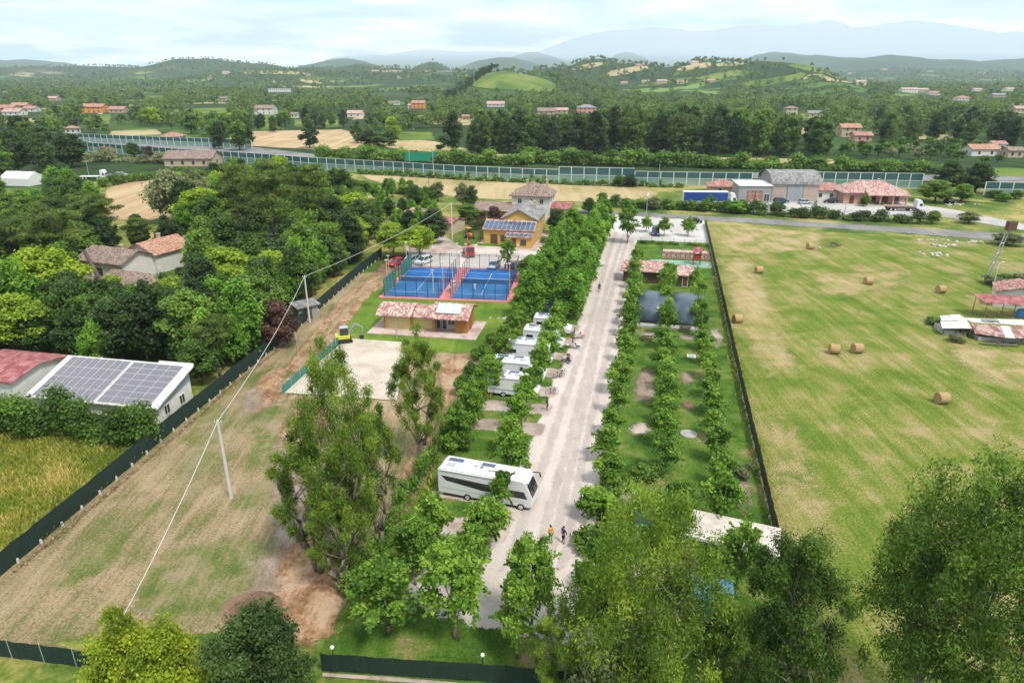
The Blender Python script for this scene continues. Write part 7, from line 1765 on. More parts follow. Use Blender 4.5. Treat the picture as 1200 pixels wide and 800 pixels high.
person('person in dark purple shirt with hands on hips on the gravel road', P(660, 636), RAD(-60), 1.78, 'c_navy', 'c_dark', 'hips')
person('person in dark clothes walking alone on the far gravel road', P(702, 342), RAD(180), 1.75, 'c_dark', 'c_dark', 'walk')
person('player in white on the right padel court', ca + dx_ * 15.8 + dy_ * 4.6 + Vector((0, 0, 0.12)), RAD(170), 1.75, 'c_white', 'c_white', 'play')
person('player in dark clothes at the back of the right padel court', ca + dx_ * 19.8 + dy_ * 19.0 + Vector((0, 0, 0.12)), RAD(0), 1.75, 'c_dark', 'c_dark', 'play')
person('person in white standing between the two padel courts', ca + dx_ * 11.2 + dy_ * 3.6 + Vector((0, 0, 0.1)), RAD(100), 1.7, 'c_white', 'c_dark', 'stand')
person('person in dark clothes beside the nearest motorhome of the cluster', P(641, 481), RAD(60), 1.75, 'c_dark', 'c_navy', 'stand')
person('person in orange-red shirt by the camp tables', P(671, 405), RAD(90), 1.72, 'c_red', 'c_dark', 'stand')
person('person in dark shirt by the farther camp table', P(673, 396), RAD(-90), 1.7, 'c_navy', 'c_dark', 'stand')

# ---------------------------------------------------------------- camp things
def camp_table(label, pos, rz):
    t = thing('camp_table', label, 'table', pos, rz, 'camp tables')
    MB().box(-0.55, 0.55, -0.35, 0.35, 0.68, 0.72).build('table_top', M['silver'], t)
    for x in (-0.5, 0.5):
        for y in (-0.3, 0.3): MB().tube((x, y, 0), (x * 0.95, y * 0.9, 0.68), 0.018, 0.018, 6).build('leg', M['steel'], t)
def camp_chair(label, pos, rz, mat):
    t = thing('camp_chair', label, 'chair', pos, rz, 'camp chairs')
    MB().box(-0.26, 0.26, -0.25, 0.25, 0.42, 0.46).build('seat', M[mat], t)
    MB().mesh([(-0.26, 0.25, 0.46), (0.26, 0.25, 0.46), (0.26, 0.42, 1.0), (-0.26, 0.42, 1.0), (-0.26, 0.28, 0.45), (0.26, 0.28, 0.45), (0.26, 0.45, 0.99), (-0.26, 0.45, 0.99)], [(0, 1, 2, 3), (7, 6, 5, 4), (0, 4, 5, 1), (1, 5, 6, 2), (2, 6, 7, 3), (3, 7, 4, 0)]).build('backrest', M[mat], t)
    for x in (-0.25, 0.25):
        for y in (-0.23, 0.23): MB().tube((x, y, 0), (x, y, 0.42), 0.015, 0.015, 6).build('leg', M['steel'], t)
def bicycle(label, pos, rz, mat='darkmetal'):
    t = thing('bicycle', label, 'bicycle', pos, rz, 'bicycles by the motorhomes')
    for x in (-0.52, 0.52):
        m = MB(); n = 16
        for i in range(n):
            a, b = 2 * math.pi * i / n, 2 * math.pi * (i + 1) / n
            m.tube((x + 0.34 * math.cos(a), 0, 0.34 + 0.34 * math.sin(a)), (x + 0.34 * math.cos(b), 0, 0.34 + 0.34 * math.sin(b)), 0.025, 0.025, 5)
        m.build('wheel', M['black'], t)
    MB().path([(-0.52, 0, 0.34), (-0.15, 0, 0.32), (0.38, 0, 0.75), (-0.2, 0, 0.78), (-0.15, 0, 0.32)], [0.025] * 5, 6).path([(0.52, 0, 0.34), (0.36, 0, 0.95)], [0.025, 0.02], 6).build('frame', M[mat], t)
    MB().tube((0.36, -0.28, 0.97), (0.36, 0.28, 0.97), 0.02, 0.02, 6).build('handlebar', M['blackpaint'], t); MB().box(-0.32, -0.08, -0.07, 0.07, 0.83, 0.89).build('saddle', M['black'], t)
camp_table('folding table beside the tall white motorhome', R(-10.9, 88.4), 0.3); camp_chair('dark chair nearer the camera at the folding table', R(-10.4, 87.6), 0.5, 'c_dark'); camp_chair('dark red chair behind the folding table', R(-10.6, 89.3), 2.6, 'c_red')
camp_table('folding table by the fourth motorhome of the cluster', R(-10.6, 93.5), 0.1); camp_chair('navy chair at the table of the fourth motorhome', R(-9.9, 93.4), 1.4, 'c_navy'); camp_chair('white chair at the table of the fourth motorhome', R(-11.4, 93.8), -1.4, 'c_white')
camp_table('folding table by the farthest camper', R(-10.4, 97.5), 0.4); camp_chair('red chair by the farthest camper', R(-9.7, 97.9), 1.2, 'c_red')
bicycle('dark bicycle leaning beside the second motorhome of the cluster', R(-11.2, 82.6), 0.4); bicycle('bicycle standing next to the dark bicycle', R(-10.7, 83.3), 0.9, 'steel'); bicycle('bicycle with blue frame beside the nearest motorhome', R(-11.3, 77.4), 0.2, 'blue'); bicycle('bicycle near the tall motorhome door', R(-11.2, 86.6), 1.2, 'red')
def picnic(label, pos, rz):
    t = thing('picnic_table', label, 'table', pos, rz, 'picnic tables')
    for i in range(5): MB().box(-0.85, 0.85, -0.36 + i * 0.15, -0.23 + i * 0.15, 0.72, 0.76).build('plank', M['darkwood'], t)
    for s in (-1, 1):
        MB().box(-0.85, 0.85, s * 0.72 - 0.13, s * 0.72 + 0.13, 0.43, 0.47).build('bench_plank', M['darkwood'], t)
        MB().box(s * 0.6 - 0.05, s * 0.6 + 0.05, -0.78, 0.78, 0.36, 0.428).build('cross_beam', M['darkwood'], t)
        for y in (-1, 1): MB().tube((s * 0.6, y * 0.55, 0), (s * 0.6, y * 0.2, 0.72), 0.045, 0.045, 6).build('leg', M['darkwood'], t)
picnic('dark wooden picnic table between the first and middle garden rows', P(758, 399), RZ); picnic('dark picnic table below the vaulted store, right side', P(803, 388), RZ)
t = thing('well_cover', 'round grey concrete well cover in the garden grass', 'well cover', P(807, 509), 0)
MB().tube((0, 0, -0.1), (0, 0, 0.16), 0.95, 0.92, 24).build('ring', M['concrete'], t); MB().tube((0, 0, 0.163), (0, 0, 0.2), 0.6, 0.58, 20).build('lid', M['concrete'], t)
t = thing('hatch_cover', 'square white hatch cover beside the fence row', 'hatch', P(810, 418), RZ); MB().box(-0.6, 0.6, -0.6, 0.6, 0, 0.14).build('frame', M['white'], t); MB().box(-0.4, 0.4, -0.4, 0.4, 0.143, 0.17).build('lid', M['silver'], t)
t = thing('play_tower', 'red wooden play tower on the turquoise court', 'play tower', R(9.0, 146), RZ)
for x in (-0.7, 0.7):
    for y in (-0.7, 0.7): MB().box(x - 0.08, x + 0.08, y - 0.08, y + 0.08, 0, 3.0).build('post', M['sheet_red'], t)
MB().box(-0.8, 0.8, -0.8, 0.8, 1.3, 1.4).build('deck', M['darkwood'], t); MB().extrude_x([(-1.0, 2.9), (1.0, 2.9), (0, 3.8)], -1.0, 1.0).build('roof', M['sheet_red'], t)
for s in (-1, 1): MB().box(-0.75, 0.75, s * 0.76 - 0.02, s * 0.76 + 0.02, 1.42, 2.1).build('side_panel', M['red'], t)
t = thing('road_sign', 'green highway direction sign behind the noise barrier', 'sign', P(494, 196), RAD(4)); q_ = 9.0
for x in (-5, 5): MB().tube((x, 0, 0), (x, 0, 6.2), 0.15, 0.15, 8).build('post', M['steel'], t)
MB().box(-7, 4, -0.1, 0.1, 2.6, 6.2).build('panel', plain('sign_green', (0.01, 0.22, 0.12), 0.5), t)
MB().box(4.2, 6.6, -0.1, 0.1, 4.2, 6.4).build('exit_panel', plain('sign_green', (0.01, 0.22, 0.12), 0.5), t)

# heaps of stone, brush and earth
def rock(g, r, n=2):
    bm = bmesh.new(); bmesh.ops.create_icosphere(bm, subdivisions=n, radius=r)
    s = Vector((1 + 0.4 * g.random(), 0.8 + 0.3 * g.random(), 0.6 + 0.2 * g.random())); o = Vector(g.random(3) * 50)
    for v in bm.verts:
        k = 1 + 0.35 * mn.noise(v.co * (1.6 / r) + o); v.co = Vector((v.co.x * s.x, v.co.y * s.y, v.co.z * s.z)) * k
    me = bpy.data.meshes.new('stone'); bm.to_mesh(me); bm.free(); return me
def heap(name, label, cat, px, py, n, w, d, mat, rmax=0.45, part='stone'):
    g = rng_(int(px * 7 + py)); t = thing(name, label, cat, P(px, py), 0)
    for i in range(n):
        r_ = rmax * (0.4 + 0.6 * g.random()); me = rock(g, r_); me.materials.append(M[mat]); me.name = part
        o = obj(part, me, t, (g.normal() * w / 3, g.normal() * d / 3, r_ * 0.3)); o.rotation_euler = (g.random() * 0.6, g.random() * 0.6, g.random() * 6)
M['palestone'] = plain('pale_stone', (0.50, 0.47, 0.42), 0.9, var=0.3)
for a in ((1089, 282, 16, 5, 2.0, 'pale rubble heap near the asphalt road'), (1108, 288, 14, 6, 3.0, 'grey rubble heap in the hay field, middle one'), (1096, 298, 12, 4, 2.5, 'scattered pale stones below the grey rubble heap'), (1137, 284, 14, 7, 1.5, 'long line of pale rubble near the wooden pylon'), (950, 291, 8, 2.5, 1.5, 'small pale stone heap in the far hay field'), (1120, 240, 14, 6, 2.0, 'pale rubble under the trees right of the pink bungalow')):
    heap('rubble_heap', a[5], 'rubble', a[0], a[1], a[2], a[3], a[4], 'palestone')
heap('stone_row', 'row of pale boulders on the lawn beside the pavilion', 'stones', 588, 373, 16, 6.5, 0.6, 'palestone', 0.35)
t = thing('brush_pile', 'dark pile of cut branches in the far hay field', 'brush pile', P(978, 289)); g = rng_(9)
for i in range(26):
    a = g.random() * 6.28; r_ = g.random() * 1.3; l_ = 0.8 + g.random() * 1.6; d = Vector((math.cos(a * 3), math.sin(a * 3), 0.5 * g.random()))
    p = Vector((r_ * math.cos(a), r_ * math.sin(a), 0.1 + 0.5 * g.random())); MB().tube(p - d * l_ / 2 + Vector((0, 0, 0.3)), p + d * l_ / 2 + Vector((0, 0, 0.3)), 0.05, 0.03, 5).build('branch', M['deadwood'], t)
def mound(label, px, py, wx, wy, h, mat, seed):
    n = 22; V, F = [], []; c = P(px, py)
    for j in range(n + 1):
        for i in range(n + 1):
            x, y = -1 + 2 * i / n, -1 + 2 * j / n; r_ = math.hypot(x, y)
            z = h * max(0, math.cos(min(1, r_) * math.pi / 2)) ** 1.2 * (1 + 0.5 * mn.noise(Vector((x * 2 + seed, y * 2, 0)))) + 0.10 * h * mn.noise(Vector((x * 7, y * 7, seed)))
            V.append((x * wx, y * wy, z - 0.06 if r_ < 1 else -0.08))
    for j in range(n):
        for i in range(n): F.append((j * (n + 1) + i, j * (n + 1) + i + 1, (j + 1) * (n + 1) + i + 1, (j + 1) * (n + 1) + i))
    o = tag(MB().mesh(V, F).build('dirt_mound', mat, None, smooth=True), label, 'dirt heap'); o.location = c
mound('grey-brown earth heap beside the dark holm oak', 296, 712, 2.6, 2.0, 0.9, G_brown, 2)
mound('orange earth heap beside the plane trees', 368, 712, 2.2, 3.4, 0.8, G_dirt, 5)
mound('low brown earth heap below the sand court', 352, 496, 2.4, 2.0, 0.5, G_brown, 7)
mound('low orange earth ridge beside the left fence', 318, 445, 1.8, 4.5, 0.5, G_dirt, 9)

# ---------------------------------------------------------------- woods
# openings in the view that the photograph leaves free of nearer trees
PROTECT += [(104, 286, 202, 320, 126.0), (4, 198, 50, 222, 245), (128, 208, 200, 250, 190), (138, 213, 192, 250, 200.0), (60, 432, 226, 492, 70), (222, 268, 262, 286, 120), (345, 355, 372, 378, 101), (555, 236, 665, 285, 160), (540, 240, 545, 300, 150), (364, 186, 900, 214, 215), (60, 160, 290, 184, 250), (900, 200, 1070, 250, 170), (830, 205, 1000, 250, 170), (1090, 205, 1200, 230, 190), (515, 243, 538, 280, 150), (105, 195, 150, 208, 195)]
WOOD = PX((-120, 470), (20, 452), (70, 452), (226, 452), (262, 440), (300, 408), (350, 362), (418, 308), (440, 288), (420, 262), (420, 240), (380, 228), (300, 218), (215, 232), (212, 262), (120, 262), (60, 236), (-120, 250))
for key, pos_, ty, w, lab, nm in (('pine', (85, 350), 240, 12, 'large umbrella pine left of the white house', 'pine_tree'), ('pine', (30, 345), 250, 11, 'umbrella pine at the left edge of the wood', 'pine_tree'), ('pine', (130, 298), 225, 9.5, 'umbrella pine behind the white house', 'pine_tree'), ('pine', (330, 318), 185, 11, 'tall olive pine with bare trunk at the far right of the wood', 'pine_tree'), ('pine', (290, 300), 190, 10, 'tall pine with leaning trunk behind the clearing', 'pine_tree'), ('pine', (370, 300), 190, 10, 'tall olive pine nearest the noise barrier side of the wood', 'pine_tree'), ('olive', (205, 262), 196, 13, 'silvery grey-green tree beside the striped wheat field', 'poplar_tree'), ('olive', (232, 258), 200, 11, 'silvery grey-green tree right of its neighbour by the wheat field', 'poplar_tree'),
                             ('conifer', (325, 345), 272, 6.5, 'blue-green conifer in the right part of the wood', 'conifer_tree'), ('plum', (328, 408), 348, 6, 'dark purple leaved tree beside the left fence', 'plum_tree'), ('plum', (305, 396), 352, 5, 'dull purple leaved tree deeper in the wood edge', 'plum_tree'), ('dry', (275, 395), 335, 4.5, 'grey half-dry tree in the middle of the wood', 'dry_tree'), ('conifer', (10, 380), 290, 8, 'tall dark conifer at the left edge', 'conifer_tree'), ('dry', (222, 400), 352, 4, 'grey thin tree below the orange roofed house', 'dry_tree')):
    q = P(*pos_); v = 0 if key == 'conifer' and pos_[0] > 100 else (1 if key == 'conifer' else None)
    tree(key, q, HT(pos_[0], pos_[1], ty), lab, 'tree', nm, None, wid=w, var=v)
# dead leaning trunk in front of the white house
t = thing('dead_tree', 'bare dead leaning trunk in front of the white house', 'tree', P(127, 352))
q = HT(127, 352, 294)
MB().path([(0, 0, -0.2), (-0.9, 0, q * 0.5), (-2.2, 0, q)], [0.42, 0.38, 0.3], 8).build('trunk', M['deadwood'], t)
MB().path([(-0.6, 0, q * 0.32), (-4.0, 0.3, q * 0.48), (-7.5, 0.6, q * 0.75)], [0.26, 0.2, 0.08], 7).build('branch', M['deadwood'], t)
MB().path([(-2.2, 0, q), (-4.5, 0.2, q * 1.02), (-6.4, 0.2, q * 1.12)], [0.2, 0.1, 0.04], 6).build('branch', M['deadwood'], t)
def kindname(k): return {'oak': 'oak_tree', 'darkoak': 'dark_oak_tree', 'tall': 'tall_tree', 'talldark': 'tall_dark_tree', 'acacia': 'acacia_tree', 'pine': 'pine_tree', 'conifer': 'conifer_tree', 'cypress': 'cypress_tree', 'mid': 'field_tree', 'midtall': 'belt_tree', 'midlow': 'low_tree', 'midlight': 'light_tree', 'olive': 'olive_tree', 'poplar': 'leafy_tree', 'farcyp': 'cypress_tree'}[k]
fl = along(PX((262, 452), (300, 420), (340, 387), (380, 352), (420, 316), (440, 300)), 4.2)
for i, p in enumerate(fl):
    k = ['oak', 'poplar', 'darkoak', 'oak', 'tall'][i % 5]
    if abs(PIX(p.x, p.y, 0)[0] - 359) < 16: continue
    tree(k, p + Vector((-3.0 - (i % 3), 0.6, 0)), 6.5 + (i * 37 % 10) * 0.38, ORD[i] + ' tree from the front overhanging the left cloth fence', 'tree', kindname(k), 'trees overhanging the left fence')
NEARW = PX((-120, 480), (20, 455), (70, 452), (226, 452), (262, 440), (300, 408), (350, 362), (330, 345), (200, 352), (90, 360), (-120, 390))
nn = scatter(NEARW, 4.6, (6.5, 10.5), ['oak', 'oak', 'oak', 'darkoak', 'acacia', 'poplar', 'conifer'], lambda k: {'oak': 'green broadleaf tree in the wood behind the solar roofed barn', 'darkoak': 'dark broadleaf tree in the wood behind the solar roofed barn', 'acacia': 'light green feathery tree in the wood behind the solar roofed barn', 'poplar': 'bright bushy tree in the wood behind the solar roofed barn', 'conifer': 'dense conical tree in the wood behind the solar roofed barn'}[k], kindname, 'wood behind the solar roofed barn', seed=3)
def zone(x, y):
    px, py, _ = PIX(x, y, 0)
    if py < 268: return 'at the far edge of the left wood by the fields'
    if px < 60: return 'in the left wood at the picture edge'
    if px < 150: return 'in the left wood before the white house' if py > 335 else 'in the left wood behind the white house'
    if px < 230: return 'in the left wood below the orange roofed house' if py > 325 else 'in the left wood above the orange roofed house'
    if px < 310: return 'in the left wood near the dark canopy roof'
    return 'in the left wood beside the dirt track'
nn2 = scatter(WOOD, 5.6, (8.5, 12.5), ['oak', 'oak', 'oak', 'darkoak', 'tall', 'pine', 'talldark', 'poplar', 'acacia'], lambda k, x, y: {'oak': 'green broadleaf tree ', 'darkoak': 'dark broadleaf tree ', 'tall': 'tall green tree ', 'pine': 'olive toned pine ', 'talldark': 'tall dark tree ', 'poplar': 'bright leafy tree ', 'acacia': 'light feathery tree '}[k] + zone(x, y), kindname, 'left wood around the white house', seed=5)
scatter(PX((-150, 250), (-20, 232), (60, 236), (110, 250), (60, 275), (-150, 290)), 7, (9, 13), ['oak', 'poplar', 'tall'], lambda k: {'oak': 'green broadleaf tree below the white marquees', 'poplar': 'bright leafy tree below the white marquees', 'tall': 'tall green tree below the white marquees'}[k], kindname, 'trees below the marquees', seed=6)
scatter(PX((425, 262), (500, 240), (515, 262), (505, 285), (440, 290)), 5.5, (4, 7), ['oak', 'darkoak', 'poplar'], lambda k: 'leafy garden tree around the old red roofed shed', kindname, 'trees round the old shed', seed=7, nmax=18)
scatter(PX((395, 235), (470, 225), (520, 236), (500, 248), (420, 255)), 5.5, (4, 7), ['oak', 'olive', 'poplar'], lambda k: 'small tree between the wood and the stubble field', kindname, 'small trees by the stubble field', seed=8, nmax=14)
scatter(PX((-120, 200), (40, 178), (60, 196), (60, 206), (-60, 228), (-120, 228)), 8, (14, 19), ['talldark', 'tall'], lambda k: {'talldark': 'big dark tree before the left end of the noise barrier', 'tall': 'big green tree before the left end of the noise barrier'}[k], kindname, 'trees at the left end of the barrier', seed=9, nmax=22)
for px, py, ty, key, w, lab in ((85, 196, 154, 'talldark', 16, 'solitary big dark tree in front of the noise barrier'), (158, 185, 167, 'oak', 10, 'round green tree in front of the left noise barrier'), (125, 188, 171, 'dry', 11, 'greyish bush-like tree in front of the left noise barrier'), (176, 186, 170, 'plum', 5, 'dark red tree in front of the left noise barrier'), (842 + 6, 0, 0, None, 0, ''),
                          (1110, 226, 188, 'darkoak', 11, 'dark round tree right of the pink bungalow, left one of two'), (1142, 226, 190, 'darkoak', 12, 'dark round tree right of the pink bungalow, right one of two'), (1095, 237, 210, 'oak', 11, 'leafy round tree beside the pink bungalow garden'), (1126, 236, 215, 'oak', 8, 'small round tree among the rubble right of the bungalow'), (1175, 236, 226, 'poplar', 5, 'yellowish small tree in the right meadow'), (1165, 232, 222, 'oak', 6, 'round bush-like tree before the right noise barrier'), (1190, 233, 222, 'oak', 5, 'small round tree before the right noise barrier'),
                          (1012, 242, 228, 'oak', 3.4, 'small standard tree in the bungalow island bed'), (954, 250, 234, 'conifer', 3.0, 'narrow conifer in the forecourt hedge'), (910, 251, 236, 'oak', 5.0, 'bushy tree in the forecourt hedge'), (862, 250, 235, 'poplar', 6.0, 'bushy tree in front of the white truck cab'), (825, 248, 233, 'oak', 5.0, 'bushy tree in front of the blue truck trailer'), (738, 219, 204, 'darkoak', 6, 'dark bush-like tree at the stepped part of the noise barrier'), (725, 219, 205, 'oak', 5, 'green bush-like tree left of the dark one at the barrier'), (1134, 262, 247, 'olive', 6, 'grey-green tree beside the asphalt road'), (1178, 287, 272, 'olive', 7, 'round olive tree at the right end of the asphalt road'), (1092, 262, 247, 'oak', 5, 'low tree at the end of the forecourt hedge'), (966, 211, 197, 'darkoak', 8, 'dark tree between the warehouse and the barrier'), (690, 250, 232, 'oak', 5, 'bushy tree behind the lime trees'), (765, 246, 230, 'olive', 5, 'greyish bush behind the parking lot lamp'), (660, 252, 0, None, 0, '')):
    if key: tree(key, P(px, py), max(1.5, HT(px, py, ty)), lab, 'tree', {'oak': 'oak_tree', 'darkoak': 'dark_oak_tree', 'talldark': 'tall_dark_tree', 'dry': 'dry_tree', 'plum': 'plum_tree', 'poplar': 'leafy_tree', 'conifer': 'conifer_tree', 'olive': 'olive_tree'}[key], None, wid=w)
for i, (px, py, h, w) in enumerate(((1165, 333, 1.6, 4.5), (1185, 334, 1.8, 4.0), (1198, 332, 2.0, 4.0), (1128, 392, 1.6, 2.5), (1118, 400, 1.2, 2.2), (1030, 241, 1.2, 2.0), (1095, 378, 0.9, 3.0))):
    tree('bush', P(px, py), h, ('grey-green bush behind the small lamp post', 'leafy bush before the small white house', 'dense bush at the right edge behind the white house', 'scrubby bush at the left end of the ruined shed', 'low weed bush below the ruined shed', 'clipped bush before the pink bungalow', 'low scrub in the hay field left of the ruined shed')[i], 'shrub', 'shrub', 'field shrubs', wid=w)
# big belt beyond the barrier
FIELD_CLEAR = [PX(*q) for q in ([(268, 152), (424, 150), (444, 178), (268, 178)], [(432, 163), (560, 160), (565, 184), (432, 184)], [(-20, 136), (46, 138), (46, 146), (-20, 146)], [(128, 150), (190, 150), (190, 161), (128, 161)], [(108, 133), (131, 133), (131, 147), (108, 147)], [(302, 129), (336, 129), (336, 153), (302, 153)], [(215, 126), (268, 124), (272, 146), (216, 148)], [(1008, 142), (1040, 142), (1042, 153), (1008, 153)], [(168, 111), (192, 111), (194, 122), (168, 122)], [(445, 115), (505, 115), (508, 123), (445, 123)], [(758, 140), (794, 140), (794, 150), (758, 150)], [(1058, 156), (1112, 157), (1108, 165), (1058, 165)], [(820, 147), (852, 147), (852, 157), (820, 157)], [(150, 121), (172, 121), (174, 131), (150, 132)], [(345, 139), (402, 140), (404, 150), (345, 150)], [(45, 141), (82, 140), (86, 151), (45, 152)], [(59, 123), (86, 123), (86, 130), (59, 130)])]
def clear(x, y): return any(in_poly(x, y, q) for q in FIELD_CLEAR)
def fz(base):
    def f(k, x, y):
        px = PIX(x, y, 0)[0]
        for lim, w in ((120, 'near the left village'), (230, 'near the orange villa'), (330, 'near the white two-storey house'), (450, 'beside the large wheat field'), (560, 'behind the green road sign'), (640, 'beyond the yellow farmhouse'), (700, 'beyond the brown hipped roof'), (760, 'beyond the lime tree rows'), (830, 'beyond the parking lot'), (880, 'beyond the blue truck'), (940, 'beyond the warehouse'), (1000, 'near the low grey roofed house'), (1060, 'beyond the pink bungalow'), (1120, 'beyond the two dark round trees')):
            if px < lim: return base + ' ' + w
        return base + ' at the right edge'
    return f
belt = PX((520, 182), (600, 180.5), (760, 181), (900, 183), (990, 184), (990, 178), (900, 176), (760, 174), (600, 174), (540, 172))
scatter(belt, 11, (16, 22), ['midtall'], fz('big leafy tree in the front belt'), kindname, 'tree belt beyond the noise barrier', seed=11, nmax=60)
scatter(PX((535, 172), (700, 172), (990, 177), (1000, 168), (800, 160), (640, 156), (545, 160)), 14, (14, 20), ['midtall', 'mid'], fz('leafy tree in the wood behind the front belt'), kindname, 'wood behind the tree belt', seed=12, nmax=60)
scatter(PX((985, 186), (1100, 190), (1180, 194), (1195, 190), (1180, 180), (1120, 172), (1000, 172)), 9, (4, 7), ['midlow'], fz('low olive-like orchard tree'), kindname, 'orchard beyond the right barrier', seed=13, nmax=45)
scatter(PX((1010, 172), (1140, 170), (1260, 182), (1260, 150), (1100, 150), (1020, 150)), 13, (11, 17), ['mid', 'midtall'], fz('leafy tree in the wood behind the orchard'), kindname, 'wood behind the right orchard', seed=14, nmax=45)
scatter(PX((-80, 158), (40, 160), (120, 164), (260, 170), (300, 165), (300, 148), (200, 140), (60, 140), (-80, 142)), 13, (9, 15), ['mid', 'midlow', 'midlight'], fz('hedgerow tree in the fields'), kindname, 'hedgerow trees beyond the left barrier', seed=15, nmax=50, protect=[(130, 150, 190, 165, 600)])
scatter(PX((250, 178), (300, 176), (440, 180), (540, 183), (560, 178), (440, 158), (440, 146), (250, 150)), 14, (10, 15), ['mid', 'midtall', 'midlight'], fz('field-edge tree'), kindname, 'trees round the wheat fields', seed=16, nmax=30, protect=[(300, 155, 360, 176, 900), (370, 152, 440, 176, 900), (450, 165, 540, 182, 600)])
for i, (px, py, ty, w, lab, key) in enumerate(((363, 174, 145, 12, 'dark tree in the middle of the wheat field', 'mid'), (437, 176, 150, 16, 'very dark round tree beside the wheat field', 'midtall'), (420, 168, 140, 9, 'brownish thin tree beside the wheat field', 'mid'), (456, 171, 150, 11, 'round tree right of the very dark tree', 'mid'), (516, 178, 168, 6, 'small tree in the right wheat field', 'midlow'))):
    tree(key, P(px, py), HT(px, py, ty), lab, 'tree', kindname(key), None, wid=w)
# cypress avenue on the knoll and umbrella pines on its top
g = rng_(77)
for i in range(34):
    f = i / 33; px = 520 + 56 * f + g.normal() * 0.8; D = 1010 + 235 * f + g.normal() * 6
    x = (px - 600) / FPX * D * cp; tree('farcyp', (x, D, hgt(x, D)), 13 + 4 * g.random(), 'dark cypress in the avenue climbing the grassy knoll', 'tree', 'cypress_tree', 'cypress avenue on the knoll', wid=5.5)
for i in range(7):
    px = 563 + 3.2 * i; D = 1262; x = (px - 600) / FPX * D * cp
    tree('pine', (x, D, hgt(x, D)), 13, 'umbrella pine on top of the grassy knoll', 'tree', 'umbrella_pine_tree', 'umbrella pines on the knoll', wid=11)

# the far woods: nobody could count them
def forest():
    g = rng_(123); parts = []; pts = []
    houses = [(k[0], k[1], k[2]) for k in KEEP if k[1] > 260]
    prot = [p for p in PROTECT if p[4] > 300]
    knoll = ((592 - 600) / FPX * 1165 * cp, 1165)
    def ok(x, y, h, w):
        if clear(x, y): return False
        if (x - knoll[0] - 8) ** 2 / 74 ** 2 + (y - knoll[1]) ** 2 / 100 ** 2 < 1: return False
        for a, b, r_ in houses:
            if (x - a) ** 2 + (y - b) ** 2 < (r_ + w) ** 2: return False
        z = hgt(x, y)
        t_ = PIX(x, y, z + h); b_ = PIX(x, y, z)
        hw = FPX * w * 0.8 / b_[2]
        for (x0, y0, x1, y1, oy) in prot:
            if y < oy and t_[0] + hw > x0 and t_[0] - hw < x1 and t_[1] < y1 and b_[1] > y0: return False
        return True
    cnt = 0
    for (y0, y1, n, th, k, per, size, hr, sc_) in ((455, 800, 2600, -0.40, 8, 14, 1.3, (8, 15), 90.0), (800, 1400, 3600, -0.34, 5, 9, 1.95, (8, 14), 150.0), (1400, 2500, 5600, -0.24, 4, 5, 3.1, (8, 14), 220.0), (2500, 4200, 5200, -0.2, 2, 5, 4.8, (9, 14), 420.0)):
        for i in range(n):
            y = math.sqrt(g.random() * (y1 ** 2 - y0 ** 2) + y0 ** 2); x = (g.random() * 2 - 1) * 0.80 * y
            if mn.noise(Vector((x / sc_, y / sc_ * 0.6, 9.1))) + 0.4 * mn.noise(Vector((x / 40, y / 40, 2.0))) < th: continue
            h = hr[0] + (hr[1] - hr[0]) * g.random(); w = h * (0.44 + 0.16 * g.random())
            if not ok(x, y, h, w): continue
            z = hgt(x, y)
            if any((x - t_[0]) ** 2 + (y - t_[1]) ** 2 < 36 for t_ in TREES if abs(t_[1] - y) < 6): continue
            pts.append((x, y, z, h, w, k, per, size)); cnt += 1
    for (x, y, z, h, w, k, per, size) in pts:
        a = g.random(k) * 6.28; q = np.sqrt(g.random(k)) * w * 0.62; zz = h * (0.3 + 0.5 * g.random(k))
        q = q * np.clip(1.25 - zz / h, 0.3, 1)
        cen = np.stack([x + q * np.cos(a), y + q * np.sin(a), z + zz], 1); rr = np.full(k, w * 0.5)
        qd, tt = leaf_cloud(g, cen, np.stack([rr, rr, rr * 0.9], 1), per, size * 0.62, 0.85, 0.5, 0, 0.4, 0.15, 0.3)
        parts.append((qd, np.clip(tt + g.normal() * 0.32, 0, 1)))
    o = stuff(obj('forest', leaf_mesh('forest', parts, M['l_far'])))
    o['label'] = 'dense green woods covering the far plain and hills'; o['category'] = 'woods'
    return cnt
forest()
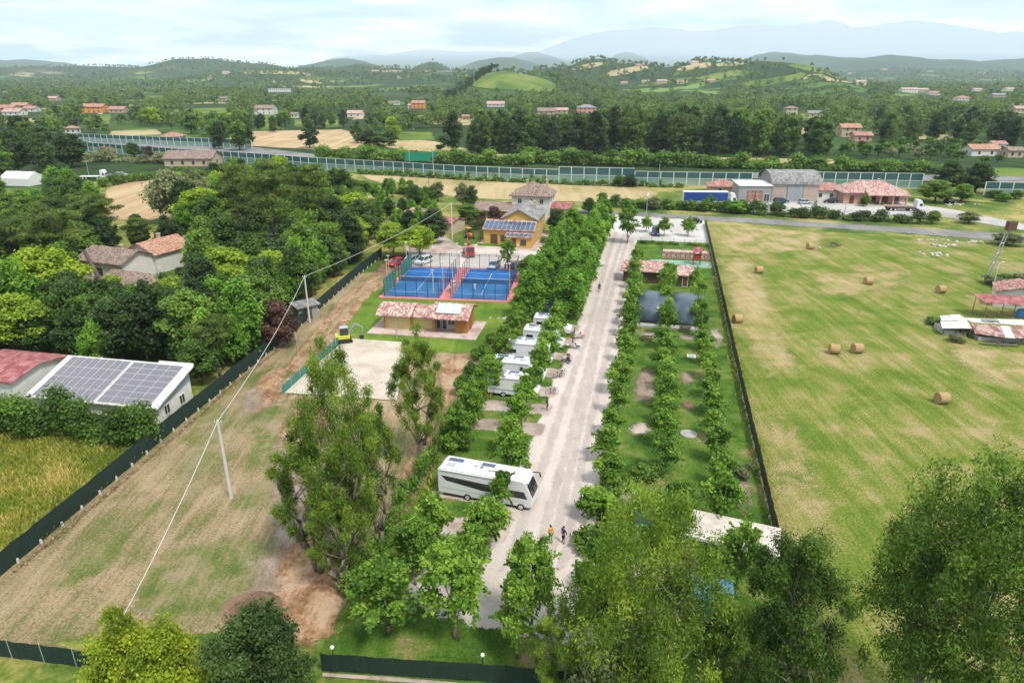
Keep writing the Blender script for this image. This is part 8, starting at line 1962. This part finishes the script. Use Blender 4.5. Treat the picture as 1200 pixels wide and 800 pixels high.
# rank grass in the meadow and along fences
def grass():
    g = rng_(5); areas = [(PX((-60, 500), (60, 505), (200, 505), (100, 592), (0, 674), (-60, 720)), 20000, 0.4), (RP((-20.6, 38), (-20.6, 104), (-18.6, 104), (-18.6, 38)), 9000, 0.3), (RP((11.4, 40), (11.4, 160), (13.4, 160), (13.4, 40)), 9000, 0.35)]
    V, T = [], []
    for poly, n, h in areas:
        xs = [p[0] for p in poly]; ys = [p[1] for p in poly]
        P_ = np.stack([g.uniform(min(xs), max(xs), n * 2), g.uniform(min(ys), max(ys), n * 2)], 1)
        keep = [p for p in P_ if in_poly(p[0], p[1], poly)][:n]
        p = np.array(keep); m_ = len(p); a = g.random(m_) * 6.28; w = 0.05 + 0.06 * g.random(m_); hh = h * (0.4 + 0.9 * g.random(m_))
        patch = np.array([mn.noise(Vector((q[0] * 0.25, q[1] * 0.25, 4.0))) for q in p])
        hh *= np.clip(1 + patch, 0.4, 1.8)
        b = np.stack([p[:, 0], p[:, 1], np.full(m_, 0.02)], 1); d = np.stack([np.cos(a) * w, np.sin(a) * w, np.zeros(m_)], 1)
        l_ = np.stack([g.normal(size=m_) * 0.3 * hh, g.normal(size=m_) * 0.3 * hh, hh], 1)
        V.append(np.stack([b - d, b + d, b + d * 0.4 + l_, b - d * 0.4 + l_], 1)); T.append(np.clip(0.40 + 0.5 * patch + 0.2 * g.normal(size=m_), 0, 1))
    o = stuff(obj('grass', leaf_mesh('grass', list(zip(V, T)), M['grassblade']))); o['label'] = 'tufts of rank grass on meadow, garden and field'; o['category'] = 'grass'
grass()

# ---------------------------------------------------------------- the air
hz = MB().box(-20900, 20900, -20900, 20900, -60, 1800).data('haze', [])
hm = bpy.data.materials.new('haze_air'); hm.use_nodes = True
hn = hm.node_tree.nodes; hn.clear()
ho = hn.new('ShaderNodeOutputMaterial'); pv = hn.new('ShaderNodeVolumePrincipled')
pv.inputs['Color'].default_value = (0.74, 0.875, 1.0, 1); pv.inputs['Density'].default_value = 0.000075; pv.inputs['Anisotropy'].default_value = 0.1
hm.node_tree.links.new(pv.outputs[0], ho.inputs['Volume'])
hz.materials.append(hm)
o = stuff(obj('haze', hz)); o['label'] = 'pale bluish haze filling the air over the plain'; o['category'] = 'haze'
